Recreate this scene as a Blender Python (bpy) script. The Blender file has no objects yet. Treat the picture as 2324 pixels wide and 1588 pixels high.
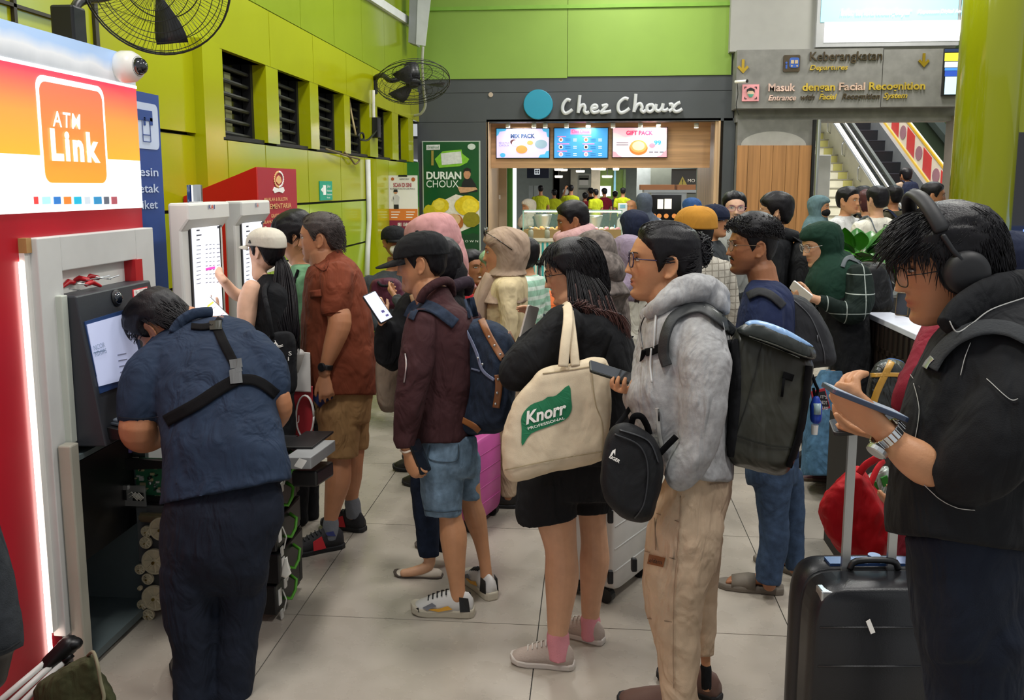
import bpy, bmesh, math, random
import numpy as np
from mathutils import Vector, Matrix, noise
from mathutils.bvhtree import BVHTree
random.seed(7); np.random.seed(7)
SC = bpy.context.scene
COL = SC.collection
# ------------------------------------------------------------------ camera
F = 2000.0; CX, CY = 1162.0, 700.0          # focal length and principal point for a 2324x1588 frame
PITCH = math.atan(278/2000); YAW = math.radians(5.12)
CAM = np.array([0, 0, 1.85])
FH = np.array([-math.sin(YAW), math.cos(YAW), 0]); RT = np.array([math.cos(YAW), math.sin(YAW), 0])
FW = FH*math.cos(PITCH) + np.array([0, 0, -math.sin(PITCH)])
UP = np.cross(RT, FW)
cd = bpy.data.cameras.new('camera'); cam = bpy.data.objects.new('camera', cd); COL.objects.link(cam)
cd.sensor_width = 36; cd.lens = F/2324*36; cd.shift_y = -(794-CY)/2324; cd.clip_start = .05
M_ = Matrix(((RT[0], UP[0], -FW[0], CAM[0]), (RT[1], UP[1], -FW[1], CAM[1]), (RT[2], UP[2], -FW[2], CAM[2]), (0, 0, 0, 1)))
cam.matrix_world = M_; SC.camera = cam
# ------------------------------------------------------------------ world, exposure, hall lights
SC.view_settings.view_transform = 'Standard'; SC.view_settings.look = 'None'
SC.view_settings.exposure = 0.08; SC.view_settings.gamma = 1
SC.view_settings.use_curve_mapping = False
W = bpy.data.worlds.new('world'); SC.world = W; W.use_nodes = True
W.node_tree.nodes['Background'].inputs[0].default_value = (.93, .97, 1, 1)
W.node_tree.nodes['Background'].inputs[1].default_value = .52
def area(name, loc, size, power, color=(1, .97, .92), rot=(0, 0, 0), sy=None):
    l = bpy.data.lights.new(name, 'AREA'); l.energy = power; l.color = color; l.size = size
    l.shape = 'RECTANGLE' if sy else 'SQUARE'
    if sy: l.size_y = sy
    o = bpy.data.objects.new(name, l); COL.objects.link(o); o.location = loc; o.rotation_euler = rot
    return o
for (lx, ly) in ((-1.2, 1.5), (2.2, 1.5), (-1.2, 5), (2.4, 5), (-.8, 8.8), (3.2, 8.8), (.5, 12), (4.2, 12)):
    area('hall_ceiling_light', (lx, ly, 5.6), .5, 92, sy=1.0)
for sy_ in (15.2, 18.5, 21.5): area('stairs_fill_light', (5.4, sy_, 4+(sy_-15)*.5), 1.6, 190)  # unseen lamps added to brighten the stairs beyond the entrance
for cy_ in (19, 25, 31): area('concourse_ceiling_light', (1.2, cy_, 2.62), 2.5, 120)
# ------------------------------------------------------------------ pixel -> place
def ray(px, py): return FW + RT*((px-CX)/F) + UP*((CY-py)/F)
def P(px, py, d): return CAM + ray(px, py)*d
def G(px, py, z=0.0):
    r = ray(px, py); return CAM + r*((z-CAM[2])/r[2])
def PX(px, py, X):
    r = ray(px, py); return CAM + r*(X/r[0])
def PYY(px, py, Y):
    r = ray(px, py); return CAM + r*(Y/r[1])
def cv(r, u, t): return RT*r + UP*u - FW*t       # right, up, towards the camera
def nrm(v): v = np.asarray(v, float); return v/(np.linalg.norm(v)+1e-12)
def depth(p): return float(np.dot(np.asarray(p)-CAM, FW))
# ------------------------------------------------------------------ materials
def lin(c):
    if isinstance(c, str):
        c = c.lstrip('#'); c = [int(c[i:i+2], 16)/255 for i in (0, 2, 4)]
    return [x/12.92 if x <= .04045 else ((x+.055)/1.055)**2.4 for x in c]
MATS = {}
def mat(name, color, rough=.6, metal=0, bump=0, bscale=40, var=.06, vscale=6, spec=.5, emit=0, alpha=1, trans=0, wr=0, wscale=9, attr=False, coat=0, stretch=None):
    """procedural principled surface: noise-varied colour, fine bump and optional cloth wrinkles"""
    if name in MATS: return MATS[name]
    m = bpy.data.materials.new(name); m.use_nodes = True; nt = m.node_tree; N = nt.nodes; L = nt.links
    b = N['Principled BSDF']; c = lin(color)
    b.inputs['Roughness'].default_value = rough; b.inputs['Metallic'].default_value = metal
    b.inputs['Specular IOR Level'].default_value = spec
    if coat: b.inputs['Coat Weight'].default_value = coat; b.inputs['Coat Roughness'].default_value = .08
    tc = N.new('ShaderNodeTexCoord'); co = tc.outputs['Object']
    if stretch:
        mp = N.new('ShaderNodeMapping'); mp.inputs['Scale'].default_value = stretch; L.new(co, mp.inputs[0]); co = mp.outputs[0]
    nz = N.new('ShaderNodeTexNoise'); nz.inputs['Scale'].default_value = vscale; nz.inputs['Detail'].default_value = 5
    L.new(co, nz.inputs['Vector'])
    rp = N.new('ShaderNodeValToRGB'); e = rp.color_ramp.elements
    e[0].position = .3; e[1].position = .7
    e[0].color = [max(0, x*(1-var)) for x in c]+[1]; e[1].color = [min(1, x*(1+var)) for x in c]+[1]
    L.new(nz.outputs['Fac'], rp.inputs[0]); out = rp.outputs[0]
    if attr:
        at = N.new('ShaderNodeVertexColor'); at.layer_name = 'Tint'
        mx = N.new('ShaderNodeMix'); mx.data_type = 'RGBA'; mx.blend_type = 'MULTIPLY'; mx.inputs[0].default_value = 1
        L.new(out, mx.inputs[6]); L.new(at.outputs[0], mx.inputs[7]); out = mx.outputs[2]
    L.new(out, b.inputs['Base Color'])
    h = None
    if bump:
        n2 = N.new('ShaderNodeTexNoise'); n2.inputs['Scale'].default_value = bscale; n2.inputs['Detail'].default_value = 3
        L.new(co, n2.inputs['Vector'])
        bp = N.new('ShaderNodeBump'); bp.inputs['Strength'].default_value = bump; bp.inputs['Distance'].default_value = .004
        L.new(n2.outputs['Fac'], bp.inputs['Height']); h = bp.outputs[0]
    if wr:
        n3 = N.new('ShaderNodeTexNoise'); n3.inputs['Scale'].default_value = wscale; n3.inputs['Detail'].default_value = 2.5
        n3.inputs['Distortion'].default_value = 1.6
        mp = N.new('ShaderNodeMapping'); mp.inputs['Scale'].default_value = (1, 1, .55); mp.inputs['Rotation'].default_value = (.5, .4, 0)
        L.new(tc.outputs['Object'], mp.inputs[0]); L.new(mp.outputs[0], n3.inputs['Vector'])
        b2 = N.new('ShaderNodeBump'); b2.inputs['Strength'].default_value = wr; b2.inputs['Distance'].default_value = .03
        L.new(n3.outputs['Fac'], b2.inputs['Height'])
        if h: L.new(h, b2.inputs['Normal'])
        h = b2.outputs[0]
    if h: L.new(h, b.inputs['Normal'])
    if emit:
        L.new(out, b.inputs['Emission Color']); b.inputs['Emission Strength'].default_value = emit
    if alpha < 1: b.inputs['Alpha'].default_value = alpha
    if trans: b.inputs['Transmission Weight'].default_value = trans
    MATS[name] = m; return m
def cloth(name, color, rough=.88, wr=.8, wscale=9, var=.1, vscale=14, bump=.25, bscale=420):
    return mat(name, color, rough, 0, bump, bscale, var, vscale, .25, wr=wr, wscale=wscale)
def plaid(name, base, l1, sc=14, w=.12, axes=(0, 2)):
    """woven check made of two crossed sets of thin bands"""
    m = cloth(name, base); nt = m.node_tree; N = nt.nodes; L = nt.links; b = N['Principled BSDF']
    src = b.inputs['Base Color'].links[0].from_socket; tc = [n for n in N if n.type == 'TEX_COORD'][0]
    sp = N.new('ShaderNodeSeparateXYZ'); L.new(tc.outputs['Object'], sp.inputs[0]); fac = None
    for a in axes:
        m1 = N.new('ShaderNodeMath'); m1.operation = 'MULTIPLY'; m1.inputs[1].default_value = sc; L.new(sp.outputs[a], m1.inputs[0])
        m2 = N.new('ShaderNodeMath'); m2.operation = 'FRACT'; L.new(m1.outputs[0], m2.inputs[0])
        m3 = N.new('ShaderNodeMath'); m3.operation = 'LESS_THAN'; m3.inputs[1].default_value = w; L.new(m2.outputs[0], m3.inputs[0])
        if fac is None: fac = m3.outputs[0]
        else:
            m4 = N.new('ShaderNodeMath'); m4.operation = 'MAXIMUM'; L.new(fac, m4.inputs[0]); L.new(m3.outputs[0], m4.inputs[1]); fac = m4.outputs[0]
    m5 = N.new('ShaderNodeMath'); m5.operation = 'MULTIPLY'; m5.inputs[1].default_value = .75; L.new(fac, m5.inputs[0])
    mx = N.new('ShaderNodeMix'); mx.data_type = 'RGBA'; L.new(m5.outputs[0], mx.inputs[0]); L.new(src, mx.inputs[6]); mx.inputs[7].default_value = lin(l1)+[1]
    L.new(mx.outputs[2], b.inputs['Base Color']); return m
def glow(name, color, s): return mat(name, color, .5, emit=s, var=.02)
def glass(name, color=(.8, .9, .88), a=.14, rough=.03):
    return mat(name, color, rough, 0, alpha=a, spec=.8, var=.01)
# ------------------------------------------------------------------ mesh builder
class MB:
    def __init__(s): s.v = []; s.f = []; s.m = []; s.n = 0
    def add(s, v, f, m=0):
        v = np.asarray(v, float).reshape(-1, 3); s.v.append(v); o = s.n
        for q in f: s.f.append([i+o for i in q]); s.m.append(m)
        s.n += len(v); return s
    def verts(s): return np.concatenate(s.v) if s.v else np.zeros((0, 3))
    def loft(s, rings, m=0, caps=True, closed=True):
        n = len(rings[0]); v = np.concatenate(rings); f = []
        for i in range(len(rings)-1):
            for j in range(n if closed else n-1):
                k = (j+1) % n; f.append([i*n+j, i*n+k, (i+1)*n+k, (i+1)*n+j])
        if caps and closed:
            f.append(list(range(n))[::-1]); f.append(list(range((len(rings)-1)*n, len(rings)*n)))
        return s.add(v, f, m)
    def box(s, p, x, y, z, m=0):
        p = np.asarray(p, float); x, y, z = [np.asarray(a, float) for a in (x, y, z)]
        v = [p, p+x, p+x+y, p+y, p+z, p+x+z, p+x+y+z, p+y+z]
        f = [[0, 3, 2, 1], [4, 5, 6, 7], [0, 1, 5, 4], [1, 2, 6, 5], [2, 3, 7, 6], [3, 0, 4, 7]]
        if np.dot(np.cross(x, y), z) < 0: f = [q[::-1] for q in f]
        return s.add(v, f, m)
    def bx(s, x0, x1, y0, y1, z0, z1, m=0): return s.box((x0, y0, z0), (x1-x0, 0, 0), (0, y1-y0, 0), (0, 0, z1-z0), m)
    def prism(s, pts, off, m=0):
        pts = np.asarray(pts, float); n = len(pts); off = np.asarray(off, float)
        v = np.concatenate([pts, pts+off]); f = [list(range(n))[::-1], list(range(n, 2*n))]
        f += [[i, (i+1) % n, (i+1) % n+n, i+n] for i in range(n)]
        return s.add(v, f, m)
    def tube(s, pts, r, n=10, m=0, ry=None, ref=None, round=False):
        pts = [np.asarray(p, float) for p in pts]; k = len(pts)
        r = [r]*k if np.isscalar(r) else list(r); ry = r if ry is None else ([ry]*k if np.isscalar(ry) else list(ry))
        if round and k > 1:
            t0 = nrm(pts[0]-pts[1]); t1 = nrm(pts[-1]-pts[-2])
            pts = [pts[0]+t0*r[0]*.85, pts[0]+t0*r[0]*.5]+pts+[pts[-1]+t1*r[-1]*.5, pts[-1]+t1*r[-1]*.85]
            r = [r[0]*.45, r[0]*.85]+r+[r[-1]*.85, r[-1]*.45]; ry = [ry[0]*.45, ry[0]*.85]+ry+[ry[-1]*.85, ry[-1]*.45]; k += 4
        rings = []; a = None
        for i in range(k):
            t = nrm(pts[min(i+1, k-1)]-pts[max(i-1, 0)])
            if ref is not None: a = nrm(np.cross(t, ref)) if np.linalg.norm(np.cross(t, ref)) > .05 else (a if a is not None else RT)
            elif a is None:
                q = np.array([0, 0, 1.]) if abs(t[2]) < .9 else np.array([1., 0, 0]); a = nrm(np.cross(t, q))
            a = nrm(a-t*np.dot(a, t)); b = np.cross(t, a)
            an = np.linspace(0, 2*math.pi, n, endpoint=False)
            rings.append(pts[i]+np.outer(np.cos(an)*r[i], a)+np.outer(np.sin(an)*ry[i], b))
        return s.loft(rings, m)
    def ell(s, c, ax, n=20, k=12, m=0):
        """ellipsoid; ax = three half-axis vectors"""
        c = np.asarray(c, float); A = [np.asarray(a, float) for a in ax]; rings = []
        for i in range(1, k):
            t = math.pi*i/k; an = np.linspace(0, 2*math.pi, n, endpoint=False)
            rings.append(c+A[2]*(-math.cos(t))+np.outer(np.cos(an)*math.sin(t), A[0])+np.outer(np.sin(an)*math.sin(t), A[1]))
        return s.loft(rings, m)
    def lathe(s, c, prof, axis=(0, 0, 1), n=24, m=0):
        axis = nrm(axis); q = np.array([0, 0, 1.]) if abs(axis[2]) < .9 else np.array([1., 0, 0])
        a = nrm(np.cross(q, axis)); b = np.cross(axis, a); an = np.linspace(0, 2*math.pi, n, endpoint=False)
        return s.loft([np.asarray(c)+axis*h+np.outer(np.cos(an)*r, a)+np.outer(np.sin(an)*r, b) for r, h in prof], m)
    def mesh(s, name, org=None):
        me = bpy.data.meshes.new(name); v = s.verts()
        if org is not None: v = v-np.asarray(org)
        me.from_pydata(v.tolist(), [], s.f); return me
    def build(s, name, mats, parent=None, smooth=False, bevel=0, org=None):
        if not isinstance(mats, (list, tuple)): mats = [mats]
        if parent is not None: org = wloc(parent)
        elif org is None:
            v = s.verts(); org = np.array([(v[:, 0].min()+v[:, 0].max())/2, (v[:, 1].min()+v[:, 1].max())/2, v[:, 2].min()])
        me = s.mesh(name, org)
        for m in mats: me.materials.append(m)
        if len(mats) > 1: me.polygons.foreach_set('material_index', s.m)
        return link(name, me, parent, smooth, bevel, org)
def wloc(o):
    p = np.zeros(3)
    while o is not None: p = p+np.array(o.location); o = o.parent
    return p
def link(name, me, parent, smooth, bevel, org):
    bm = bmesh.new(); bm.from_mesh(me); bmesh.ops.recalc_face_normals(bm, faces=bm.faces)
    bm.to_mesh(me); bm.free()
    if smooth:
        me.polygons.foreach_set('use_smooth', [True]*len(me.polygons))
    o = bpy.data.objects.new(name, me); COL.objects.link(o)
    if parent is not None: o.parent = parent
    else: o.location = org
    if bevel:
        md = o.modifiers.new('bevel', 'BEVEL'); md.width = bevel; md.segments = 2; md.limit_method = 'ANGLE'; md.angle_limit = .7
    return o
def tag(o, label, cat, group=None, kind=None):
    o['label'] = label; o['category'] = cat
    if group: o['group'] = group
    if kind: o['kind'] = kind
    return o
def thing(name, label, cat, loc, group=None):
    o = bpy.data.objects.new(name, None); COL.objects.link(o); o.location = [float(x) for x in loc]; o.empty_display_size = .05
    return tag(o, label, cat, group)
def struct(o): o['kind'] = 'structure'; return o
_TMP = None
def voxel(mb, vox=.008, smooth=2, disp=0, dscale=.12, sf=.5):
    """one continuous surface from overlapping lofts"""
    me = bpy.data.meshes.new('t'); v = mb.verts(); org = v.mean(0)
    me.from_pydata((v-org).tolist(), [], mb.f)
    bm = bmesh.new(); bm.from_mesh(me); bmesh.ops.recalc_face_normals(bm, faces=bm.faces); bm.to_mesh(me); bm.free()
    o = bpy.data.objects.new('t', me); COL.objects.link(o)
    r = o.modifiers.new('r', 'REMESH'); r.mode = 'VOXEL'; r.voxel_size = vox; r.adaptivity = 0
    if smooth:
        q = o.modifiers.new('s', 'SMOOTH'); q.factor = sf; q.iterations = smooth
    if disp:
        tx = bpy.data.textures.new('t', 'CLOUDS'); tx.noise_scale = dscale; tx.noise_depth = 2
        dm = o.modifiers.new('d', 'DISPLACE'); dm.texture = tx; dm.strength = disp; dm.mid_level = .5; dm.texture_coords = 'LOCAL'
    dg = bpy.context.evaluated_depsgraph_get()
    e = o.evaluated_get(dg); m2 = bpy.data.meshes.new_from_object(e, depsgraph=dg)
    n = len(m2.vertices); a = np.zeros(n*3); m2.vertices.foreach_get('co', a); a = a.reshape(-1, 3)+org
    fs = [list(p.vertices) for p in m2.polygons]
    bpy.data.objects.remove(o); bpy.data.meshes.remove(me); bpy.data.meshes.remove(m2)
    out = MB(); out.add(a, fs); return out
def solid(mb, name, m, parent=None, vox=.008, smooth=2, disp=0, dscale=.12):
    q = voxel(mb, vox, smooth, disp, dscale); o = q.build(name, m, parent, True); return o, bvh(q)
def bvh(mb): return BVHTree.FromPolygons([Vector(v) for v in mb.verts()], mb.f)
# ------------------------------------------------------------------ lofts traced in the picture, placed at their own depth
def cr(nodes, sub):
    A = np.array(nodes, float)
    if len(A) < 3 or sub < 2: return A
    out = []; n = len(A)
    for i in range(n-1):
        p0, p1, p2, p3 = A[max(i-1, 0)], A[i], A[i+1], A[min(i+2, n-1)]
        for k in range(sub):
            t = k/sub; out.append(.5*((2*p1)+(-p0+p2)*t+(2*p0-5*p1+4*p2-p3)*t*t+(-p0+3*p1-3*p2+p3)*t**3))
    out.append(A[-1]); return np.array(out)
def sup(n, p):
    t = np.linspace(0, 2*math.pi, n, endpoint=False); c, s_ = np.cos(t), np.sin(t)
    return np.sign(c)*np.abs(c)**(2/p), np.sign(s_)*np.abs(s_)**(2/p)
def chain(mb, d, nodes, k=1.0, sub=4, n=18, rnd=True, m=0, p=2.0):
    """limb: nodes (px, py, dd, r_px[, rdepth_px])"""
    A = cr([list(q)+[q[3]]*(5-len(q)) for q in nodes], sub)
    pts = [P(a[0], a[1], d+a[2]) for a in A]; sc = [(d+a[2])/F*k for a in A]
    ra = [a[3]*s for a, s in zip(A, sc)]; rb = [a[4]*s for a, s in zip(A, sc)]
    t0 = nrm(pts[0]-pts[1]); t1 = nrm(pts[-1]-pts[-2])
    pts = [pts[0]+t0*ra[0]*.8, pts[0]+t0*ra[0]*.45]+pts; ra = [ra[0]*.45, ra[0]*.85]+ra; rb = [rb[0]*.45, rb[0]*.85]+rb
    if rnd: pts = pts+[pts[-1]+t1*ra[-1]*.45, pts[-1]+t1*ra[-1]*.8]; ra = ra+[ra[-1]*.85, ra[-1]*.45]; rb = rb+[rb[-1]*.85, rb[-1]*.45]
    cx, cy = sup(n, p); rings = []; K = len(pts); last = None
    for i in range(K):
        t = nrm(pts[min(i+1, K-1)]-pts[max(i-1, 0)]); v = nrm(pts[i]-CAM); a = np.cross(v, t)
        if np.linalg.norm(a) < .15: a = last if last is not None else RT
        a = nrm(a); a = nrm(a-t*np.dot(a, t))
        if last is not None and np.dot(a, last) < 0: a = -a
        last = a; b = np.cross(t, a)
        rings.append(pts[i]+np.outer(cx*ra[i], a)+np.outer(cy*rb[i], b))
    mb.loft(rings, m)
def rows(mb, d, nodes, k=1.0, sub=4, n=28, m=0, p=2.3):
    """torso: nodes (y, x_left, x_right, half thickness in metres[, dd[, tilt]])"""
    A = cr([list(q)+[0]*(6-len(q)) for q in nodes], sub); cx, cy = sup(n, p); rings = []
    for a in A:
        c = (a[1]+a[2])/2; r = (a[2]-a[1])/2*k
        rings.append(np.array([P(c+r*x, a[0]+a[5]*x, d+a[4]+a[3]*k*y) for x, y in zip(cx, cy)]))
    mb.loft(rings, m)
def puff(mb, d, poly, t, lv=((1, 0), (.985, .45), (.93, .78), (.8, .95), (.4, 1.0)), tilt=(0, 0), m=0):
    """soft closed bag: outline px polygon, half thickness t (m); tilt = depth change per px"""
    A = np.array(poly, float); c = A.mean(0); rings = []
    def ring(s, z): return np.array([P(c[0]+(x-c[0])*s, c[1]+(y-c[1])*s, d+z+(x-c[0])*tilt[0]+(y-c[1])*tilt[1]) for x, y in A])
    for s, z in reversed(lv): rings.append(ring(s, z*t))
    for s, z in lv[1:]: rings.append(ring(s, -z*t))
    mb.loft(rings, m)
def smoothpoly(poly, sub=4):
    A = np.array(poly, float); n = len(A); out = []
    for i in range(n):
        p0, p1, p2, p3 = A[i-1], A[i], A[(i+1) % n], A[(i+2) % n]
        for k in range(sub):
            t = k/sub; out.append(.5*((2*p1)+(-p0+p2)*t+(2*p0-5*p1+4*p2-p3)*t*t+(-p0+3*p1-3*p2+p3)*t**3))
    return np.array(out)
# ------------------------------------------------------------------ flat things on a plane
class Plane:
    def __init__(s, n, p0, x): s.n = nrm(n); s.p0 = np.asarray(p0, float); s.x = nrm(x); s.y = np.cross(s.n, s.x)
    def at(s, px, py, off=0):
        r = ray(px, py); q = s.p0+s.n*off; return CAM+r*(np.dot(q-CAM, s.n)/np.dot(r, s.n))
    def fix(s, px, py, off=0): return s.at(px, py)+s.n*off          # on the plane first, then lifted straight off it
    def poly(s, mb, pts, off=0, th=.01, m=0): return mb.prism([s.fix(x, y, off-th) for x, y in pts], s.n*th, m)
    def quad(s, mb, x0, y0, x1, y1, off=0, th=.01, m=0):
        """upright rectangle on the plane through two opposite picture corners"""
        xm, ym = (x0+x1)/2, (y0+y1)/2; a = s.p0+s.x*np.dot(s.at(x0, ym)-s.p0, s.x)+s.y*np.dot(s.at(xm, y0)-s.p0, s.y)
        u, v = np.dot(s.at(x1, ym)-a, s.x), np.dot(s.at(xm, y1)-a, s.y); q = a+s.n*(off-th); return mb.prism([q, q+s.x*u, q+s.x*u+s.y*v, q+s.y*v], s.n*th, m)
    def disc(s, mb, px, py, r, off=0, th=.01, m=0, n=32, ry=None):
        c = s.fix(px, py, off-th); an = np.linspace(0, 2*math.pi, n, endpoint=False); ry = ry or r
        return mb.prism([c+s.x*r*math.cos(t)+s.y*ry*math.sin(t) for t in an], s.n*th, m)
    def line(s, mb, pts, w, off=0, m=0, n=6): return mb.tube([s.fix(x, y, off) for x, y in pts], w, n, m)
    def text(s, t, x0, y0, x1, h, off, m, parent=None, name='lettering', ext=.002, bold=0, shear=0, sp=1):
        """lettering from (x0,y0) = left end of the baseline to x1, cap height about h px"""
        a = s.at(x0, y0); w = abs(np.dot(s.at(x1, y0)-a, s.x)); hh = np.linalg.norm(s.at(x0, y0-h)-a)
        return lettering(t, a+s.n*off, s.x, s.y, w, hh, m, parent, name, ext, bold, shear, sp)
def text2d(t, bold=0, shear=0, sp=1):
    c = bpy.data.curves.new('t', 'FONT'); c.body = t; c.size = 1; c.offset = bold; c.shear = shear; c.resolution_u = 3; c.fill_mode = 'BOTH'
    c.space_character = sp
    o = bpy.data.objects.new('t', c); COL.objects.link(o); dg = bpy.context.evaluated_depsgraph_get()
    me = bpy.data.meshes.new_from_object(o.evaluated_get(dg), depsgraph=dg)
    v = np.array([list(q.co)[:2] for q in me.vertices]); f = [list(p.vertices) for p in me.polygons]
    bpy.data.objects.remove(o); bpy.data.curves.remove(c); bpy.data.meshes.remove(me); return v, f
_TC = {}
def lettering(t, org, x, y, w, h, m, parent, name='lettering', ext=.002, bold=0, shear=0, sp=1):
    key = (t, bold, shear, sp)
    if key not in _TC: _TC[key] = text2d(t, bold, shear, sp)
    v, f = _TC[key]; v = v.copy(); v[:, 0] -= v[:, 0].min(); v[:, 0] *= w/max(v[:, 0].max(), 1e-6); v[:, 1] *= h/.70
    n = np.cross(x, y); mb = MB(); V = org+np.outer(v[:, 0], x)+np.outer(v[:, 1], y)
    mb.add(V, f)
    if ext > .004:                                   # raised letters get real thickness
        from collections import Counter
        ec = Counter()
        for q in f:
            for i in range(len(q)): a, b = q[i], q[(i+1) % len(q)]; ec[(min(a, b), max(a, b))] += 1
        k = len(V); mb = MB(); mb.add(np.concatenate([V, V+n*ext]), [q[::-1] for q in f]+[[i+k for i in q] for q in f]+[[a, b, b+k, a+k] for (a, b), c in ec.items() if c == 1])
    else: mb.v[0] = mb.v[0]+n*ext
    return mb.build(name, m, parent)
# ------------------------------------------------------------------ things lying on a curved surface
def hit(tree, px, py, d0, off):
    r = nrm(ray(px, py)); loc, nn, i, di = tree.ray_cast(Vector(CAM), Vector(r), 40)
    if loc is None: return P(px, py, d0)
    nn = np.array(nn)
    if np.dot(nn, r) > 0: nn = -nn
    return np.array(loc)+nrm(nn*.6-r*.4)*off
def ribbon(mb, tree, pts, w, d0, th=.006, sub=8, m=0, off=.003):
    """strap laid on a surface along picture points (x, y[, half width])"""
    A = cr([list(q)+[w]*(3-len(q)) for q in pts], sub); L_, R_ = [], []
    C = []
    for i, a in enumerate(A):
        t = A[min(i+1, len(A)-1)][:2]-A[max(i-1, 0)][:2]; t = t/(np.linalg.norm(t)+1e-9); nx = np.array([-t[1], t[0]])
        row = []
        for k in (-1, -.5, 0, .5, 1):
            q = a[:2]+nx*a[2]*k; row.append(hit(tree, q[0], q[1], d0, off))
        C.append(row)
    C = np.array(C)
    ring = []
    for r in C:
        up = [p+nrm(CAM-p)*th for p in r]; ring.append(np.concatenate([np.array(up), r[::-1]]))
    mb.loft(ring, m)
def decal(tree, v, f, name, m, parent, d0, off=.004, subd=0):
    """flat print (2-D picture mesh) laid on a curved surface"""
    me = bpy.data.meshes.new('t'); me.from_pydata([(a, b, 0) for a, b in v], [], f)
    bm = bmesh.new(); bm.from_mesh(me); bmesh.ops.triangulate(bm, faces=bm.faces)
    for _ in range(subd): bmesh.ops.subdivide_edges(bm, edges=bm.edges, cuts=1)
    vs = [(q.co.x, q.co.y) for q in bm.verts]; bm.verts.index_update(); fs = [[q.index for q in p.verts] for p in bm.faces]; bm.free()
    mb = MB(); mb.add([hit(tree, a, b, d0, off) for a, b in vs], fs); return mb.build(name, m, parent)
def decal_text(tree, t, x0, y0, x1, y1, h, name, m, parent, d0, off=.006, bold=0, shear=0, subd=1):
    """print lettering along the picture line (x0,y0)-(x1,y1)"""
    v, f = text2d(t, bold, shear); v[:, 0] -= v[:, 0].min(); L = math.hypot(x1-x0, y1-y0); v[:, 0] *= L/v[:, 0].max(); v[:, 1] *= h/.7
    u = np.array([x1-x0, y1-y0])/L; w = np.array([u[1], -u[0]])
    q = [np.array([x0, y0])+u*a+w*b for a, b in v]; return decal(tree, q, f, name, m, parent, d0, off, subd)
# ------------------------------------------------------------------ people
ZT = [-.113, -.105, -.09, -.07, -.05, -.03, 0, .03, .05, .07, .09, .103, .111, .1128]
FT = [.066, .078, .083, .082, .083, .085, .087, .090, .088, .079, .060, .037, .014, .0]
BT = [.030, .004, -.026, -.055, -.074, -.086, -.097, -.102, -.102, -.097, -.082, -.058, -.030, -.012]
WT = [.018, .034, .047, .056, .062, .067, .072, .0755, .076, .073, .060, .042, .022, .004]
def ga(x, s): return np.exp(-(x/s)**2)
def hsurf(phi, z, grow=0.0, feat=True, nose=1.0):
    """head surface in head space: x to the person's left, y forward, z up"""
    f, b, w = np.interp(z, ZT, FT), np.interp(z, ZT, BT), np.interp(z, ZT, WT)
    c, s = np.cos(phi), np.sin(phi); mid = (f+b)/2+.01*0; ry = (f-b)/2
    p = 2.25; cc = np.sign(c)*np.abs(c)**(2/p); ss = np.sign(s)*np.abs(s)**(2/p)
    x = (w+grow)*ss; y = mid+(ry+grow)*cc
    if feat:
        fr = np.clip((c-.1)*2, 0, 1); ax = np.abs(x)
        nz = np.clip((.028-z)/.056, 0, 1); nose_p = np.where((z < .034) & (z > -.034), .004+.018*nz**1.3, 0)*ga(x, .009+.006*nz)*np.clip((z+.036)/.006, 0, 1)
        y = y+fr*nose*(nose_p+.007*ga(ax-.0125, .006)*ga(z+.026, .007))
        y = y+fr*(-.010*ga(ax-.030, .016)*ga(z-.014, .011)+.004*ga(ax-.031, .012)*ga(z-.011, .006)+.0055*ga(ax-.026, .028)*ga(z-.032, .008)
                  + .009*ga(ax, .019)*ga(z+.051, .006)+.009*ga(ax, .017)*ga(z+.0645, .0065)-.006*ga(ax, .021)*ga(z+.0575, .0022)
                  - .004*ga(ax, .02)*ga(z+.076, .006)+.008*ga(ax, .018)*ga(z+.094, .012)+.003*ga(ax-.045, .018)*ga(z+.012, .016))
    return x, y, z+0*x
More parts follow.
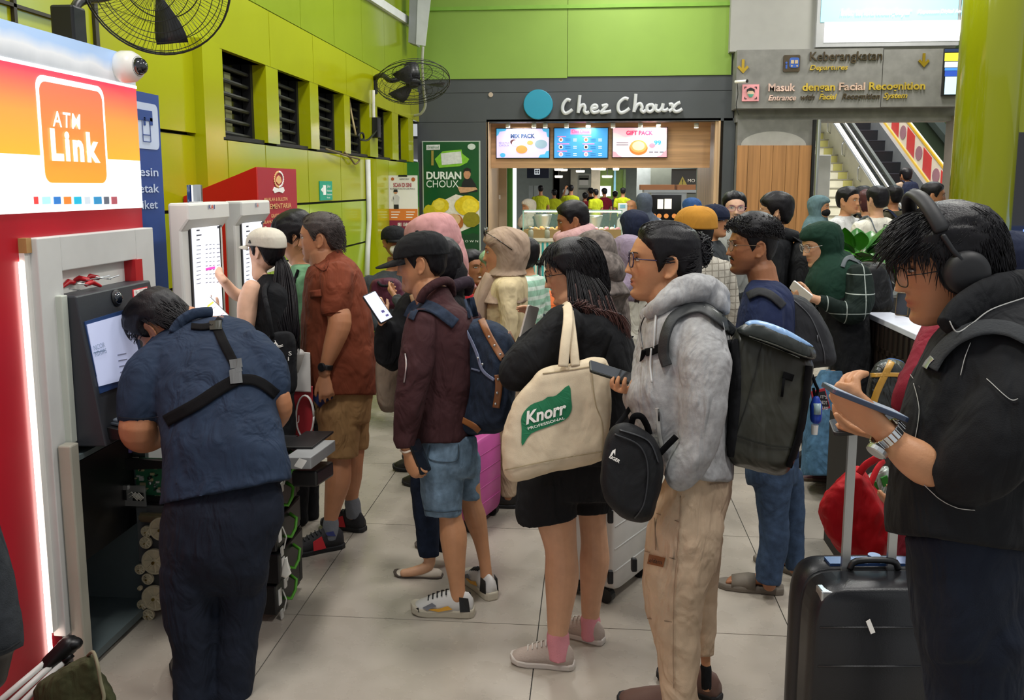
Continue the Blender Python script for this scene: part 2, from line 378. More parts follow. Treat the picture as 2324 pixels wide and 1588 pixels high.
class Head:
    def __init__(s, px, py, d, hpx, yaw=90, pitch=0, roll=0):
        """centre at picture (px,py), chin-to-crown height hpx; yaw 90 looks to picture left, 0 at the camera, 180 away"""
        s.c = P(px, py, d); s.s = hpx*d/F/.2256
        ya, pi_, ro = [math.radians(a) for a in (yaw, pitch, roll)]
        f = -FH*math.cos(ya)-RT*math.sin(ya); u = np.array([0, 0, 1.]); l = np.cross(u, f)
        f, u = f*math.cos(pi_)-u*math.sin(pi_), u*math.cos(pi_)+f*math.sin(pi_)
        l, u = l*math.cos(ro)+u*math.sin(ro), u*math.cos(ro)-l*math.sin(ro)
        s.f, s.u, s.l = f, u, l; s.R = np.array([l, f, u])
    def w(s, v): return s.c+(np.asarray(v, float)*s.s)@s.R
    def loc(s, p): return ((np.asarray(p)-s.c)@s.R.T)/s.s
    def grid(s, nphi=84, nz=64, grow=0, feat=True, nose=1.0):
        t = np.linspace(-1, 1, nphi, endpoint=False); phi = math.pi*(np.sign(t)*np.abs(t)**1.35)
        zz = np.interp(np.linspace(0, 1, nz), np.linspace(0, 1, len(ZT)), ZT) if 0 else np.concatenate([np.linspace(-.113, -.1, 5), np.linspace(-.098, .09, nz-10), np.array([.095, .101, .106, .110, .1124])])
        return [np.stack(hsurf(phi, z, grow, feat, nose), 1) for z in zz], phi, zz
    def add(s, mb, feat=True, nose=1.0, ears=True, lo=False):
        g, _, _ = s.grid(40 if lo else 84, 34 if lo else 66, 0, feat, nose)
        mb.loft([s.w(r) for r in g])
        if ears:
            for k in (-1, 1):
                c = np.array([k*.0755, -.012, -.004]); ax = np.array([k*.006, 0, 0]); a1 = np.array([k*.007, -.019, .002]); a2 = np.array([k*.002, -.004, .031])
                mb.ell(s.w(c), [ax@s.R*s.s, a1@s.R*s.s*.85, a2@s.R*s.s*.9], 14, 8)
                rim = [c+a1*math.cos(t)*1.0+a2*math.sin(t)*1.02+np.array([k*.005, 0, 0]) for t in np.linspace(-2.0, 2.3, 14)]
                mb.tube([s.w(q) for q in rim], [.0042*s.s]*14, 7, round=True)
                mb.ell(s.w(c+np.array([k*.001, .004, -.027])), [np.array([k*.0045, 0, 0])@s.R*s.s, np.array([0, .008, 0])@s.R*s.s, np.array([0, 0, .009])@s.R*s.s], 10, 6)
def skin(name, c): return mat('skin_'+name, c, .52, 0, .12, 260, .07, 22, .45, attr=True)
SKIN = {}
def tint(o, head, stub=0, fade=None):
    """lip colour, stubble and brow shade as a colour attribute of the skin"""
    me = o.data; n = len(me.vertices); a = np.zeros(n*3); me.vertices.foreach_get('co', a); a = a.reshape(-1, 3)+wloc(o)
    L = head.loc(a); x, y, z = L[:, 0], L[:, 1], L[:, 2]; ax = np.abs(x); C = np.ones((n, 4)); near = (np.abs(z) < .15) & (np.abs(y) < .16) & (ax < .12)
    lip = ga(ax, .021)*ga(z+.0575, .0085)*(y > .06); lip = np.clip(lip*1.5, 0, 1)*near
    C[:, :3] *= 1-lip[:, None]*np.array([.22, .5, .45])
    ch = np.clip(ga(ax-.042, .022)*ga(z+.02, .022)*(y > .02)*near, 0, 1); C[:, :3] *= 1-ch[:, None]*np.array([0, .1, .1])
    ew = ga(ax-.031, .019)*ga(z-.013, .007)*(y > .05)*near; C[:, :3] *= 1-np.clip(ew, 0, 1)[:, None]*.28
    if stub:
        q = np.clip((-.035-z)/.02, 0, 1)*np.clip((y+.03)/.04, 0, 1)*near+ga(ax, .03)*ga(z+.043, .006)*(y > .05)*near*.9
        C[:, :3] *= 1-np.clip(q, 0, 1)[:, None]*stub*np.array([.75, .8, .8])*(1-lip[:, None])
    if fade:
        q = np.clip((z-fade)/.03, 0, 1)*np.clip((.035-y)/.03, 0, 1)*near*(z > -.07); C[:, :3] *= 1-q[:, None]*.7
    at = me.color_attributes.new('Tint', 'FLOAT_COLOR', 'POINT'); at.data.foreach_set('color', C.ravel())
HL = {  # hairline height by angle from the front (deg): keeps hair above it
    'short': ([0, 25, 45, 62, 72, 80, 92, 104, 118, 140, 180], [.072, .070, .060, .045, .012, -.012, .030, .028, -.03, -.055, -.06]),
    'fade': ([0, 25, 45, 62, 75, 92, 110, 140, 180], [.066, .064, .055, .045, .040, .045, .040, .030, .025]),
    'long': ([0, 25, 42, 60, 75, 90, 110, 130, 180], [.070, .064, .055, .040, .012, -.04, -.085, -.1, -.1]),
    'up': ([0, 25, 45, 62, 72, 80, 92, 104, 120, 150, 180], [.078, .074, .062, .045, .012, -.022, .028, .0, -.045, -.07, -.075]),
    'full': ([0, 20, 40, 60, 75, 85, 95, 110, 130, 180], [.050, .050, .046, .036, .0, -.02, .02, -.01, -.06, -.075]),
    'bald': ([0, 25, 45, 62, 72, 80, 92, 104, 118, 140, 180], [.078, .074, .062, .050, .020, -.005, .030, .028, -.02, -.05, -.055]),
}
def hair_cap(mb, H, style='short', t=.014, top=.0, rough=.003, nphi=110, nz=64, seed=0, dz=0):
    A, B = HL[style]; g, phi, zz = H.grid(nphi, nz, 0, False); V = []; msk = []
    for r, z in zip(g, zz):
        hl = np.interp(np.abs(np.degrees(phi)), A, B)+dz; e = np.clip((z-hl)/.014, -1, 1); msk.append(e)
        nr = r.copy(); nr[:, 2] *= .8; nr[:, 1] += .01; nr /= np.linalg.norm(nr, axis=1)[:, None]+1e-9
        k = np.clip(e, 0, 1)**.7; tt = (t+top*np.clip((z-.05)/.06, 0, 1))*k
        ns = np.array([noise.noise(Vector((q[0]*60+seed, q[1]*22, q[2]*22)))+.6*noise.noise(Vector((q[0]*170, q[1]*40+seed, q[2]*50))) for q in r])
        V.append(r+nr*(tt+ns*rough*k)[:, None]+nr*np.where(e > 0, .001+e*.001, .001+e*.007)[:, None])
    n = len(phi); f = []
    for i in range(len(V)-1):
        for j in range(n):
            k = (j+1) % n
            if max(msk[i][j], msk[i][k], msk[i+1][j], msk[i+1][k]) > -.98: f.append([i*n+j, i*n+k, (i+1)*n+k, (i+1)*n+j])
    f.append(list(range((len(V)-1)*n, len(V)*n)))
    mb.add(H.w(np.concatenate(V)), f)
def hugp(p, t, lift, u):
    c = np.array([0, -.006, 0]); R = np.array([.077, .098, .114]); q = (p-c)/R; r = float(np.sum(np.abs(q)**2.6)**(1/2.6)); lo = 1+(t*1.0)/.09
    if p[2] < -.05 and r < lo+.15: return p
    return c+(p-c)*min(max(r, lo), lo+lift*u)/r
def strands(mb, H, style, num, L, dirf, r=.0035, t=.012, seed=1, zmin=-.09, curl=0, lift=0, top=0, pmin=0, pmax=180, hug=True):
    """locks of hair rooted on the scalp; dirf(local point)-> flow direction in head space"""
    rng = random.Random(seed); A, B = HL[style]; c = 0
    while c < num:
        ph = rng.uniform(-math.pi, math.pi); z = rng.uniform(zmin, .1115)
        if not pmin <= abs(math.degrees(ph)) <= pmax: continue
        if z < np.interp(abs(math.degrees(ph)), A, B)+.006: continue
        if rng.random() > .35+.65*np.interp(z, [-.1, .06, .112], [1, .95, .75]): continue
        c += 1; x, y, zz = [float(q) for q in hsurf(np.array(ph), np.array(z), t+top*max(0, (z-.04)/.06), False)]
        p = np.array([x, y, zz*(1+t*5)]); pts = [p]; n = 6; LL = L*rng.uniform(.7, 1.2); w = np.array([rng.uniform(-1, 1), rng.uniform(-1, 1), rng.uniform(-1, 1)])*.25
        for i in range(n):
            d = nrm(np.array(dirf(p))+w+curl*np.array([math.sin(i*1.7+c), math.cos(i*1.3+c), math.sin(i+c*2)])); nr = nrm(np.array([p[0], p[1]+.005, p[2]*.8]))
            d = nrm(d-nr*np.dot(d, nr)*(1 if np.dot(d, nr) < 0 else .75)+nr*lift); p = p+d*LL/n; p = hugp(p, t, lift, (i+1)/n) if hug else p; pts.append(p)
        R = [r*H.s*q for q in (.6, 1, 1, .95, .8, .6, .2)]
        mb.tube([H.w(q) for q in pts], R, 5)
def hand(mb, wrist, fdir, ndir, thumb=1, s=1.0, curl=(20, 25, 25), spread=6, tcurl=20, tang=40, point=None, open_=1.0):
    """palm, five unequal fingers and a thumb; ndir points out of the palm; thumb=+1 on the fdir x ndir side"""
    y = nrm(fdir); z = -nrm(np.asarray(ndir)-y*np.dot(ndir, y)); x = np.cross(y, z); W_ = np.asarray(wrist, float)
    def w(v): return W_+(x*v[0]*thumb+y*v[1]+z*v[2])*s
    mb.tube([w(q) for q in ((0, -.03, 0), (0, 0, 0), (.002, .03, 0), (.002, .06, 0), (0, .088, .002))], [.024*s, .026*s, .034*s, .040*s, .040*s], 14, ry=[.019*s, .018*s, .017*s, .0145*s, .011*s], ref=z, round=True)
    for i, (bx, L, sp) in enumerate(((.030, .070, 1.2), (.010, .079, .35), (-.0105, .073, -.4), (-.030, .057, -1.3))):
        a = math.radians(sp*spread); p = np.array([bx, .085, .002]); th = 0; pts = [p]; c = curl
        if isinstance(curl[0], (tuple, list)): c = curl[i]
        if point is not None: c = (4, 4, 4) if i == 0 else point
        for l, cu in zip((.46, .30, .24), c):
            th += math.radians(cu)
            for _ in range(2):
                p = p+np.array([math.sin(a)*math.cos(th), math.cos(a)*math.cos(th), -math.sin(th)])*L*l/2; pts.append(p)
        mb.tube([w(q) for q in pts], [.0095*s, .0094*s, .0092*s, .0088*s, .0084*s, .008*s, .0066*s], 9, round=True)
    p = np.array([.022, .022, -.004]); pts = [p]; a = math.radians(tang); th = math.radians(tcurl*.4)
    for l, dc in ((.040, 0), (.033, tcurl), (.026, tcurl)):
        th += math.radians(dc*.5); a -= math.radians(dc*.6)
        p = p+np.array([math.sin(a)*math.cos(th), math.cos(a)*math.cos(th), -math.sin(th)])*l; pts.append(p)
    mb.tube([w(q) for q in pts], [.0145*s, .0115*s, .0105*s, .0085*s], 9, round=True)
def eyes(H, root, lo=False, look=(0, 0), closed=.55):
    for k in (-1, 1):
        mb = MB(); c = np.array([k*.0305, .0775, .0125])
        mb.ell(H.w(c), [np.array([.0125, -.003*k, 0])@H.R*H.s, np.array([0, .0062, 0])@H.R*H.s, np.array([0, 0, .0052*closed/.55])@H.R*H.s], 14, 8, 0)
        i = c+np.array([look[0]*.004, .0042, look[1]*.002]); mb.ell(H.w(i), [np.array([.0048, 0, 0])@H.R*H.s, np.array([0, .0026, 0])@H.R*H.s, np.array([0, 0, .0044])@H.R*H.s], 10, 6, 1)
        lid = [c+np.array([q*.0155, .0042-.004*abs(q)**2-.0025*(q*k > 0)*abs(q), .0048*(1-q*q)+.0005]) for q in np.linspace(-1, 1, 7)]
        mb.tube([H.w(q) for q in lid], .0015*H.s, 5, 1)
        mb.build('eye', [M_EYE, M_IRIS], root, True)
        b = MB(); bp = [np.array([k*q, np.interp(q, [.012, .03, .05], [.0925, .0905, .079]), .0275+.006*math.sin((q-.012)/.038*2.4)]) for q in np.linspace(.012, .05, 7)]
        b.tube([H.w(q) for q in bp], [.0016*H.s, .0028*H.s, .0030*H.s, .0028*H.s, .0024*H.s, .0018*H.s, .001*H.s], 6, ry=[.0012*H.s]*7); b.build('eyebrow', M_BROW, root, True)
def glasses(H, root, m, w=.026, h=.020, rim=.0014, lens=True, drop=0, rnd=3.0, out=0.0):
    mb = MB(); le = MB(); y0 = .098+out; z0 = .010+drop
    for k in (-1, 1):
        cx, cy = sup(24, rnd); pts = [np.array([k*.033+w*a, y0-.006*abs(a*k+1)*.5, z0+h*b]) for a, b in zip(cx, cy)]
        mb.tube([H.w(q) for q in pts+[pts[0]]], rim*H.s, 6); le.add([H.w(q) for q in pts], [list(range(24))])
        mb.tube([H.w(q) for q in ((k*(.033+w), y0-.006, z0+.006), (k*.077, .07, z0+.006), (k*.080, .0, z0+.004), (k*.080, -.012, z0), (k*.078, -.022, z0-.012))], rim*H.s, 6)
    mb.tube([H.w(q) for q in ((-.033+w, y0-.002, z0+.004), (0, y0+.002, z0+.007), (.033-w, y0-.002, z0+.004))], rim*H.s, 6)
    o = mb.build('glasses', m, root, True)
    if lens: le.build('lens', M_LENS, o)
    return o
def shoe(root, heel, dirv, L, mu, ms, name='shoe', hgt=.112, wid=.046, tilt=0, ma=None, soleh=.028, accents=None):
    """shoe with a shaped upper on a thicker sole; heel = ground point"""
    y = nrm(np.array([dirv[0], dirv[1], 0])); x = np.array([y[1], -y[0], 0]); z = np.array([0, 0, 1.]); h = np.asarray(heel, float); k = L/.28
    if tilt: y = nrm(y*math.cos(tilt)+z*math.sin(tilt)*-1); h = h+z*L*.5*math.sin(tilt); z = np.cross(x, y)
    def w(a, b, c): return h+x*a*k+y*b*k+z*c*k
    T = [0, .02, .06, .11, .16, .2, .24, .268, .28]; Wd = [.022, .034, .038, .037, .042, .047, .046, .034, .012]
    so = MB(); rings = []
    for t, wd in zip(T, Wd):
        wd *= wid/.046; rise = max(0, (t-.2)/.08)**2*.014
        rings.append(np.array([w(-wd*1.05, t*1.02-.003, rise), w(wd*1.05, t*1.02-.003, rise), w(wd*1.08, t*1.02-.003, soleh*.7+rise), w(wd*.98, t*1.02-.003, soleh+rise), w(-wd*.98, t*1.02-.003, soleh+rise), w(-wd*1.08, t*1.02-.003, soleh*.7+rise)]))
    so.loft(rings)
    up = MB(); Hh = [.07, .092, .098, .096, .082, .066, .05, .036, .022]; rr = []
    for t, wd, hh in zip(T, Wd, Hh):
        wd *= wid/.046; hh *= hgt/.095; an = np.linspace(0, math.pi, 11); tw = .62 if t < .13 else (.75 if t < .19 else .95)
        rr.append(np.array([w(wd*math.cos(a)*(1 if math.sin(a) < .5 else tw+(1-tw)*(1-math.sin(a))*2), min(t, .272)+.004, soleh*.6+(hh-soleh*.6)*math.sin(a)**.75) for a in an]))
    up.loft(rr, 0, True)
    u = up.build(name, mu, root, True)
    so.build('sole', ms, u, False, .006)
    if ma is not None:
        a = MB()
        for q in np.linspace(.12, .2, 5):
            hh = np.interp(q, T, Hh)*hgt/.095; a.tube([w(-.026, q, hh-.006), w(0, q+.004, hh+.006), w(.026, q, hh-.006)], .0035*k, 5)
        a.build('lace', ma, u, True)
    if accents:
        for (nm, mm, pts) in accents:
            for sgn in (-1, 1):
                Q = []; a = MB()
                for (t, hf) in pts:
                    wd = np.interp(t, T, Wd)*wid/.046; hh = np.interp(t, T, Hh)*hgt/.095; Q.append(w(sgn*(wd*(1.03-.25*hf**2)+.002), t, soleh*.6+(hh-soleh*.6)*hf*.9))
                a.prism(Q, x*sgn*.003); a.build(nm, mm, u)
    return u
def fshoe(p, px, y, dd, dv, L, *a, **k):
    """shoe under an ankle of person p"""
    q = p.pt(px, y, dd); dv = nrm([dv[0], dv[1], 0]); return shoe(p.root, np.array([q[0], q[1], 0])-dv*L*.25, dv, L, *a, **k)
class Person:
    def __init__(s, label, d, foot, group=None, cat='person'):
        """foot = picture column used for the ground point under the person at depth d"""
        g = P(foot, 700, d); s.root = thing('person', label, cat, (g[0], g[1], 0), group); s.d = d; s.sk = MB(); s.g = {}; s.H = None
    def head(s, px, py, hpx, yaw=90, pitch=0, roll=0, dd=0, nose=1.15, ears=True, lo=False):
        s.H = Head(px, py, s.d+dd, hpx, yaw, pitch, roll); s.H.add(s.sk, True, nose, ears, lo); return s.H
    def gar(s, k): return s.g.setdefault(k, MB())
    def chain(s, k, nodes, body=.82, **kw):
        """k = garment name or None for bare skin; the body runs inside every garment"""
        if k: chain(s.gar(k), s.d, nodes, **kw)
        if k is None: chain(s.sk, s.d, nodes, **kw)
        elif body: chain(s.sk, s.d, nodes, k=body, **kw)
    def rows(s, k, nodes, body=.82, **kw):
        if k: rows(s.gar(k), s.d, nodes, **kw)
        if body: rows(s.sk, s.d, nodes, k=body if k else 1, **kw)
    def pt(s, px, py, dd=0): return P(px, py, s.d+dd)
    def finish(s, sk, vox=.005, gv=.008, mats={}, sm=1, gsm=2, disp=.012, dscale=.09, stub=0, fade=None, name='body'):
        b = voxel(s.sk, vox, sm, sf=.4); s.body = b.build(name, sk, s.root, True); s.bt = {'body': bvh(b)}
        if s.H is not None: tint(s.body, s.H, stub, fade)
        s.o = {}
        for k, mb in s.g.items():
            dv, ds = disp, dscale
            s.o[k], s.bt[k] = solid(mb, k.split('_far')[0], mats[k], s.root, gv, gsm, dv, ds)
        return s
    def all_bvh(s):
        return s.bt
def hair_obj(mb, root, m, name='hair'): return mb.build(name, m, root, True)
# ------------------------------------------------------------------ shared materials
M_EYE = mat('eye_white', '#e8e4de', .25); M_IRIS = mat('iris_dark', '#1a0f0a', .15); M_BROW = mat('brow_hair', '#15100e', .8)
M_LENS = glass('lens_glass', (.9, .92, .95), .10)
M_HAIR = mat('hair_black', '#110f13', .45, 0, .4, 220, .25, 40, .25, stretch=(1, 1, .25)); M_HAIRB = mat('hair_brown', '#4e2f2a', .5, 0, .5, 160, .3, 30, .5, stretch=(1, 1, .2)); M_HAIRG = mat('hair_greying', '#3a3230', .6, 0, .6, 220, .4, 60, .35)
M_WHITE = mat('white_paint', '#e4e2dc', .45, 0, .05, 60, .03); M_BLACK = mat('black_plastic', '#101113', .4, 0, .05, 90); M_DARK = mat('dark_metal', '#1c1d20', .45, .3)
M_STEEL = mat('steel', '#b9bcbd', .28, .85, .04, 90, .05); M_GREYP = mat('grey_plastic', '#8b8d8e', .5); M_CHROME = mat('chrome', '#d8dadb', .12, 1)
M_RED = mat('red_paint', '#b3101c', .4, 0, .04, 50); M_SCREEN = mat('phone_glass', '#1b2028', .08, spec=.9)
M_WTXT = mat('white_print', '#f2f0ea', .6, var=.01); M_KTXT = mat('black_print', '#1b1b1e', .6)
Y_S = 13.5; XW = float(PYY(950, 300, Y_S)[0]); PW = Plane((1, 0, 0), (XW, 0, 0), (0, 1, 0)); PS = Plane((0, -1, 0), (0, Y_S, 0), (1, 0, 0))
# ------------------------------------------------------------------ floor
def floor_mat():
    m = mat('floor_tile', '#aca498', .2, 0, .03, 30, .06, 1.6, .5); nt = m.node_tree; N = nt.nodes; L = nt.links; b = N['Principled BSDF']
    src = b.inputs['Base Color'].links[0].from_socket; tc = [n for n in N if n.type == 'TEX_COORD'][0]; tc_o = tc.outputs['Object']
    n2 = N.new('ShaderNodeTexNoise'); n2.inputs['Scale'].default_value = 7; n2.inputs['Detail'].default_value = 8; L.new(tc_o, n2.inputs['Vector'])
    rp = N.new('ShaderNodeValToRGB'); rp.color_ramp.elements[0].position = .35; rp.color_ramp.elements[0].color = (.93, .925, .92, 1); rp.color_ramp.elements[1].position = .62; rp.color_ramp.elements[1].color = (1, 1, 1, 1)
    L.new(n2.outputs['Fac'], rp.inputs[0]); mx = N.new('ShaderNodeMix'); mx.data_type = 'RGBA'; mx.blend_type = 'MULTIPLY'; mx.inputs[0].default_value = 1
    L.new(src, mx.inputs[6]); L.new(rp.outputs[0], mx.inputs[7]); L.new(mx.outputs[2], b.inputs['Base Color'])
    r2 = N.new('ShaderNodeMapRange'); r2.inputs[3].default_value = .14; r2.inputs[4].default_value = .42; L.new(n2.outputs['Fac'], r2.inputs[0]); L.new(r2.outputs[0], b.inputs['Roughness'])
    return m
MF = floor_mat(); M_GROUT = mat('tile_joint', '#3a3834', .9)
x0 = float(G(1202, 1588)[0]); TW = 1.055; y0 = float(G(1234, 1419)[1])
fl = MB(); fl.bx(-9, 11, -3, 30, -.06, -.004, 1)
for i in range(-8, 10):
    for j in range(-6, 26):
        a, b = x0+i*TW, y0+j*TW; g = .0022
        fl.bx(a+g, a+TW-g, b+g, b+TW-g, -.004, 0, 0)
struct(fl.build('floor', [MF, M_GROUT], org=(0, 0, 0)))
# ------------------------------------------------------------------ left wall, lime panels with dark joints and recessed windows
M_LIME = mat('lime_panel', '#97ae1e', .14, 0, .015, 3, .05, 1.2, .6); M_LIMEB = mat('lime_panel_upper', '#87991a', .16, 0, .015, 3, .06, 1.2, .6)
M_OLIVE = mat('olive_panel', '#a3a80a', .16, 0, .015, 3, .06, 1.2, .6); M_JOINT = mat('panel_joint', '#15160c', .8)
def wy(px, py=300): return float(PW.at(px, py)[1])
def wz(px, py): return float(PW.at(px, py)[2])
zA = wz(700, 339); zB = wz(764, 109); zL = wz(782, 215); zC = wz(740, 459); zD = wz(800, 556)
wl = MB(); wl.bx(XW-.9, XW-.6, 0, Y_S+.6, 0, 7.5, 2)
wl.bx(XW-.2, XW-.03, 0, Y_S, 0, zA, 2); wl.bx(XW-.2, XW-.03, 0, Y_S, zL, 7, 2)
low = [1.0, 2.1, 3.2, 4.3, 5.0, wy(467), wy(515), wy(601), wy(697), wy(771), wy(826), wy(878), wy(915), Y_S-.02]
g = .008
for r, (za, zb) in enumerate(((.0, .5), (.5, zD), (zD, zC), (zC, zA))):
    for a, b in zip(low[:-1], low[1:]): wl.bx(XW-.06, XW, a+g, b-g, za+g*1.3, zb-g*1.3, 0 if r != 3 else 3)
upj = [1.0, 2.1, 3.2, 4.3, 5.3, 6.3, wy(590), wy(690), wy(764), wy(826), wy(876), wy(915), Y_S-.02]
for a, b in zip(upj[:-1], upj[1:]):
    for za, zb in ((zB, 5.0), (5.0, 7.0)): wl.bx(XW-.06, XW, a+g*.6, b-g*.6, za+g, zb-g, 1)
linj = [1.0, 2.5, 4.0, 5.4, wy(615), wy(712), wy(786), wy(845), wy(893), wy(930), Y_S-.02]
for a, b in zip(linj[:-1], linj[1:]): wl.bx(XW-.2, XW+.015, a+g*.6, b-g*.6, zL, zB-g, 3)
piers = [(1.0, wy(508))]+[(wy(a), wy(b)) for a, b in ((605, 632), (703, 722), (780, 793), (837, 855), (888, 902), (925, 936))]
for a, b in piers: wl.bx(XW-.19, XW+.012, a, b, zA+.01, zL, 3)
wl.bx(XW-.05, XW+.08, PX(467, 300, XW+.08)[1], PX(507, 300, XW+.08)[1], 0, zL+.0, 3)
wl.bx(XW-.05, XW+.10, wy(834), wy(862), 0, zA-.02, 3)
struct(wl.build('wall_left', [M_LIME, M_LIMEB, M_JOINT, M_OLIVE], org=(XW, 0, 0)))
tm = MB(); PT = Plane((1, 0, 0), (XW+.05, 0, 0), (0, 1, 0)); PT.poly(tm, [(850, -14), (935, 42), (935, 60), (820, -14)], 0, .1)
struct(tm.build('trim_1', mat('white_trim', '#d9dcdc', .5)))
M_BAR = mat('window_bar', '#0d0d10', .5); M_PANE = mat('window_dark_glass', '#08090b', .12, spec=.8); M_BLIND = mat('window_blind_strip', '#8d8f62', .8)
ends = piers[1:]+[(Y_S-.02, Y_S)]
for i, (p, q) in enumerate(zip(piers, ends)):
    a, b = p[1], q[0]; w = thing('window_%d' % (i+1), 'dark barred window recessed in the lime wall', 'window', (XW-.3, (a+b)/2, zA), None); del w['label']; del w['category']; struct(w)
    m = MB(); m.bx(XW-.20, XW-.175, a, b, zA, zL); m.build('pane', M_PANE, w)
    m = MB(); m.bx(XW-.175, XW-.165, a+(b-a)*.52, a+(b-a)*.66, zA, zL-.1); m.build('blind', M_BLIND, w)
    m = MB()
    for k in range(6): zz = zA+(zL-zA)*(k+.7)/6.4; m.tube([(XW-.13, a, zz), (XW-.13, b, zz-.02)], .018, 8)
    m.build('window_bars', M_BAR, w)
    m = MB(); m.bx(XW-.17, XW-.10, a, a+.05, zA, zL); m.bx(XW-.17, XW-.10, b-.05, b, zA, zL); m.bx(XW-.17, XW-.02, a, b, zA, zA+.03); m.build('window_frame', M_BAR, w)
# ------------------------------------------------------------------ back wall over the shop
M_GRN = mat('leaf_green_wall', '#82a23f', .55, 0, .03, 40, .04, 2)
bw = MB(); 
for a, b in ((930, 1289.5), (1290.5, 1668)): PS.quad(bw, a, -400, b, 179 if a < 1000 else 172, .02, .3)
struct(bw.build('wall_back', M_GRN))
cap_ = MB(); PS.quad(cap_, 930, 12, 1668, 20, .05, .3); struct(cap_.build('trim_2', mat('green_ledge', '#79a636', .5)))
bx_ = thing('ceiling_duct', 'pale grey metal casing hanging in the corner above the round fan', 'duct', P(950, 100, 12.6))
PB = Plane((0, -1, 0), (0, 12.4, 0), (1, 0, 0)); m = MB(); PB.poly(m, [(950, -60), (984, -60), (965, 104), (944, 101)], 0, .02); m.build('cover', mat('duct_white', '#c3c6c8', .5), bx_)
m = MB(); PB.poly(m, [(930, -60), (950, -60), (944, 101), (926, 95)], -.02, .25); m.build('casing', mat('duct_grey', '#8f9294', .55), bx_)
# ------------------------------------------------------------------ entrance side on the right
M_CONC = mat('concrete_board', '#797874', .6, 0, .12, 25, .16, 7); M_GREYW = mat('grey_wall', '#9b9a95', .7, 0, .04, 30, .03)
def woodm(name, c, sc=(9, 9, .35), rough=.45):
    return mat(name, c, rough, 0, .05, 20, .22, 2.4, .4, stretch=sc)
M_WOOD = woodm('oak_cladding', '#a5774a'); M_WOODL = woodm('light_oak', '#c9a27a', (.35, 9, 9))
YE = 13.3; PE = Plane((0, -1, 0), (0, YE, 0), (1, 0, 0))
w = MB(); PE.quad(w, 1667, -500, 2190, 113, -.02, .3); struct(w.build('wall_back_upper', M_GREYW))
w = MB(); PE.quad(w, 1667, 115, 1993, 247, .16, .5); PE.quad(w, 1994.5, 115, 2172, 244, .16, .5); PE.quad(w, 1672, 240, 2172, 275, -.06, .3); struct(w.build('wall_entrance', M_CONC))
w = MB(); PE.quad(w, 1667, 272, 1838, 760, -.02, .25); struct(w.build('wall_entrance_panel', M_CONC))
w = MB(); k = [1666, 1690, 1718, 1746, 1775, 1804, 1832]
for a, b in zip(k[:-1], k[1:]): PE.quad(w, a+.4, 330, b-.4, 760, .02, .05)
struct(w.build('trim_3', M_WOOD))
w = MB(); an = np.linspace(0, math.pi, 24); PE.poly(w, [(1756+74*math.cos(t), 330-32*math.sin(t)) for t in an], -.008, .01); struct(w.build('trim_4', mat('concrete_arc', '#a3a19c', .65, 0, .1, 25, .08, 7)))
w = MB(); PE.quad(w, 1834, 272, 1840, 760, .05, .1, 1); c = PE.at(1843, 500); w.tube([(c[0]+.02, YE-.05, 0), (c[0]+.02, YE-.05, PE.at(1843, 272)[2])], .03, 14, 0); struct(w.build('trim_5', [M_STEEL, M_DARK]))
w = MB(); PE.quad(w, 2147, 262, 2166, 760, .05, .3); struct(w.build('trim_6', mat('brown_grey_jamb', '#6d655c', .5)))
# the green column
PCy = 9.0; a = PYY(2163, 400, PCy); b = PYY(2296, 400, PCy); cx_ = (a[0]+b[0])/2; rx = cx_-a[0]
M_COL = mat('moss_green_column', '#98a012', .13, 0, .02, 2, .10, 1.5, .6, stretch=(1, 1, .12))
w = MB(); cxs, cys = sup(72, 2.3); w.loft([np.array([(cx_+rx*p, PCy+.0+rx*q, z) for p, q in zip(cxs, cys)]) for z in (0, 7)]); struct(w.build('wall_column', M_COL, smooth=True))
p_ = MB(); q = P(2302, 300, 8.6); p_.tube([(q[0], q[1], 0), (q[0], q[1], 5)], .036, 14); tag(p_.build('drain_pipe', mat('pipe_cream', '#c9c6b4', .4), smooth=True), 'cream vertical pipe running up the right side of the green column', 'pipe')
w = MB(); q0 = P(2312, 300, 8.7); w.bx(q0[0], q0[0]+2.5, q0[1], q0[1]+.1, 0, q0[2]+.0); struct(w.build('window_9', mat('dark_shop_glass', '#221f22', .1, spec=.8)))
w = MB(); w.bx(q0[0], q0[0]+2.5, q0[1], q0[1]+.3, q0[2], 6); struct(w.build('wall_right', M_COL))
w = MB(); q0 = P(2316, 650, 8.5); w.bx(q0[0], q0[0]+.9, q0[1], q0[1]+.04, P(2316, 660, 8.5)[2], P(2316, 520, 8.5)[2]); tag(w.build('blue_screen', glow('panel_blue', '#7f9ee8', 1.0)), 'lit pale blue panel at the right edge beside the pipe', 'screen')
w = MB(); PW.quad(w, -40, 27, 150, 19, .03, .03); PW.quad(w, 20, 160, 27, -60, .03, .03); PW.quad(w, 204, 160, 212, -60, .03, .03); struct(w.build('trim_10', mat('mullion_brown', '#2a2416', .5)))
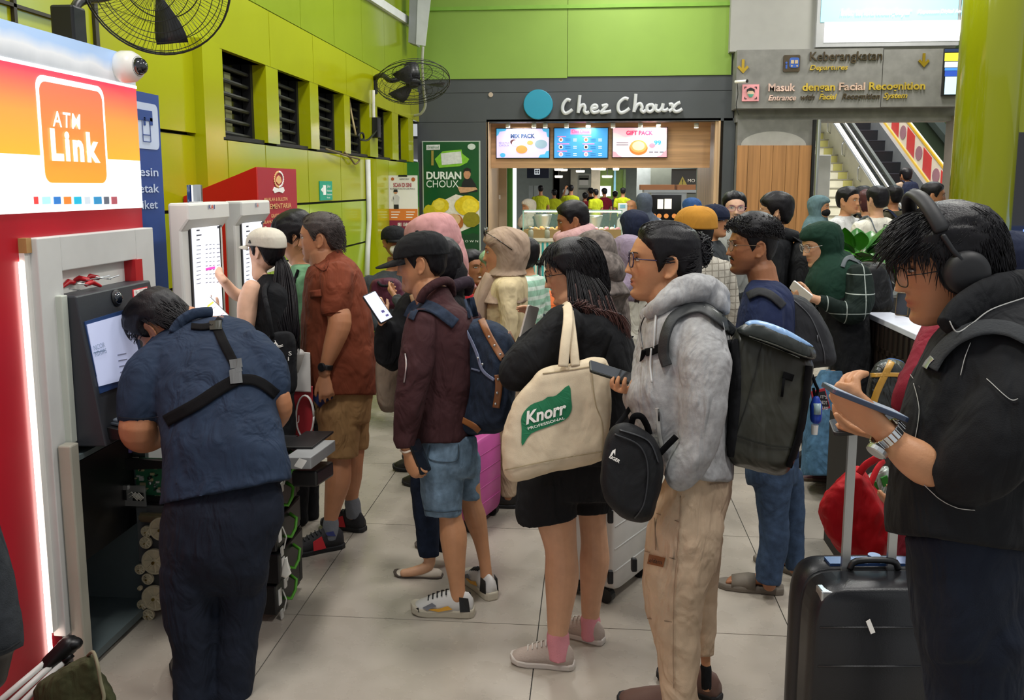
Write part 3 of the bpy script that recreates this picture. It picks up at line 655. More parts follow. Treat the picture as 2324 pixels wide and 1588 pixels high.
# ------------------------------------------------------------------ ATM wall, lightbox, frame
def rrect(pl, mb, x0, y0, x1, y1, rad, off=0, th=.004, m=0, hole=0):
    xm, ym = (x0+x1)/2, (y0+y1)/2; a = pl.p0+pl.x*np.dot(pl.at(x0, ym)-pl.p0, pl.x)+pl.y*np.dot(pl.at(xm, y0)-pl.p0, pl.y); u, v = np.dot(pl.at(x1, ym)-a, pl.x), np.dot(pl.at(xm, y1)-a, pl.y); su, sv = np.sign(u), np.sign(v); u, v = abs(u), abs(v)
    def ring(ins):
        r = max(rad-ins, .0005); out = []
        for cx, cy, a0 in ((u-ins-r, v-ins-r, 0), (ins+r, v-ins-r, 90), (ins+r, ins+r, 180), (u-ins-r, ins+r, 270)):
            for t in np.linspace(a0, a0+90, 7): out.append(a+pl.x*su*(cx+r*math.cos(math.radians(t)))+pl.y*sv*(cy+r*math.sin(math.radians(t)))+pl.n*off)
        return np.array(out)
    if not hole: return mb.prism(ring(0)-pl.n*th, pl.n*th, m)
    o, i = ring(0), ring(hole); return mb.loft([o-pl.n*th, o, i, i-pl.n*th, o-pl.n*th], m, False)
M_REDW = mat('crimson_wall', '#b01427', .28, 0, .04, 12, .07, 3, .5)
XA = -1.98; PA = Plane((1, 0, 0), (XA, 0, 0), (0, 1, 0)); XR = -1.985; PR = Plane((1, 0, 0), (XR, 0, 0), (0, 1, 0))
yr = float(PA.at(324, 471)[1]); zs = [float(PA.at(312, 130)[2]), float(PA.at(310, 202)[2]), float(PA.at(319, 365)[2]), float(PA.at(324, 471)[2])]
w = MB(); w.bx(XR-.5, XR, .2, 3.05, 0, zs[0]-.02); w.bx(XR-.5, XR, 3.05, yr, 1.62, zs[0]-.02); w.bx(XR-.5, XR, 3.78, yr, 0, 1.62); struct(w.build('wall_machine_bay', M_REDW, org=(XR, 0, 0)))
lb = thing('lit_machine_sign', 'large lit cash machine sign, orange and white with a rounded logo, above the red wall', 'sign', (XA, 2.8, zs[3]))
m = MB(); m.bx(XA-.3, XA-.004, .2, yr, zs[3], zs[0]); m.build('casing', M_WHITE, lb)
def ramp_z(name, stops, z0, z1, e=0, noise_=0):
    mm = mat(name, '#ffffff', .35, var=.0); nt = mm.node_tree; N = nt.nodes; L = nt.links; b = N['Principled BSDF']
    tc = [n for n in N if n.type == 'TEX_COORD'][0]; sp = N.new('ShaderNodeSeparateXYZ'); L.new(tc.outputs['Object'], sp.inputs[0])
    mr = N.new('ShaderNodeMapRange'); mr.inputs[1].default_value = z0; mr.inputs[2].default_value = z1; L.new(sp.outputs[2], mr.inputs[0]); src = mr.outputs[0]
    if noise_:
        nz = N.new('ShaderNodeTexNoise'); nz.inputs['Scale'].default_value = 3; nz.inputs['Detail'].default_value = 6; L.new(tc.outputs['Object'], nz.inputs['Vector'])
        ad = N.new('ShaderNodeMath'); ad.operation = 'MULTIPLY_ADD'; ad.inputs[1].default_value = noise_; ad.inputs[2].default_value = -noise_/2; L.new(nz.outputs['Fac'], ad.inputs[0])
        a2 = N.new('ShaderNodeMath'); L.new(ad.outputs[0], a2.inputs[0]); L.new(src, a2.inputs[1]); src = a2.outputs[0]
    rp = N.new('ShaderNodeValToRGB'); el = rp.color_ramp.elements
    for i, (p, c) in enumerate(stops):
        e_ = el[i] if i < 2 else el.new(p); e_.position = p; e_.color = lin(c)+[1]
    L.new(src, rp.inputs[0]); L.new(rp.outputs[0], b.inputs['Base Color']); L.new(rp.outputs[0], b.inputs['Emission Color']); b.inputs['Emission Strength'].default_value = e
    return mm
m = MB(); m.bx(XA-.004, XA, .2, yr, zs[1]+.012, zs[0]); m.build('printed_sky_strip', ramp_z('sky_print', [(.0, '#a9adb3'), (.45, '#dfe0e3'), (.75, '#a8c4ea')], zs[1]-zs[3], zs[0]-zs[3], .25, .7), lb)
m = MB(); m.bx(XA-.004, XA+.004, .2, yr, zs[1], zs[1]+.012); m.build('white_line', glow('sign_white', '#fffdfb', 1.0), lb)
M_GRAD = ramp_z('orange_print', [(.0, '#ff9d2e'), (.5, '#fb8a3c'), (.98, '#f2354f')], zs[2]-zs[3], zs[1]-zs[3], .85)
m = MB(); m.bx(XA-.004, XA, .2, yr, zs[2], zs[1]); m.build('orange_field', M_GRAD, lb)
m = MB(); m.bx(XA-.004, XA, .2, yr, zs[3], zs[2]); m.build('white_field', MATS['sign_white'], lb)
m = MB(); rrect(PA, m, 88, 184, 239, 419, .045, .003, .003); m.build('logo_outline', MATS['sign_white'], lb)
m = MB(); rrect(PA, m, 94, 197, 234, 415, .038, .005, .003); m.build('logo_field', ramp_z('logo_print', [(.0, '#ff9a28'), (.5, '#fc7f33'), (.98, '#f4604a')], 0, .5, .85), lb)
PA.text('ATM', 114, 286, 178, 35, .008, MATS['sign_white'], lb, bold=.012, shear=.1, sp=1.15); PA.text('Link', 112, 360, 222, 66, .008, MATS['sign_white'], lb, bold=.045, sp=1.2)
cc = ['#d83a3a', '#9fd0e6', '#2a6db5', '#e8762c', '#19a3c4', '#b9c3cc', '#2b7fae', '#555a66', '#9a4a55']
for (a, b, c) in zip((76, 94, 121, 144, 167, 190, 212, 235, 252), (85, 113, 136, 160, 183, 203, 229, 246, 264), cc):
    m = MB(); PA.quad(m, a, 446, b, 463, .004, .003); m.build('card_emblem', glow('print_'+c[1:], c, .7), lb)
# camera dome on the lightbox
dm = thing('dome_camera', 'white dome security camera with a dark lens on the lit sign', 'camera', PX(285, 175, XA))
c = PX(272, 152, XA); m = MB(); m.lathe(c, [(.060, 0), (.066, .02), (.064, .06), (.05, .085), (.036, .092)], (1, -.15, 0), 28); m.build('housing', mat('camera_white', '#e7e5de', .35), dm, True)
m = MB(); k = nrm((1, -.15, 0)); m.lathe(c+k*.085, [(.037, 0), (.036, .012), (.03, .028), (.018, .038), (.004, .042)], k, 24); m.build('dome', mat('dome_smoke', '#15161b', .06, spec=1), dm, True)
m = MB(); m.lathe(c+k*.08, [(.041, 0), (.041, .01), (.034, .012)], k, 24); m.build('ring', M_GREYP, dm, True)
# glowing strip and white frame around the machine
XF = -1.935; PF = Plane((1, 0, 0), (XF, 0, 0), (0, 1, 0))
ya, yb, zt = float(PF.at(83, 539)[1]), float(PF.at(347, 516)[1]), float(PF.at(347, 516)[2]); yi0, yi1, zi = float(PF.at(142, 611)[1]), float(PF.at(311, 590)[1]), float(PF.at(311, 588)[2]); zb = float(PF.at(130, 1462)[2])
fr = thing('machine_surround', 'white wooden surround framing the opened cash machine', 'frame', (XF, (ya+yb)/2, 0)); m = MB()
M_FRM = mat('frame_white', '#c9c9c6', .5, 0, .05, 30, .05)
zb = max(zb, .03); m.bx(XR, XF, ya, yi0, zb, zt); m.bx(XR, XF, yi1, yb, zb, zt); m.bx(XR, XF, yi0, yi1, zi, zt); m.build('frame', M_FRM, fr, bevel=.004)
m = MB(); m.bx(XR, XF-.03, ya-.03, ya, zb+.03, zt-.05); m.build('side_board', M_WHITE, fr)
m = MB(); m.bx(XR, XF-.02, ya-.03, ya-.001, zt-.05, zt+.002); m.build('bare_wood_corner', mat('raw_wood', '#a9824e', .7), fr)
m = MB(); m.bx(XR, XR+.014, ya-.037, ya-.031, .1, zt-.08); tag(m.build('light_strip', glow('strip_glow', '#fff3e6', 7)), 'thin glowing light strip down the left of the white surround', 'light')
m = MB(); m.bx(XR-.4, XF-.1, yi0, yi1, 1.42, 1.44); m.bx(XR-.0, XR+.01, yi0, yi1, 1.44, zi); m.build('niche', M_WHITE, fr)
m = MB(); q = PX(252, 620, XF-.1); m.bx(XR+.01, XR+.06, q[1], q[1]+.06, 1.44, zi); m.build('red_upright', M_RED, fr)
for (px, py) in ((12, 1000), (22, 1160), (36, 1255), (42, 1390)):
    pass
# the machine itself: tilted fascia, screen, keypad, opened cabinet below
at = thing('cash_machine', 'dark grey cash machine with a lit screen and its cabinet standing open', 'cash machine', (XF, 3.4, 0))
p1, p2 = PX(172, 672, -1.88), PX(341, 637, -1.88); p2[2] = p1[2]; p3 = PX(240, 1015, -1.80); p3[1] = p1[1]
nrm_ = np.cross(p2-p1, p3-p1); nrm_ = -nrm_ if nrm_[0] < 0 else nrm_; PM = Plane(nrm_, p1, (0, 1, 0)); H_ = np.linalg.norm(p3-p1); dn = nrm(p3-p1); Wm = p2[1]-p1[1]
M_ATM = mat('machine_charcoal', '#2f3238', .42, 0, .06, 120); M_ATMB = mat('machine_blue', '#27406e', .4); M_ATMS = mat('machine_side', '#b9beb4', .5)
m = MB(); m.prism([p1, p1+np.array([-.35, 0, 0]), p1+np.array([-.35, 0, -H_]), p3], (0, Wm, 0)); m.build('head_unit', M_ATM, at, bevel=.006)
m = MB(); q = PX(150, 672, -1.88); m.bx(-2.2, -1.91, q[1]+.02, p1[1]-.002, p3[2]+.02, p1[2]+.005); m.build('side_panel', M_ATMS, at, bevel=.004)
m = MB(); PM.poly(m, [(190, 730), (300, 697), (330, 855), (226, 893)], .004, .004); m.build('screen_bezel', M_ATMB, at)
scr = MB(); PM.poly(scr, [(194, 737), (292, 709), (322, 850), (222, 877)], .007, .004); so = scr.build('screen', glow('atm_screen', '#a9b0cc', .5), at)
PM.text('NCOR', 207, 796, 234, 11, .010, mat('screen_grey', '#7f93b0', .5), so); PM.text('XDORS', 209, 810, 238, 11, .010, MATS['screen_grey'], so); m = MB(); PM.poly(m, [(208, 800), (235, 794), (235, 796), (208, 802)], .009, .002); m.build('screen_rule', MATS['screen_grey'], so)
for k in range(5): m = MB(); y = 805+k*13; PM.poly(m, [(262+k*2, y), (282+k*2, y-4), (282+k*2, y-1), (262+k*2, y+3)], .009, .002); m.build('screen_line', mat('screen_pale', '#9ea5c4', .5), so)
m = MB(); c = PM.fix(263, 676, .0); m.lathe(c, [(.026, 0), (.026, .012), (.02, .02), (.008, .025)], PM.n, 20); m.build('camera_eye', mat('eye_glass', '#0b1420', .05, spec=1), at, True)
m = MB(); m.lathe(c, [(.034, 0), (.034, .006), (.027, .01)], PM.n, 20); m.build('camera_rim', M_DARK, at, True)
m = MB(); PM.poly(m, [(300, 657), (333, 650), (334, 668), (301, 675)], .003, .003); st = m.build('price_sticker', mat('sticker_red', '#c8323a', .5), at); m = MB(); PM.poly(m, [(302, 659), (331, 653), (332, 666), (303, 672)], .005, .003); m.build('sticker_face', M_WTXT, st); PM.text('Rp. 50.000,-', 304, 668, 331, 8, .008, M_KTXT, st)
m = MB(); q = PM.fix(225, 885); m.prism([q, q+np.array([.0, 0, -.14]), q+np.array([.10, 0, -.16]), q+np.array([.10, 0, -.19]), q+np.array([-.1, 0, -.19]), q+np.array([-.1, 0, 0])], (0, .5, 0)); m.build('keypad_shelf', M_BLACK, at)
kp = MB(); b0 = q+np.array([.01, .03, -.138])
kp.box(b0, (.085, 0, -.018), (0, .3, 0), (0, 0, .006)); kpo = kp.build('keypad', mat('keypad_metal', '#4e5660', .4, .4), at)
for i in range(3):
    for j in range(5): m = MB(); m.box(b0+np.array([.006+.026*i, .02+.05*j, .007-.0055*i]), (.02, 0, -.004), (0, .038, 0), (0, 0, .006)); m.build('key', mat('key_yellow', '#b3a32e', .5) if (i, j) == (0, 1) else (mat('key_steel', '#8f9aa8', .4, .5)), kpo)
m = MB(); q2 = q+np.array([.10, 0, -.19]); m.box(q2, (0, .5, 0), (.012, 0, 0), (0, 0, -.05)); m.build('shelf_lip', M_ATMB, at)
zc = p3[2]-.03; M_CAB = mat('cabinet_inside', '#5a6668', .5, 0, .04, 40, .08); M_CABT = mat('cabinet_edge', '#a7a496', .5)
c0, c1 = float(PX(172, 1200, -1.9)[1]), float(PX(172, 1200, -1.9)[1])+.55
m = MB(); m.bx(-2.55, -2.5, c0, c1, 0, zc); m.bx(-2.5, -1.9, c1-.02, c1, 0, zc); m.bx(-2.5, -1.9, c0, c0+.02, 0, zc); m.bx(-2.5, -1.9, c0, c1, .02, .05); m.bx(-2.5, -1.9, c0, c1, zc-.02, zc); m.build('cabinet', M_CAB, at)
m = MB(); m.bx(-1.93, -1.88, c0-.03, c0+.025, 0, p3[2]+.03); m.build('door_post', M_CABT, at, bevel=.006)
m = MB(); m.bx(-2.45, -1.95, c0+.03, c1-.03, zc-.45, zc-.05); m.build('inner_box', M_BLACK, at)
# keys lying on top of the machine
random.seed(3); zk = p1[2]+.012
for i in range(12):
    a = random.uniform(0, 6.28); x, y = -1.98+random.uniform(-.05, .07), p1[1]+.12+random.uniform(-.10, .20); red = i < 7
    t = thing('key', ('red tagged key in the heap' if red else 'bare steel key at the edge of the heap')+' on top of the cash machine', 'key', (x, y, zk), 'keys heaped on the machine'); d_ = np.array([math.cos(a), math.sin(a), random.uniform(-.05, .25)])
    m = MB(); h = zk+random.uniform(.0, .035); m.tube([(x, y, h), np.array([x, y, h])+d_*.045], .003, 6); m.lathe((x, y, h), [(.010, -.0015), (.010, .0015)], (.2, .1, 1), 12); m.build('blade', M_STEEL, t)
    if red: m = MB(); m.tube([(x, y, h), np.array([x, y, h])-d_*.03+np.array([0, 0, .012]), np.array([x, y, h])-d_*.07], [.009, .011, .006], 8, round=True); m.build('fob', M_RED, t, True)
# dispenser rack pulled out in front of the technician
dY = 3.45; PD = Plane((0, -1, 0), (0, dY, 0), (1, 0, 0)); xr = float(PD.at(600, 1300)[0]); xl = float(PD.at(318, 1300)[0]); xrail = -1.9
rk = thing('cash_dispenser_rack', 'black cash dispenser rack with gears pulled out of the cash machine', 'machine part', ((xl+xr)/2, dY+.15, 0))
m = MB(); m.bx(xl+.03, xr-.02, dY+.03, dY+.33, .06, .53); m.build('core', M_BLACK, rk)
m = MB(); m.bx(xl-.0, xl+.34, dY+.0, dY+.012, .04, .50); m.build('side_plate', mat('clear_plate', '#77787a', .25, alpha=.35), rk)
M_GEAR = mat('gear_cream', '#cfc3a6', .45)
def gear(px, py, r):
    c = PD.fix(px, py, .02); m = MB(); m.lathe(c, [(r, 0), (r, .012), (r*.86, .013), (r*.84, .006), (r*.25, .006), (r*.22, .02), (r*.1, .02), (r*.08, .006)], (0, -1, 0), 40)
    for k in range(8): a = k*math.pi/4; e = np.array([math.cos(a), 0, math.sin(a)]); m.tube([c+e*r*.2+np.array([0, -.008, 0]), c+e*r*.86+np.array([0, -.008, 0])], .004, 5)
    g = m.build('gear', M_GEAR, rk); m = MB(); m.lathe(c, [(r*.12, 0), (r*.12, .026)], (0, -1, 0), 12); m.build('axle', mat('brass', '#8f7a3a', .35, .8), g)
for gx, gy, gr in ((340, 1200, .024), (372, 1195, .05), (338, 1225, .026), (358, 1268, .056), (343, 1307, .024), (341, 1306, .022), (325, 1285, .022), (325, 1328, .010), (358, 1350, .056), (330, 1365, .022), (344, 1388, .026), (362, 1430, .058), (334, 1445, .022), (347, 1468, .026)): gear(gx, gy, gr)
m = MB(); z = float(PD.at(250, 1180)[2]); 
for k, (o, hh) in enumerate(((.0, .012), (.028, .012), (.014, .018))): m.bx(xrail, xr-.2, dY-.01-(.012 if k == 2 else 0), dY+.005, z+o, z+o+hh)
m.build('slide_rail', mat('rail_steel', '#a59b7c', .3, .8), rk)
m = MB(); m.bx(float(PD.at(268, 1130)[0]), xr-.1, dY+.02, dY+.3, z+.05, z+.075); m.build('tray', M_BLACK, rk)
M_PCB = mat('circuit_green', '#2f7350', .45); pcb = MB(); a, b = PD.at(298, 1145), PD.at(420, 1050); pcb.bx(a[0], b[0], dY+.05, dY+.055, a[2], b[2]); po = pcb.build('circuit_board', M_PCB, rk)
random.seed(11)
for i in range(46):
    u, v = random.random(), random.random(); s_ = random.uniform(.004, .013); c = np.array([a[0]+(b[0]-a[0])*u*.6, dY+.05, a[2]+(b[2]-a[2])*v]); m = MB()
    if i % 3 == 0: m.lathe(c, [(s_*.6, 0), (s_*.6, .018), (s_*.3, .02)], (0, -1, 0), 10); m.build('capacitor', M_STEEL if i % 2 else mat('cap_black', '#1d2422', .4), po)
    else: m.bx(c[0]-s_, c[0]+s_, dY+.042, dY+.05, c[2]-s_*.6, c[2]+s_*.6); m.build('chip', [M_BLACK, mat('chip_cream', '#b8ad86', .5), mat('chip_grey', '#c9cbc5', .5)][i % 3], po)
m = MB(); PD.quad(m, 258, 1096, 338, 1142, .03, .006); PD.quad(m, 256, 1094, 300, 1104, .04, .02); m.build('bracket', M_STEEL, rk)
m = MB(); PD.quad(m, 266, 1106, 296, 1128, .034, .006); PD.quad(m, 310, 1112, 334, 1130, .034, .006); m.build('bracket_plate', M_BLACK, rk)
m = MB(); PD.poly(m, [(300, 1031), (420, 1038), (420, 1052), (302, 1056)], .06, .02); m.build('bar', M_BLACK, rk)
m = MB()
for k in range(9): q = PD.fix(305+k*2, 1112+((k*7) % 9), .05); m.tube([q, q+np.array([.02, -.01, .014]), q+np.array([.035, 0, -.012])], .002, 5)
m.build('cable_tie', mat('tie_white', '#d9d6cc', .5), rk)
m = MB(); q = PD.fix(290, 1060, .03); m.tube([q, q+np.array([-.03, -.01, .02]), q+np.array([-.02, 0, -.07]), q+np.array([.0, .01, -.1])], .003, 6); m.tube([q+np.array([.05, 0, .03]), q+np.array([.1, -.02, .05]), q+np.array([.16, 0, .05])], .003, 6); m.build('wire', M_BLACK, rk, True)
for k in range(5):
    z0 = .035+k*.142; cs = thing('cash_cassette', ['lowest', 'second lowest', 'middle', 'second highest', 'topmost'][k]+' black cash cassette with a green handle in the stack beside the technician', 'cassette', (xr+.03, dY+.15, z0), 'cash cassettes in the rack')
    e = .01*((k*2) % 3); m = MB(); m.bx(xr-.02, xr+.05+e, dY-.01, dY+.3, z0, z0+.13); m.build('case', M_BLACK, cs, bevel=.006)
    m = MB(); x = xr+.058+e; m.tube([(x-.01, dY+.10, z0+.028), (x+.02, dY+.10, z0+.025), (x+.028, dY+.13, z0+.05), (x+.028, dY+.15, z0+.09), (x-.005, dY+.16, z0+.105)], .012, 8, ry=.007); m.build('handle', mat('handle_green', '#55a02c', .45), cs, True)
    m = MB(); m.bx(x-.008, x-.004, dY+.02, dY+.05, z0+.03, z0+.10); m.build('label', M_WTXT, cs)
    m = MB(); m.tube([(x, dY+.05, z0+.09), (x+.02, dY+.04, z0+.05), (x+.01, dY+.03, z0+.0)], .003, 6); m.bx(x, x+.006, dY+.015, dY+.04, z0-.03, z0+.01); m.build('tag', mat('tag_white', '#c8c6bf', .6), cs)
    m = MB(); m.bx(xr-.02, xr+.05, dY+.3, dY+.335, z0+.01, z0+.125); m.build('end_cap', M_DARK, cs)
m = MB(); puff(m, dY-.08, [(645, 1268), (652, 1262), (655, 1285), (662, 1300), (650, 1312), (638, 1308), (640, 1290)], .008); tag(m.build('paper_tag', mat('tag_paper', '#d4d1c8', .7), smooth=True), 'crumpled white tag hanging from the black cassettes', 'tag')
ly = thing('service_tray', 'grey open tray with a black lid behind the technician', 'tray', P(680, 1080, 3.6)); 
m = MB(); q = P(640, 1020, 3.75); m.box(q, cv(.13, -.0, .0), cv(.02, .02, -.35), (0, 0, .012)); m.build('lid', M_BLACK, ly, bevel=.004)
m = MB(); q = P(645, 1065, 3.6); m.box(q, cv(.11, .0, 0), cv(.03, .02, -.35), (0, 0, .05)); m.build('body', M_GREYP, ly, bevel=.004); m = MB(); q = P(668, 1058, 3.55); m.box(q, cv(.02, .03, 0), cv(.03, -.01, 0), (0, 0, .004)); m.build('label', M_WTXT, ly)
m = MB(); q = P(662, 1105, 3.75); m.box(q, cv(.11, .0, 0), cv(.02, .0, -.25), (0, 0, .07)); m.build('underside', M_BLACK, ly, bevel=.01)
# blue ticket printing sign beside the lightbox
XB = -2.14; PB_ = Plane((1, 0, 0), (XB, 0, 0), (0, 1, 0)); bs = thing('blue_ticket_sign', 'tall blue sign panel half hidden behind the lit cash machine sign', 'sign', (XB, 3.9, 0))
y1_ = float(PB_.at(364, 300)[1]); m = MB(); m.bx(XB-.12, XB, yr+.0, y1_, 0, float(PB_.at(362, 217)[2])); m.build('panel', mat('sign_blue', '#27478f', .4, var=.04), bs)
m = MB(); rrect(PB_, m, 285, 232, 358, 337, .03, .003, .003); ic = m.build('pictogram', mat('sign_pale', '#c3cfe6', .5), bs)
m = MB(); PB_.quad(m, 290, 248, 343, 272, .006, .003); PB_.quad(m, 324, 266, 328, 284, .006, .003); PB_.quad(m, 338, 268, 344, 284, .006, .003); m.build('printer_mark', MATS['sign_blue'], ic)
m = MB(); rrect(PB_, m, 321, 270, 339, 322, .006, .007, .002, hole=.003); PB_.quad(m, 322, 305, 338, 307, .007, .002); m.build('ticket_mark', MATS['sign_blue'], ic)
for t, y, xa, xb in (('Mesin', 397, 292, 357), ('Cetak', 436, 294, 359), ('Tiket', 474, 305, 356)): PB_.text(t, xa, y+1, xb, 20, .004, MATS['sign_pale'], bs, bold=.012)
# check-in kiosks
def kiosk(X, pa, pb, ps, ytop, label, scr_px, n):
    pl = Plane((1, 0, 0), (X, 0, 0), (0, 1, 0)); ya, yb = float(pl.at(pa, 500)[1]), float(pl.at(pb, 500)[1]); zt = float(pl.at((pa+pb)/2, ytop)[2]); M = mat('kiosk_white', '#dcdbd6', .35, var=.02)
    k = thing('ticket_kiosk', label, 'kiosk', (X-.05, (ya+yb)/2, 0), 'white ticket kiosks'); m = MB()
    dx = .07; b = [(X-dx-.02, zt), (X+.012, zt), (X+.012, zt-.075), (X-.03, zt-.13), (X-.03, .12), (X+.02, .1), (X+.02, 0), (X-dx-.02, 0)]
    m.prism([(x, ya, z) for x, z in b], (0, yb-ya, 0)); m.build('body', M, k, bevel=.012)
    p2 = Plane((1, 0, 0), (X-.03, 0, 0), (0, 1, 0)); m = MB(); (x0, y0), (x1, y1) = scr_px; m2 = MB(); rrect(p2, m2, x0, y0, x1, y1, .02, .006, .008); m2.build('screen_bezel', M_BLACK, k)
    e = (x1-x0)*.06; m3 = MB(); rrect(p2, m3, x0+e, y0+12, x1-e, y1-15, .004, .009, .004); s_ = m3.build('screen', glow('kiosk_screen', '#eef0fb', .92), k)
    W_ = x1-x0; ink = mat('screen_ink', '#8f94ab', .5); inkd = mat('screen_ink_dark', '#4d5060', .5)
    for i in range(10): 
        for j, (u, w_) in enumerate(((.12, .14), (.42, .06), (.54, .06), (.66, .05), (.78, .1))): m = MB(); yy = y0+58+i*9.5; p2.quad(m, x0+W_*u, yy-u*5, x0+W_*(u+w_), yy+1.6-u*5, .011, .002); m.build('screen_entry', ink, s_)
    for (u, v, w_, h_) in ((.12, 22, .1, 3), (.12, 33, .16, 3), (.8, 14, .05, 5), (.88, 12, .06, 3), (.12, 44, .1, 2)): m = MB(); p2.quad(m, x0+W_*u, y0+v, x0+W_*(u+w_), y0+v+h_, .011, .002); m.build('screen_heading', inkd, s_)
    m = MB(); yy = y0+113; p2.quad(m, x0+W_*.42, yy, x0+W_*.72, yy-6, .011, .002); m.build('screen_button', glow('button_magenta', '#e04fb4', .8), s_)
    xa, xb = (x0+x1)/2-W_*.04+6, (x0+x1)/2+W_*.3; q = (xb-xa)/3; p3 = Plane((1, 0, 0), (X+.012, 0, 0), (0, 1, 0))
    for i, (t, c) in enumerate((('K', '#2b3a78'), ('A', '#d9432f'), ('I', '#2b3a78'))): p3.text(t, xa+q*i+.5, ytop+15, xa+q*(i+1)-.5-(3 if t == 'I' else 0), 9.5, .003, mat('print_'+c[1:], c, .5), k, bold=.03)
    return k, ya, yb, zt
kiosk(-1.84, 424, 518, 402, 459, 'white self service ticket kiosk the woman in the pale cap is touching', ((433, 499), (503, 790)), 0)
_, ka, kb, kz = kiosk(-1.84, 546, 610, 520, 455, 'white ticket kiosk standing in front of the red magazine stand', ((549, 490), (599, 780)), 1)
c = PX(443, 459, -1.9); m = MB(); m.lathe(c, [(.034, 0), (.036, .004), (.036, .082), (.033, .084), (.031, .07)], (0, 0, 1), 28); tag(m.build('metal_can', M_CHROME, smooth=False), 'shiny steel can on top of the first white kiosk', 'can')
# red magazine stand
XS = -2.14; PK = Plane((1, 0, 0), (XS, 0, 0), (0, 1, 0)); y0_, y1_ = float(PK.at(584, 450)[1]), float(PK.at(674, 450)[1]); zt = float(PK.at(585, 379)[2]); zlo = float(PYY(416, 446, y0_)[2]); xlo = float(PYY(416, 446, y0_)[0])
ms_ = thing('magazine_stand', 'tall red magazine stand with a gold emblem behind the white kiosks', 'stand', (XS-.2, y0_, 0))
m = MB(); m.prism([(XS, y0_, 0), (XS, y0_, zt), (xlo, y0_, zlo), (xlo, y0_, 0)], (0, .02, 0)); m.prism([(XS-.012, y0_+.02, zt), (xlo, y0_+.02, zlo), (xlo, y1_, zlo), (XS-.012, y1_, zt)], (0, 0, -.02)); m.bx(xlo, xlo+.02, y0_+.02, y1_, 0, zlo-.03); m.build('side_panel', mat('stand_red', '#c40f16', .35, var=.03), ms_)
zh = float(PK.at(630, 520)[2]); m = MB(); m.bx(XS-.012, XS, y0_+.021, y1_, zh, zt); m.build('header', mat('stand_crimson', '#a81d30', .5, var=.03), ms_)
for z in (1.28, 1.0, .72, .44): m = MB(); m.bx(xlo, XS, y0_+.021, y1_, z, z+.018); m.build('shelf', mat('stand_shelf', '#cfcac0', .5), ms_)
M_GOLD = mat('gold_print', '#e5b878', .5)
for t, xa, xb, y, hh in (('MAJALAH & BULETIN', 598, 651, 457, 8), ('PARLEMENTARIA', 589, 660, 476, 12), ('GRATIS', 614, 632, 494, 8), ('SILAHKAN DIAMBIL', 596, 646, 508, 7)): PK.text(t, xa, y, xb, hh, .003, M_GOLD, ms_, bold=.01)
m = MB(); e2 = MB()
for k in range(22):
    a = math.pi/2+(k+.5)/22*2*math.pi
    if 40 < (k/22*360) < 0: continue
    x, y = 632+10*math.cos(a), 407-17*math.sin(a); c = PK.fix(x, y, .003); mm = m if math.cos(a) < 0 else e2; mm.ell(c, [PK.x*.011, PK.y*.009, PK.n*.004], 8, 6)
em = m.build('emblem_wheat', M_GOLD, ms_); e2.build('emblem_cotton', M_WTXT, em); m = MB(); PK.poly(m, [(628, 402), (632, 398), (636, 402), (638, 412), (632, 419), (626, 412)], .004, .004); m.build('emblem_bird', M_GOLD, em); m = MB(); PK.poly(m, [(619, 432), (622, 424), (631, 428), (642, 424), (645, 432), (641, 438), (632, 435), (622, 438)], .004, .004); m.build('emblem_ribbon', M_WTXT, em)
# wall signs, cables
es = thing('exit_sign', 'small green evacuation sign stuck on the lime wall', 'sign', PW.at(738, 455)); m = MB(); PW.quad(m, 724, 454, 752, 411, .01, .008); m.build('plate', mat('exit_green', '#149a7c', .5), es); PW.text('Jalur', 739, 425, 747, 6, .013, M_WTXT, es); PW.text('Evakuasi', 739, 435, 750, 5, .013, M_WTXT, es); PW.text('Evacuation', 739, 443, 750, 4, .013, M_WTXT, es); PW.text('Route', 739, 450, 746, 4, .013, M_WTXT, es)
m = MB(); PW.quad(m, 731, 442, 737, 420, .013, .004); PW.poly(m, [(726, 431), (730, 425), (730, 437)], .013, .003); m.build('pictogram', M_WTXT, es)
m = MB(); m.tube([PW.fix(829, 362, .03), PW.fix(832, 500, .03), PW.fix(829, 560, .03), PW.fix(823, 625, .05)], .03, 10); tag(m.build('wall_pipe', mat('pipe_white', '#c9cbc6', .5), smooth=True), 'white pipe running down the lime wall past the poster', 'pipe')
PN = Plane((0, -1, 0), (0, 11.2, 0), (1, 0, 0)); nt_ = thing('wall_notice', 'small yellow and white warning notice on the olive pier', 'notice', PN.at(868, 414)); m = MB(); PN.quad(m, 859, 414, 878, 389, 0, .01); m.build('sheet', mat('notice_cream', '#d8cfa9', .6), nt_); m = MB(); PN.quad(m, 861, 396, 868, 391, .003, .003); PN.quad(m, 861, 411, 866, 399, .003, .003); m.build('notice_picture', mat('notice_red', '#b5452e', .6), nt_); m = MB()
for k in range(4): PN.quad(m, 868, 401+k*3.4, 877, 399+k*3.4, .003, .003)
m.build('notice_lines', mat('notice_amber', '#c98f2a', .6), nt_)
n2 = thing('wall_notice', 'grey printed notice sheet low on the olive pier', 'notice', PN.at(868, 528)); m = MB(); PN.quad(m, 858, 528, 879, 462, 0, .01); m.build('sheet', mat('notice_grey', '#8f9a86', .3), n2); m = MB()
for k in range(9): PN.quad(m, 861, 472+k*5, 876-(k*5 % 7), 470.5+k*5, .003, .003)
m.build('notice_text', mat('notice_ink', '#4f5a52', .6), n2)
w = MB(); PN.quad(w, 856, 640, 884, 366, -.011, .02); struct(w.build('wall_left_pier', [M_OLIVE]))
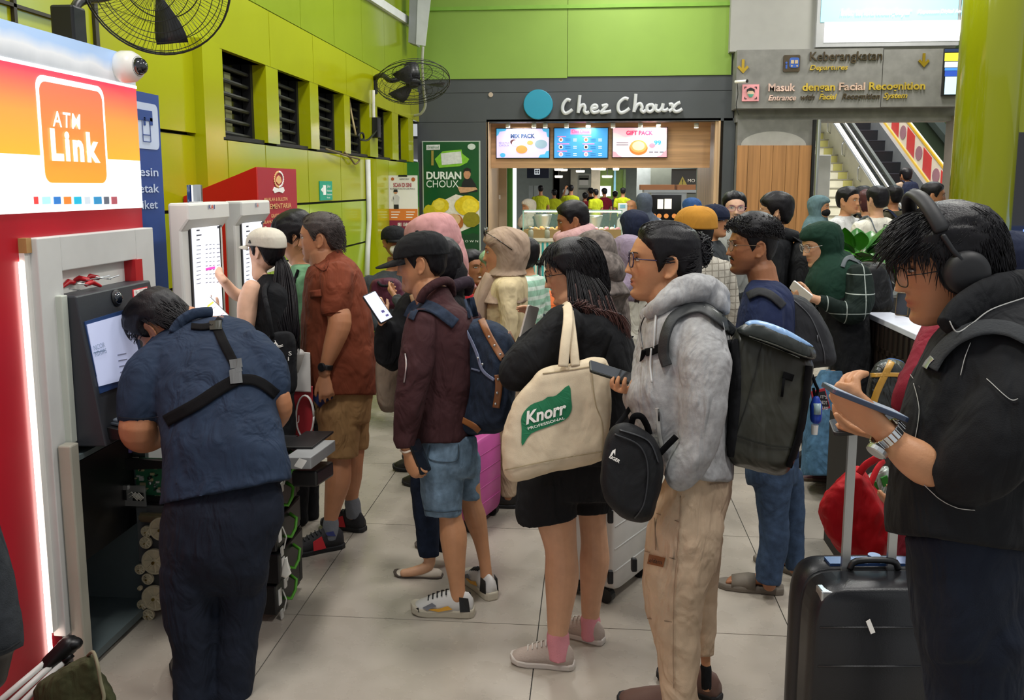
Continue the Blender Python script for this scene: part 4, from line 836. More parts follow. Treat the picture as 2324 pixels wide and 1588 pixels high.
gd = MB(); PG = Plane((0, -1, 0), (0, 12.6, 0), (1, 0, 0)); PG.quad(gd, 886, 470, 950, 368, 0, .03); struct(gd.build('door_1', mat('door_green', '#1f6b2c', .4)))
# standing poster
PO = Plane((0, -1, 0), (0, 11.0, 0), (1, 0, 0)); ps = thing('poster_stand', 'white standing poster with a pink heading and orange band beside the dark shop front', 'poster', PO.at(914, 660)); z_ = PO.at(914, 660); ps.location[2] = 0
m = MB(); PO.quad(m, 880, 531, 948, 398, 0, .012); m.build('board', mat('poster_white', '#e6e4e0', .5, var=.02), ps)
m = MB(); PO.quad(m, 881, 500, 948, 474, .003, .003); m.build('orange_band', mat('poster_orange', '#d2762a', .6), ps); m = MB(); PO.quad(m, 881, 531, 948, 500, .003, .003); m.build('maroon_band', mat('poster_maroon', '#7c1a38', .6), ps)
PO.text('SCAN DI SINI', 893, 424, 934, 9, .004, mat('poster_red', '#a3283f', .6), ps, bold=.02); PO.text('PELAPORAN PUNGUTAN LIAR (PUNGLI)', 886, 430, 942, 3.4, .004, M_KTXT, ps); PO.text('INSPEKTORAT', 907, 408, 929, 3.5, .004, M_KTXT, ps); PO.text('0811 1168 1111', 903, 513, 936, 8, .006, M_WTXT, ps, bold=.02)
m = MB(); PO.disc(m, 938, 407, .025, .004, .003); PO.disc(m, 891, 406, .02, .004, .003); m.build('round_badges', mat('badge_brown', '#b3602a', .6), ps)
m = MB(); PO.disc(m, 898, 436, .022, .006, .003); m.build('printed_face', mat('print_skin', '#c98f6c', .7), ps); m = MB(); PO.poly(m, [(892, 446), (896, 442), (902, 442), (907, 447), (905, 464), (894, 464)], .005, .003); PO.poly(m, [(889, 452), (893, 446), (894, 452), (890, 457)], .005, .003); m.build('printed_shirt', mat('print_shirt', '#c5c3c4', .7), ps); m = MB(); PO.quad(m, 894, 474, 905, 464, .005, .003); PO.poly(m, [(893, 436), (894, 430), (902, 430), (903, 436)], .007, .003); m.build('printed_dark', M_KTXT, ps)
m = MB()
for k in range(3):
    for u in (888, 922): PO.quad(m, u, 482+k*6, u+20-k*3, 480+k*6, .005, .002)
PO.quad(m, 890, 524, 936, 521, .005, .002); m.build('band_lines', M_WTXT, ps); m = MB(); PO.quad(m, 904, 401, 924, 397, .006, .02); m.build('clip', M_DARK, ps); m = MB(); q = PO.at(914, 531); m.tube([(q[0], q[1]+.02, q[2]), (q[0], q[1]+.02, 0)], .015, 8); m.bx(q[0]-.2, q[0]+.2, q[1]-.12, q[1]+.15, 0, .02); m.build('foot', M_DARK, ps)
# fans
def fan(label, c, n, r, root, nw=72, bl=3, arm=None, up=(0, 0, 1)):
    n = nrm(n); a = nrm(np.cross(up, n)); b = np.cross(n, a); c = np.asarray(c, float); f = thing('wall_fan', label, 'fan', root, 'wall fans')
    def pt(t, q, h): return c+(a*math.cos(t)+b*math.sin(t))*r*q+n*h*r
    m = MB()
    for q, h, w in ((1, 0, .0045), (1, -.09, .004), (.93, .10, .002), (.8, .16, .002), (.66, .2, .002), (.5, .23, .002), (.35, .25, .002), (.2, .26, .003), (.85, -.24, .002), (.55, -.33, .003)): m.tube([pt(t, q, h) for t in np.linspace(0, 2*math.pi, 49)], w*r/.33, 5)
    for k in range(nw):
        t = k/nw*2*math.pi; m.tube([pt(t+.35*(1-q), q, h) for q, h in ((.2, .26), (.5, .23), (.8, .16), (.93, .10), (1, 0))], .0011*r/.33, 3)
        if k % 2: m.tube([pt(t, q, h) for q, h in ((1, -.09), (.85, -.24), (.55, -.33), (.3, -.36))], .0011*r/.33, 3)
    m.build('cage', M_BLACK, f, True)
    m = MB(); m.lathe(c, [(r*.2, -.05*r), (r*.2, .02*r), (r*.12, .06*r)], n, 20); h = m.build('hub', M_DARK, f, True)
    for k in range(bl):
        m = MB(); t0 = k*2*math.pi/bl+.6; R_ = []
        for q in np.linspace(.15, .88, 7): w_ = .32+.16*math.sin(q*3); R_.append([pt(t0-w_*.5, q, -.05), pt(t0+w_*.9, q, .09), pt(t0+w_*.9, q, .10), pt(t0-w_*.5, q, -.04)])
        m.loft([np.array(x) for x in R_]); m.build('blade', mat('fan_blade', '#2b2d30', .4), h, True)
    m = MB(); m.lathe(c, [(r*.1, -.62*r), (r*.2, -.56*r), (r*.22, -.3*r), (r*.2, -.12*r)], n, 20); m.build('motor', M_BLACK, f, True)
    m = MB(); m.tube(cr(arm, 6), .022*r/.33, 10); m.build('arm', M_BLACK, f, True); m = MB(); q = np.asarray(arm[0]); m.bx(q[0]-.05, q[0]+.05, q[1]-.05, q[1]+.05, q[2]-.09, q[2]+.09); m.build('bracket', M_DARK, f, bevel=.01)
    return f
d1 = 3.75; c = P(352, -42, d1); fan('big black cage fan above the lit cash machine sign, cut by the top edge', c, cv(.12, -.45, .85), .305, P(155, 70, 3.6), 96, 3, [P(157, 66, 3.66), P(166, 30, 3.68), P(185, 2, 3.75), P(250, -10, 3.95), c-nrm(cv(.12, -.45, .85))*.15])
c2 = P(938, 190, 10.3); fan('smaller black round fan on a curved arm near the dark shop front', c2, cv(.12, -.93, .27), .43, P(845, 190, 10.6), 60, 3, [P(846, 196, 10.65), P(850, 178, 10.6), P(868, 171, 10.45), P(890, 183, 10.3), c2-nrm(cv(.12, -.93, .27))*.15], up=(0, 1, 0))
m = MB(); m.tube(cr([PW.fix(842, 205, .03), PW.fix(843, 270, .03), PW.fix(845, 285, .04)], 4), .018, 8); m.build('t', M_WTXT); o = bpy.data.objects[-1] if 0 else COL.objects[-1]; o.name = 'cable_duct'; tag(o, 'white cable duct running down from the smaller fan', 'cable')
sw = MB(); q = PW.fix(845, 290, .05); sw.bx(q[0]-.04, q[0]+.04, q[1]-.07, q[1]+.07, q[2]-.12, q[2]+.12); tag(sw.build('switch_box', M_BLACK, bevel=.01), 'small black switch box under the smaller fan', 'switch')
m = MB(); m.tube(cr([PW.fix(843, 296, .06), PW.fix(832, 305, .08), PW.fix(818, 318, .08), PW.fix(806, 316, .06), PW.fix(804, 306, .05), PW.fix(811, 302, .06), PW.fix(814, 314, .06), PW.fix(808, 318, .06)], 6), .012, 6); tag(m.build('black_cable', M_BLACK, smooth=True), 'black cable looping between the switch box and a window pier', 'cable')
m = MB(); m.tube(cr([PW.fix(733, 338, .03), PW.fix(760, 348, .05), PW.fix(790, 357, .05), PW.fix(806, 362, .05), PW.fix(798, 372, .04), PW.fix(788, 360, .04), PW.fix(775, 345, .03)], 6), .010, 6); tag(m.build('brown_cable', mat('cable_brown', '#6a5a3c', .6), smooth=True), 'loose brown cable hanging under the window piers', 'cable')
m = MB(); m.tube(cr([PW.fix(811, 215, -.1), PW.fix(806, 250, -.05), PW.fix(799, 285, .02), PW.fix(801, 306, .03)], 6), .012, 6); tag(m.build('thin_wire', mat('wire_tan', '#9a8a60', .6), smooth=True), 'thin tan wire hanging across the fourth dark window', 'wire')
m = MB(); m.tube(cr([P(960, 105, 12.2), P(958, 150, 12.3), P(962, 205, 12.6), P(965, 240, 12.8), P(955, 258, 12.9), P(940, 262, 13)], 6), .02, 8); tag(m.build('hanging_cable', mat('cable_pale', '#a9ab9f', .5), smooth=True), 'pale cable hanging from the grey casing behind the smaller fan', 'cable')
# floor things bottom left
tp = thing('folded_tripod', 'folded tripod with white legs leaning at the bottom left corner', 'tripod', G(20, 1600)); 
for k in range(3):
    m = MB(); a, b = P(-60+k*16, 1640+k*16, 2.95), P(118+k*13, 1490+k*6, 3.1); m.tube([a, b], .011, 10); l = m.build('leg', mat('tripod_white', '#d2d1cd', .35), tp, True); m = MB(); m.tube([b+(a-b)*.0, b+(b-a)*.12], .014, 10); m.build('leg_lock', M_BLACK, l, True)
m = MB(); m.tube([P(112, 1505, 3.1), P(158, 1462, 3.12)], [.03, .034], 12, round=True); m.ell(P(158, 1462, 3.12), [cv(.045, .01, 0), cv(-.01, .025, 0), cv(0, 0, .03)]); m.build('head', M_BLACK, tp, True)
ob = thing('olive_bag', 'olive green canvas bag on the floor beside the folded tripod', 'bag', G(180, 1600)); m = MB(); puff(m, 3.0, smoothpoly([(82, 1552), (140, 1520), (205, 1488), (225, 1520), (262, 1588), (255, 1680), (95, 1680), (80, 1610)], 3), .09); solid(m, 'bag', cloth('olive_canvas', '#3d3f28', wr=.9), ob, .008, 2, .03, .08)
m = MB(); m.tube(cr([P(200, 1487, 2.97), P(212, 1480, 2.93), P(222, 1510, 2.9), (P(228, 1545, 2.9)), P(236, 1580, 2.9), P(230, 1600, 2.9)], 5), .006, 8); m.build('drawstring', mat('cord_tan', '#7f7a62', .8), ob, True)
# ------------------------------------------------------------------ dark shop front
M_CHAR = mat('charcoal_panel', '#44484b', .55, 0, .05, 60, .05, 3); M_CHARJ = mat('charcoal_joint', '#17181a', .8)
YI = Y_S+.45; PI_ = Plane((0, -1, 0), (0, YI, 0), (1, 0, 0))
w = MB(); PS.quad(w, 930, 208, 1664, 174, .0, .3); PS.quad(w, 930, 276, 1664, 209, .0, .3); PS.quad(w, 950, 700, 1104, 277, .0, .4); PS.quad(w, 1636, 700, 1662, 268, .0, .4); PS.quad(w, 930, 700, 1664, 172, -.02, .05) if 0 else None
struct(w.build('wall_shop_front', M_CHAR)); w = MB(); PS.quad(w, 932, 278, 1103, 205, -.005, .02); PS.quad(w, 1103, 270, 1664, 205, -.005, .02); struct(w.build('trim_7', M_CHARJ))
dk = MB(); PS.disc(dk, 1114, 215, .035, .015, .02); tag(dk.build('wall_button', mat('button_beige', '#b9a796', .5)), 'small beige round cap on the dark fascia left of the turquoise disc', 'fitting')
lg = thing('shop_logo_disc', 'round turquoise sign disc on the dark shop fascia', 'sign', PS.at(1222, 272)); m = MB(); rr = float(np.linalg.norm(PS.at(1255, 238)-PS.at(1222, 238))); PS.disc(m, 1222, 238, rr, .09, .07, n=48); m.build('disc', mat('disc_turquoise', '#178fae', .4, var=.02), lg, bevel=.008); m = MB(); PS.disc(m, 1222, 238, rr*.98, .015, .02, n=48); m.build('backing', M_WTXT, lg)
# hand-written raised letters
ls = thing('shop_lettering', 'raised white handwritten shop name on the dark fascia', 'sign', PS.at(1410, 262))
def stroke(pts, w=3.7, sub=6):
    m = MB(); A = cr([(x, y) for x, y in pts], sub); pp = [PS.fix(1274+(x-1052)/3.14, 214+(y-140)/3.14, .06) for x, y in A]; s_ = 13.9/2000
    m.tube(pp, w*s_, 8, ry=.02, ref=np.array([0, -1., 0]), round=False); return m
LT = {'C': [[(1118, 188), (1092, 182), (1066, 215), (1062, 255), (1080, 278), (1108, 268), (1132, 250)]],
      'h': [[(1184, 148), (1178, 210), (1172, 275)], [(1174, 262), (1190, 228), (1212, 218), (1220, 240), (1216, 262), (1232, 276), (1250, 266)]],
      'e': [[(1272, 246), (1302, 238), (1300, 222), (1278, 224), (1266, 250), (1280, 272), (1312, 266), (1326, 256)]],
      'z': [[(1340, 226), (1376, 220), (1352, 250), (1336, 272), (1372, 268), (1406, 262)]],
      'C ': [[(1528, 178), (1500, 172), (1462, 205), (1456, 250), (1476, 274), (1510, 262), (1536, 242)]],
      'h ': [[(1582, 140), (1576, 205), (1568, 268)], [(1572, 254), (1590, 220), (1614, 210), (1626, 236), (1620, 256), (1636, 268), (1652, 254)]],
      'o': [[(1690, 216), (1664, 226), (1662, 256), (1684, 266), (1706, 248), (1702, 222), (1688, 216)]],
      'u': [[(1728, 212), (1722, 246), (1740, 262), (1764, 244), (1776, 208)], [(1776, 208), (1770, 250), (1790, 258), (1812, 244)]],
      'x': [[(1816, 216), (1838, 214), (1844, 244), (1860, 264), (1886, 262), (1910, 246)], [(1896, 200), (1868, 214), (1840, 246), (1816, 264)]]}
for ch, ss in LT.items():
    m = MB()
    for s_ in ss: q = stroke(s_); m.add(q.verts(), q.f)
    m.build('letter', mat('letter_white', '#c9ccd0', .4, var=.02), ls)
# lining and header with menu screens
w = MB(); a = PS.at(1104, 276); b = PS.at(1636, 270); PI_.quad(w, 1106, 381, 1612, 270, 0, .06); struct(w.build('wall_shop_header', M_WOODL))
w = MB(); w.bx(a[0], b[0], Y_S, Y_S+1.2, a[2], a[2]+.03); struct(w.build('ceiling_shop', mat('shop_soffit', '#c9ab8a', .5)))
w = MB(); q = PI_.at(1612, 300); 
for k in range(7): w.bx(q[0]+.02+k*.012, b[0], Y_S+.03+k*.06, Y_S+.07+k*.06, 0, a[2])
w.bx(b[0]-.03, b[0], Y_S, Y_S+2.5, 0, a[2]); struct(w.build('wall_shop_right', woodm('slat_wood', '#c7a884', (9, 9, .35))))
w = MB(); w.bx(a[0], a[0]+.02, Y_S, Y_S+2.5, 0, a[2]); PS.quad(w, 1104, 700, 1110, 277, -.0, .05); struct(w.build('wall_shop_left', mat('shop_beige', '#b99f80', .5)))
w = MB(); pq = Plane((0, -1, 0), (0, Y_S+1.6, 0), (1, 0, 0)); pq.quad(w, 1100, 700, 1150, 381, 0, .05); struct(w.build('wall_shop_back', mat('shop_beige2', '#bda98c', .5)))
pl_ = thing('wall_paper', 'white notice sheets on the beige back wall of the shop', 'notice', pq.at(1130, 500)); m = MB(); pq.quad(m, 1124, 452, 1136, 442, .01, .006); pq.quad(m, 1124, 494, 1129, 460, .01, .006); m.build('sheets', M_WTXT, pl_)
for px in (1150, 1210, 1236, 1285, 1335, 1392, 1455, 1497, 1584):
    dn_ = px in (1220, 1271); t = thing('spot_light', 'small ceiling spot light in the shop soffit, '+{1150: 'first from the left', 1210: 'second from the left', 1236: 'third from the left', 1285: 'left of the middle menu screen', 1335: 'above the middle menu screen', 1392: 'above the gift pack screen', 1455: 'third from the right', 1497: 'second from the right', 1584: 'rightmost, over the wood slats'}[px], 'lamp', PS.at(px, 283), 'shop spot lights')
    q = PS.at(px, 283); m = MB(); m.lathe((q[0], Y_S+.2, q[2]+.0), [(.035, -.03), (.035, .04)], (0, 0, 1), 16); m.build('housing', M_WTXT, t, True); m = MB(); m.lathe((q[0], Y_S+.2, q[2]-.034), [(.03, 0), (.03, .006)], (0, 0, 1), 16); m.build('bulb', glow('spot_glow', '#fff1da', 14), t)
for k in range(3):
    l = bpy.data.lights.new('shop_spot', 'AREA'); l.energy = 4; l.size = .25; l.color = (1, .85, .65); o = bpy.data.objects.new('shop_spot', l); COL.objects.link(o); o.location = (float(a[0])+.5+k*1.0, Y_S+.24, float(a[2])-.05)
PM2 = Plane((0, -1, 0), (0, YI-.06, 0), (1, 0, 0))
def screen(label, x0, y0, x1, y1, c):
    t = thing('menu_screen', label, 'screen', PM2.at((x0+x1)/2, y1), 'menu screens'); m = MB(); PM2.quad(m, x0-2, y1+2, x1+2, y0-2, 0, .05); m.build('frame', M_BLACK, t); m = MB(); PM2.quad(m, x0, y1, x1, y0, .004, .004); return t, m.build('picture', glow('menu_'+c[1:], c, .6), t)
def gl(c, e=.6): return glow('menu_'+c[1:], c, e)
def blob(root, name, c, pts, off=.008, e=.6): m = MB(); PM2.poly(m, pts, off, .003); return m.build(name, gl(c, e), root)
def oval(x, y, rx, ry=None, n=20): ry = ry or rx; return [(x+rx*math.cos(t), y-ry*math.sin(t)) for t in np.linspace(0, 2*math.pi, n, endpoint=False)]
t, p = screen('left menu screen reading mix pack, pale lilac with blue corners', 1127, 292, 1246, 358, '#c9c3f0')
for pts in ([(1127, 292), (1150, 292), (1147, 297), (1134, 299), (1131, 306), (1127, 309)], [(1246, 292), (1230, 292), (1233, 298), (1240, 300), (1242, 310), (1246, 312)], [(1246, 358), (1222, 358), (1226, 351), (1236, 350), (1240, 343), (1246, 342)], oval(1141, 352, 6, 5)): blob(p, 'corner_shape', '#46a8dc', pts)
PM2.text('MIX PACK', 1159, 313, 1214, 9, .012, gl('#33507f', .4), p, bold=.05); PM2.text('ISI 6 PCS', 1133, 326, 1156, 4, .012, gl('#8e86b8'), p, bold=.02); PM2.text('CHOUX', 1133, 332, 1156, 4, .012, gl('#8e86b8'), p, bold=.02)
for (x, y, r, c) in ((1172, 325, 10, '#e9c9cf'), (1185, 321, 9, '#f2d3e6'), (1203, 324, 7, '#d79e5e'), (1184, 339, 13, '#d78e4c'), (1184, 336, 10, '#efdcc0'), (1166, 322, 8, '#4a2c38'), (1228, 327, 14, '#86a3b8'), (1226, 326, 10, '#d6a8c0')): blob(p, 'printed_pastry', c, oval(x, y, r, r*.72), .008+.0015*r/10)
t, p = screen('middle blue menu screen listing prices under a pink heading', 1258, 291, 1379, 358, '#3f97dd')
blob(p, 'heading', '#f27fb6', [(1295, 293), (1341, 293), (1341, 305), (1295, 305)]); PM2.text('Chez Choux', 1298, 302, 1338, 8, .013, gl('#a83472'), p)
for cx in (1265, 1322):
    for k in range(3): 
        y = 309+k*16.5; blob(p, 'menu_bar', '#e77fb8', [(cx, y), (cx+20+(k*7 % 12), y), (cx+20+(k*7 % 12), y+2), (cx, y+2)]); blob(p, 'menu_item', '#e9dfe8', oval(cx+8, y+8, 5, 5)); blob(p, 'menu_photo', ['#b5624a', '#33242c', '#d98fa0'][k], oval(cx+8, y+8, 3, 3), .010)
        for j in range(2): blob(p, 'menu_line', '#1f5f9e', [(cx+18, y+6+j*4), (cx+30, y+6+j*4), (cx+30, y+7.2+j*4), (cx+18, y+7.2+j*4)]); blob(p, 'menu_price', '#cfe6f5', [(cx+36, y+5.6+j*4), (cx+44, y+5.6+j*4), (cx+44, y+7.6+j*4), (cx+36, y+7.6+j*4)])
t, p = screen('right menu screen reading gift pack, white with a big cream puff', 1391, 290, 1513, 356, '#f2dce2')
for pts in ([(1391, 290), (1513, 290), (1513, 303), (1495, 309), (1485, 306), (1470, 312), (1440, 308), (1420, 312), (1405, 305), (1391, 300)],): blob(p, 'icing', '#f7c4d4', pts)
for pts in ([(1391, 356), (1391, 343), (1398, 345), (1403, 352), (1412, 356)], [(1513, 356), (1513, 340), (1506, 345), (1500, 352), (1490, 356)]): blob(p, 'corner_shape', '#f3a3b4', pts)
PM2.text('GIFT PACK', 1421, 306, 1482, 9, .012, gl('#d63b6e'), p, bold=.05); PM2.text('99', 1484, 328, 1500, 9, .014, gl('#3f9dc9'), p, bold=.04)
for x, y, r, c in ((1449, 336, 21, '#c97a34'), (1449, 332, 19, '#e0a35a'), (1449, 331, 14, '#f0dfae'), (1490, 326, 13, '#bfe0ee'), (1480, 330, 7, '#f08aa8')): blob(p, 'printed_pastry', c, oval(x, y, r, r*.75), .008+.001*(24-r)/8)
for y in (322, 327): blob(p, 'menu_line', '#a09aa8', [(1399, y), (1426, y), (1426, y+3), (1399, y+3)])
for k in range(3): blob(p, 'menu_dot', '#40506a', [(1473+k*12, 344), (1482+k*12, 344), (1482+k*12, 346), (1473+k*12, 346)])
# durian poster
po = thing('choux_poster', 'tall green framed poster of yellow fruit and a cream puff reading durian choux', 'poster', PS.at(1025, 570)); PF_ = Plane((0, -1, 0), (0, Y_S-.01, 0), (1, 0, 0))
m = MB(); PF_.quad(m, 960, 572, 1091, 320, .03, .03); m.build('frame', mat('frame_silver', '#a9b5a8', .4), po); m = MB(); PF_.quad(m, 963, 570, 1088, 322, .035, .01); sh = m.build('sheet', mat('poster_green', '#17512b', .22, var=.1, vscale=2, spec=.6), po)
def pp(c, pts, off, name='printed_shape'): m = MB(); PF_.poly(m, pts, off, .003); return m.build(name, mat('pp_'+c[1:], c, .4, var=.12, vscale=25), sh)
def xp(X, Y): return (940+X/3.14, 170+Y/3.14)
pp('#e5ded2', [xp(*q) for q in ((80, 950), (200, 900), (300, 850), (380, 870), (466, 900), (466, 1060), (300, 1130), (80, 1060))], .04)
pp('#103e22', [xp(*q) for q in ((330, 1250), (330, 1130), (380, 1140), (420, 1125), (466, 1140), (466, 1255))], .041)
pp('#7fbf2e', [xp(*q) for q in ((205, 545), (340, 532), (345, 560), (395, 600), (380, 625), (330, 650), (180, 662), (170, 640), (150, 600))], .040); pp('#d5d8d4', [xp(*q) for q in ((193, 560), (335, 545), (345, 630), (200, 642))], .043)
pp('#9a8a3a', [xp(*q) for q in ((125, 540), (142, 540), (142, 645), (125, 645))], .042); pp('#d8dcd8', [xp(*q) for q in ((90, 500), (187, 497), (187, 533), (90, 536))], .041); PF_.text('GrabFood', 972, 337, 997, 6, .045, mat('pp_greentext', '#3f7a52', .5), sh)
for c_, e_ in ((oval(1071, 333, 9, 7), .041),): pp('#c9d6cc', c_, e_)
PF_.text('DURIAN', 969, 406, 1048, 16, .045, mat('pp_white', '#dfe8df', .5), sh, bold=.035); PF_.text('CHOUX', 969, 425, 1042, 16, .045, MATS['pp_white'], sh); PF_.text('T O W N', 1048, 549, 1086, 5, .046, MATS['pp_white'], sh); PF_.text('BALI', 1056, 568, 1070, 4, .046, MATS['pp_white'], sh)
pp('#15181a', [xp(*q) for q in ((345, 770), (365, 730), (410, 735), (440, 780), (455, 830), (370, 840), (400, 850), (330, 850))], .042); pp('#c08a66', oval(*xp(380, 705), 8, 12), .044); pp('#1a1412', [xp(*q) for q in ((355, 700), (356, 672), (380, 660), (405, 672), (406, 700), (395, 685), (365, 685))], .046); pp('#c79a74', [xp(*q) for q in ((310, 795), (360, 800), (440, 800), (455, 815), (390, 835), (330, 840))], .045)
for X, Y, rx, ry, c in ((190, 930, 62, 52, '#dcc21c'), (110, 970, 40, 45, '#c4b41a'), (380, 930, 88, 70, '#e2c415'), (400, 935, 55, 55, '#f0d83a'), (180, 925, 40, 36, '#ecd648'), (410, 1030, 60, 55, '#8a8018'), (285, 1050, 70, 62, '#a8622a'), (280, 1030, 55, 42, '#d8b083')):
    a0 = len(sh.children)*.0004; pp(c, [(x+random.uniform(-1, 1)*.8, y+random.uniform(-1, 1)*.8) for x, y in oval(*xp(X, Y), rx/3.14, ry/3.14, 26)], .041+a0)
# counter, display case, pastry
YC = 13.2; PCN = Plane((0, -1, 0), (0, YC, 0), (1, 0, 0)); zt_ = float(PCN.at(1300, 540)[2]); x0_, x1_ = float(PCN.at(1206, 540)[0]), float(PCN.at(1590, 540)[0])
ct = thing('shop_counter', 'shop counter with turquoise and cream vertical stripes', 'counter', ((x0_+x1_)/2, YC+.4, 0)); m = MB(); m.bx(x0_, x1_, YC, YC+.8, 0, zt_-.05); m.build('body', mat('counter_cream', '#e0ddcb', .5), ct)
m = MB(); k = 0; x = x0_+.02
while x < x1_-.05: m.bx(x, x+.032, YC-.008, YC, .05, zt_-.07); x += .068
m.build('stripes', mat('stripe_turquoise', '#34a3a5', .5), ct); m = MB(); m.bx(x0_-.03, x1_+.02, YC-.04, YC+.82, zt_-.05, zt_); m.build('top', mat('counter_top', '#d9d3c2', .4), ct)
dc = thing('display_case', 'lit glass display case of pastries on the striped counter', 'display case', ((x0_+x1_)/2, YC+.3, zt_)); xa, xb = float(PCN.at(1187, 500)[0]), float(PCN.at(1412, 500)[0]); zc_ = float(PCN.at(1300, 477)[2])
m = MB(); m.bx(xa, xb, YC-.02, YC-.012, zt_+.0, zc_); m.bx(xa, xa+.008, YC-.02, YC+.5, zt_, zc_); m.bx(xa, xb, YC-.02, YC+.5, zc_-.008, zc_); m.build('glass', glass('case_glass', (.75, .9, .85), .12), dc)
m = MB(); m.bx(xa, xb, YC-.026, YC-.018, zc_-.012, zc_+.006); m.bx(xa-.004, xa+.012, YC-.026, YC-.016, zt_, zc_); m.bx(xb-.01, xb, YC-.026, YC-.016, zt_, zc_); m.build('edges', mat('glass_edge', '#9fc9bb', .2), dc); m = MB(); m.bx(xa+.02, xb-.02, YC+.0, YC+.03, zc_-.03, zc_-.014); m.build('light_tube', glow('case_light', '#fff0cf', 9), dc)
m = MB(); m.bx(xa, xb, YC-.015, YC+.5, zt_, zt_+.03); m.bx(xa+.01, xb-.01, YC-.03, YC-.02, zt_, zt_+.13); m.build('base', mat('case_brass', '#a58a5c', .4, .3), dc)
l = bpy.data.lights.new('case_light', 'AREA'); l.energy = 9; l.size = 1.2; l.size_y = .1; l.shape = 'RECTANGLE'; l.color = (1, .88, .66); o = bpy.data.objects.new('case_light', l); COL.objects.link(o); o.location = ((xa+xb)/2, YC+.15, zc_-.05)
random.seed(5); n_ = 0
for i in range(34):
    u = i/33; x = xa+.06+(xb-xa-.12)*u; c = (['#c9903f', '#d8a45a', '#b87a34'][i % 3] if i < 15 else ['#e6a5b0', '#d87f92', '#3b2620', '#e9d7c4'][i % 4]); y = YC+.06+.1*(i % 3); kind = 'golden' if i < 15 else {'#e6a5b0': 'pale pink', '#d87f92': 'deep pink', '#3b2620': 'chocolate', '#e9d7c4': 'cream white'}[c]
    t = thing('cream_puff', '%s cream puff in the lit display case' % kind, 'pastry', (x, y, zt_+.06), '%s cream puffs' % kind); m = MB(); m.ell((x, y, zt_+.105+.03*(i % 2)), [(.036, 0, 0), (0, .036, 0), (0, 0, .028)], 12, 7); m.build('puff', mat('puff_'+c[1:], c, .6, 0, .4, 60, .2, 30), t, True)
for px, lab in ((1242, 'left'), (1205, 'far left')):
    q = PCN.at(px, 540); t = thing('glass_jar', 'small glass jar in front of the pastries, '+lab+' of the pair', 'jar', (q[0], YC-.02, zt_)); m = MB(); m.lathe((q[0], YC-.0, zt_+.0), [(.05, 0), (.05, .1), (.035, .13)], (0, 0, 1), 16); m.build('jar', mat('jar_pale', '#b7bba8', .2, alpha=.7), t, True); m = MB(); m.lathe((q[0], YC-.0, zt_+.13), [(.04, 0), (.04, .03)], (0, 0, 1), 16); m.build('lid', M_STEEL, t, True)
for px, hh, r in ((1232, .38, .14), (1350, .36, .12)):
    q = P(px, 540, 14.0); t = thing('mixing_urn', 'steel mixing urn behind the display case, '+('left' if px < 1300 else 'right')+' of the two', 'urn', (q[0], q[1], zt_-.05)); m = MB(); m.lathe((q[0], q[1], zt_-.05), [(r*.6, 0), (r*.7, hh*.5), (r, hh*.9), (r*1.02, hh), (r*.9, hh)], (0, 0, 1), 20); m.build('bowl', M_STEEL, t, True)
PO2 = Plane((0, -1, 0), (0, YC+.25, 0), (1, 0, 0)); ov = thing('display_oven', 'dark glass warming oven with photos inside at the right of the shop', 'oven', PO2.at(1515, 540)); m = MB(); q0, q1 = PO2.at(1474, 545), PO2.at(1560, 436); m.bx(q0[0], q1[0], YC+.28, YC+.9, q0[2], q1[2]); m.build('case', M_STEEL, ov, bevel=.01)
m = MB(); PO2.quad(m, 1478, 500, 1546, 442, .0, .02); m.build('window', mat('oven_glass', '#120f0e', .1, spec=.8), ov); m = MB(); PO2.quad(m, 1492, 474, 1505, 452, .01, .006); PO2.quad(m, 1508, 474, 1524, 451, .01, .006); m.build('picture_cards', glow('oven_cards', '#f2e6cf', .8), ov); m = MB()
for px in (1484, 1496, 1512, 1530): PO2.disc(m, px, 490, .035, .008, .01)
m.build('warm_buns', glow('oven_buns', '#c87a3a', .5), ov); m = MB(); q = PO2.at(1455, 430); 
m2 = MB(); PO2.quad(m2, 1462, 437, 1580, 431, .0, .5); m2.build('roof', M_STEEL, ov)
for i, (xa_, xb_) in enumerate(((1454, 1532), (1538, 1580))): m = MB(); PO2.quad(m, xa_, 431, xb_, 419, -.05, .35); tag(m.build('cardboard_tray', mat('tray_brown', '#8a5a3a', .7), bevel=.004), ['long', 'short'][i]+' brown cardboard tray on top of the warming oven', 'tray')
ws = thing('warning_sign', 'yellow triangle warning sign behind the cardboard trays', 'sign', P(1549, 420, 14.0)); pw_ = Plane((0, -1, 0), (0, 14.0, 0), (1, 0, 0)); m = MB(); pw_.poly(m, [(1539, 421), (1549, 400), (1560, 421)], 0, .01); m.build('triangle', mat('warn_ochre', '#a89a4a', .5), ws); pw_.text('!', 1548, 418, 1550, 11, .004, M_KTXT, ws, bold=.03); m = MB(); pw_.quad(m, 1524, 440, 1580, 383, -.02, .02); m.build('backing', mat('warn_back', '#3a3a3a', .4), ws); pw_.text('MO', 1561, 413, 1577, 7, .004, M_WTXT, ws)
cr_ = thing('cash_register', 'small white cash register on the counter beside the staff', 'register', P(1413, 478, 13.4)); q = P(1413, 478, 13.4); m = MB(); m.bx(q[0]-.07, q[0]+.07, q[1], q[1]+.1, q[2]-.05, q[2]+.11); m.build('body', mat('register_white', '#d6dde0', .4), cr_, bevel=.01); m = MB(); m.bx(q[0]-.04, q[0]+.04, q[1]-.006, q[1], q[2]+.04, q[2]+.09); m.build('display', mat('register_screen', '#7fb2c9', .2), cr_)
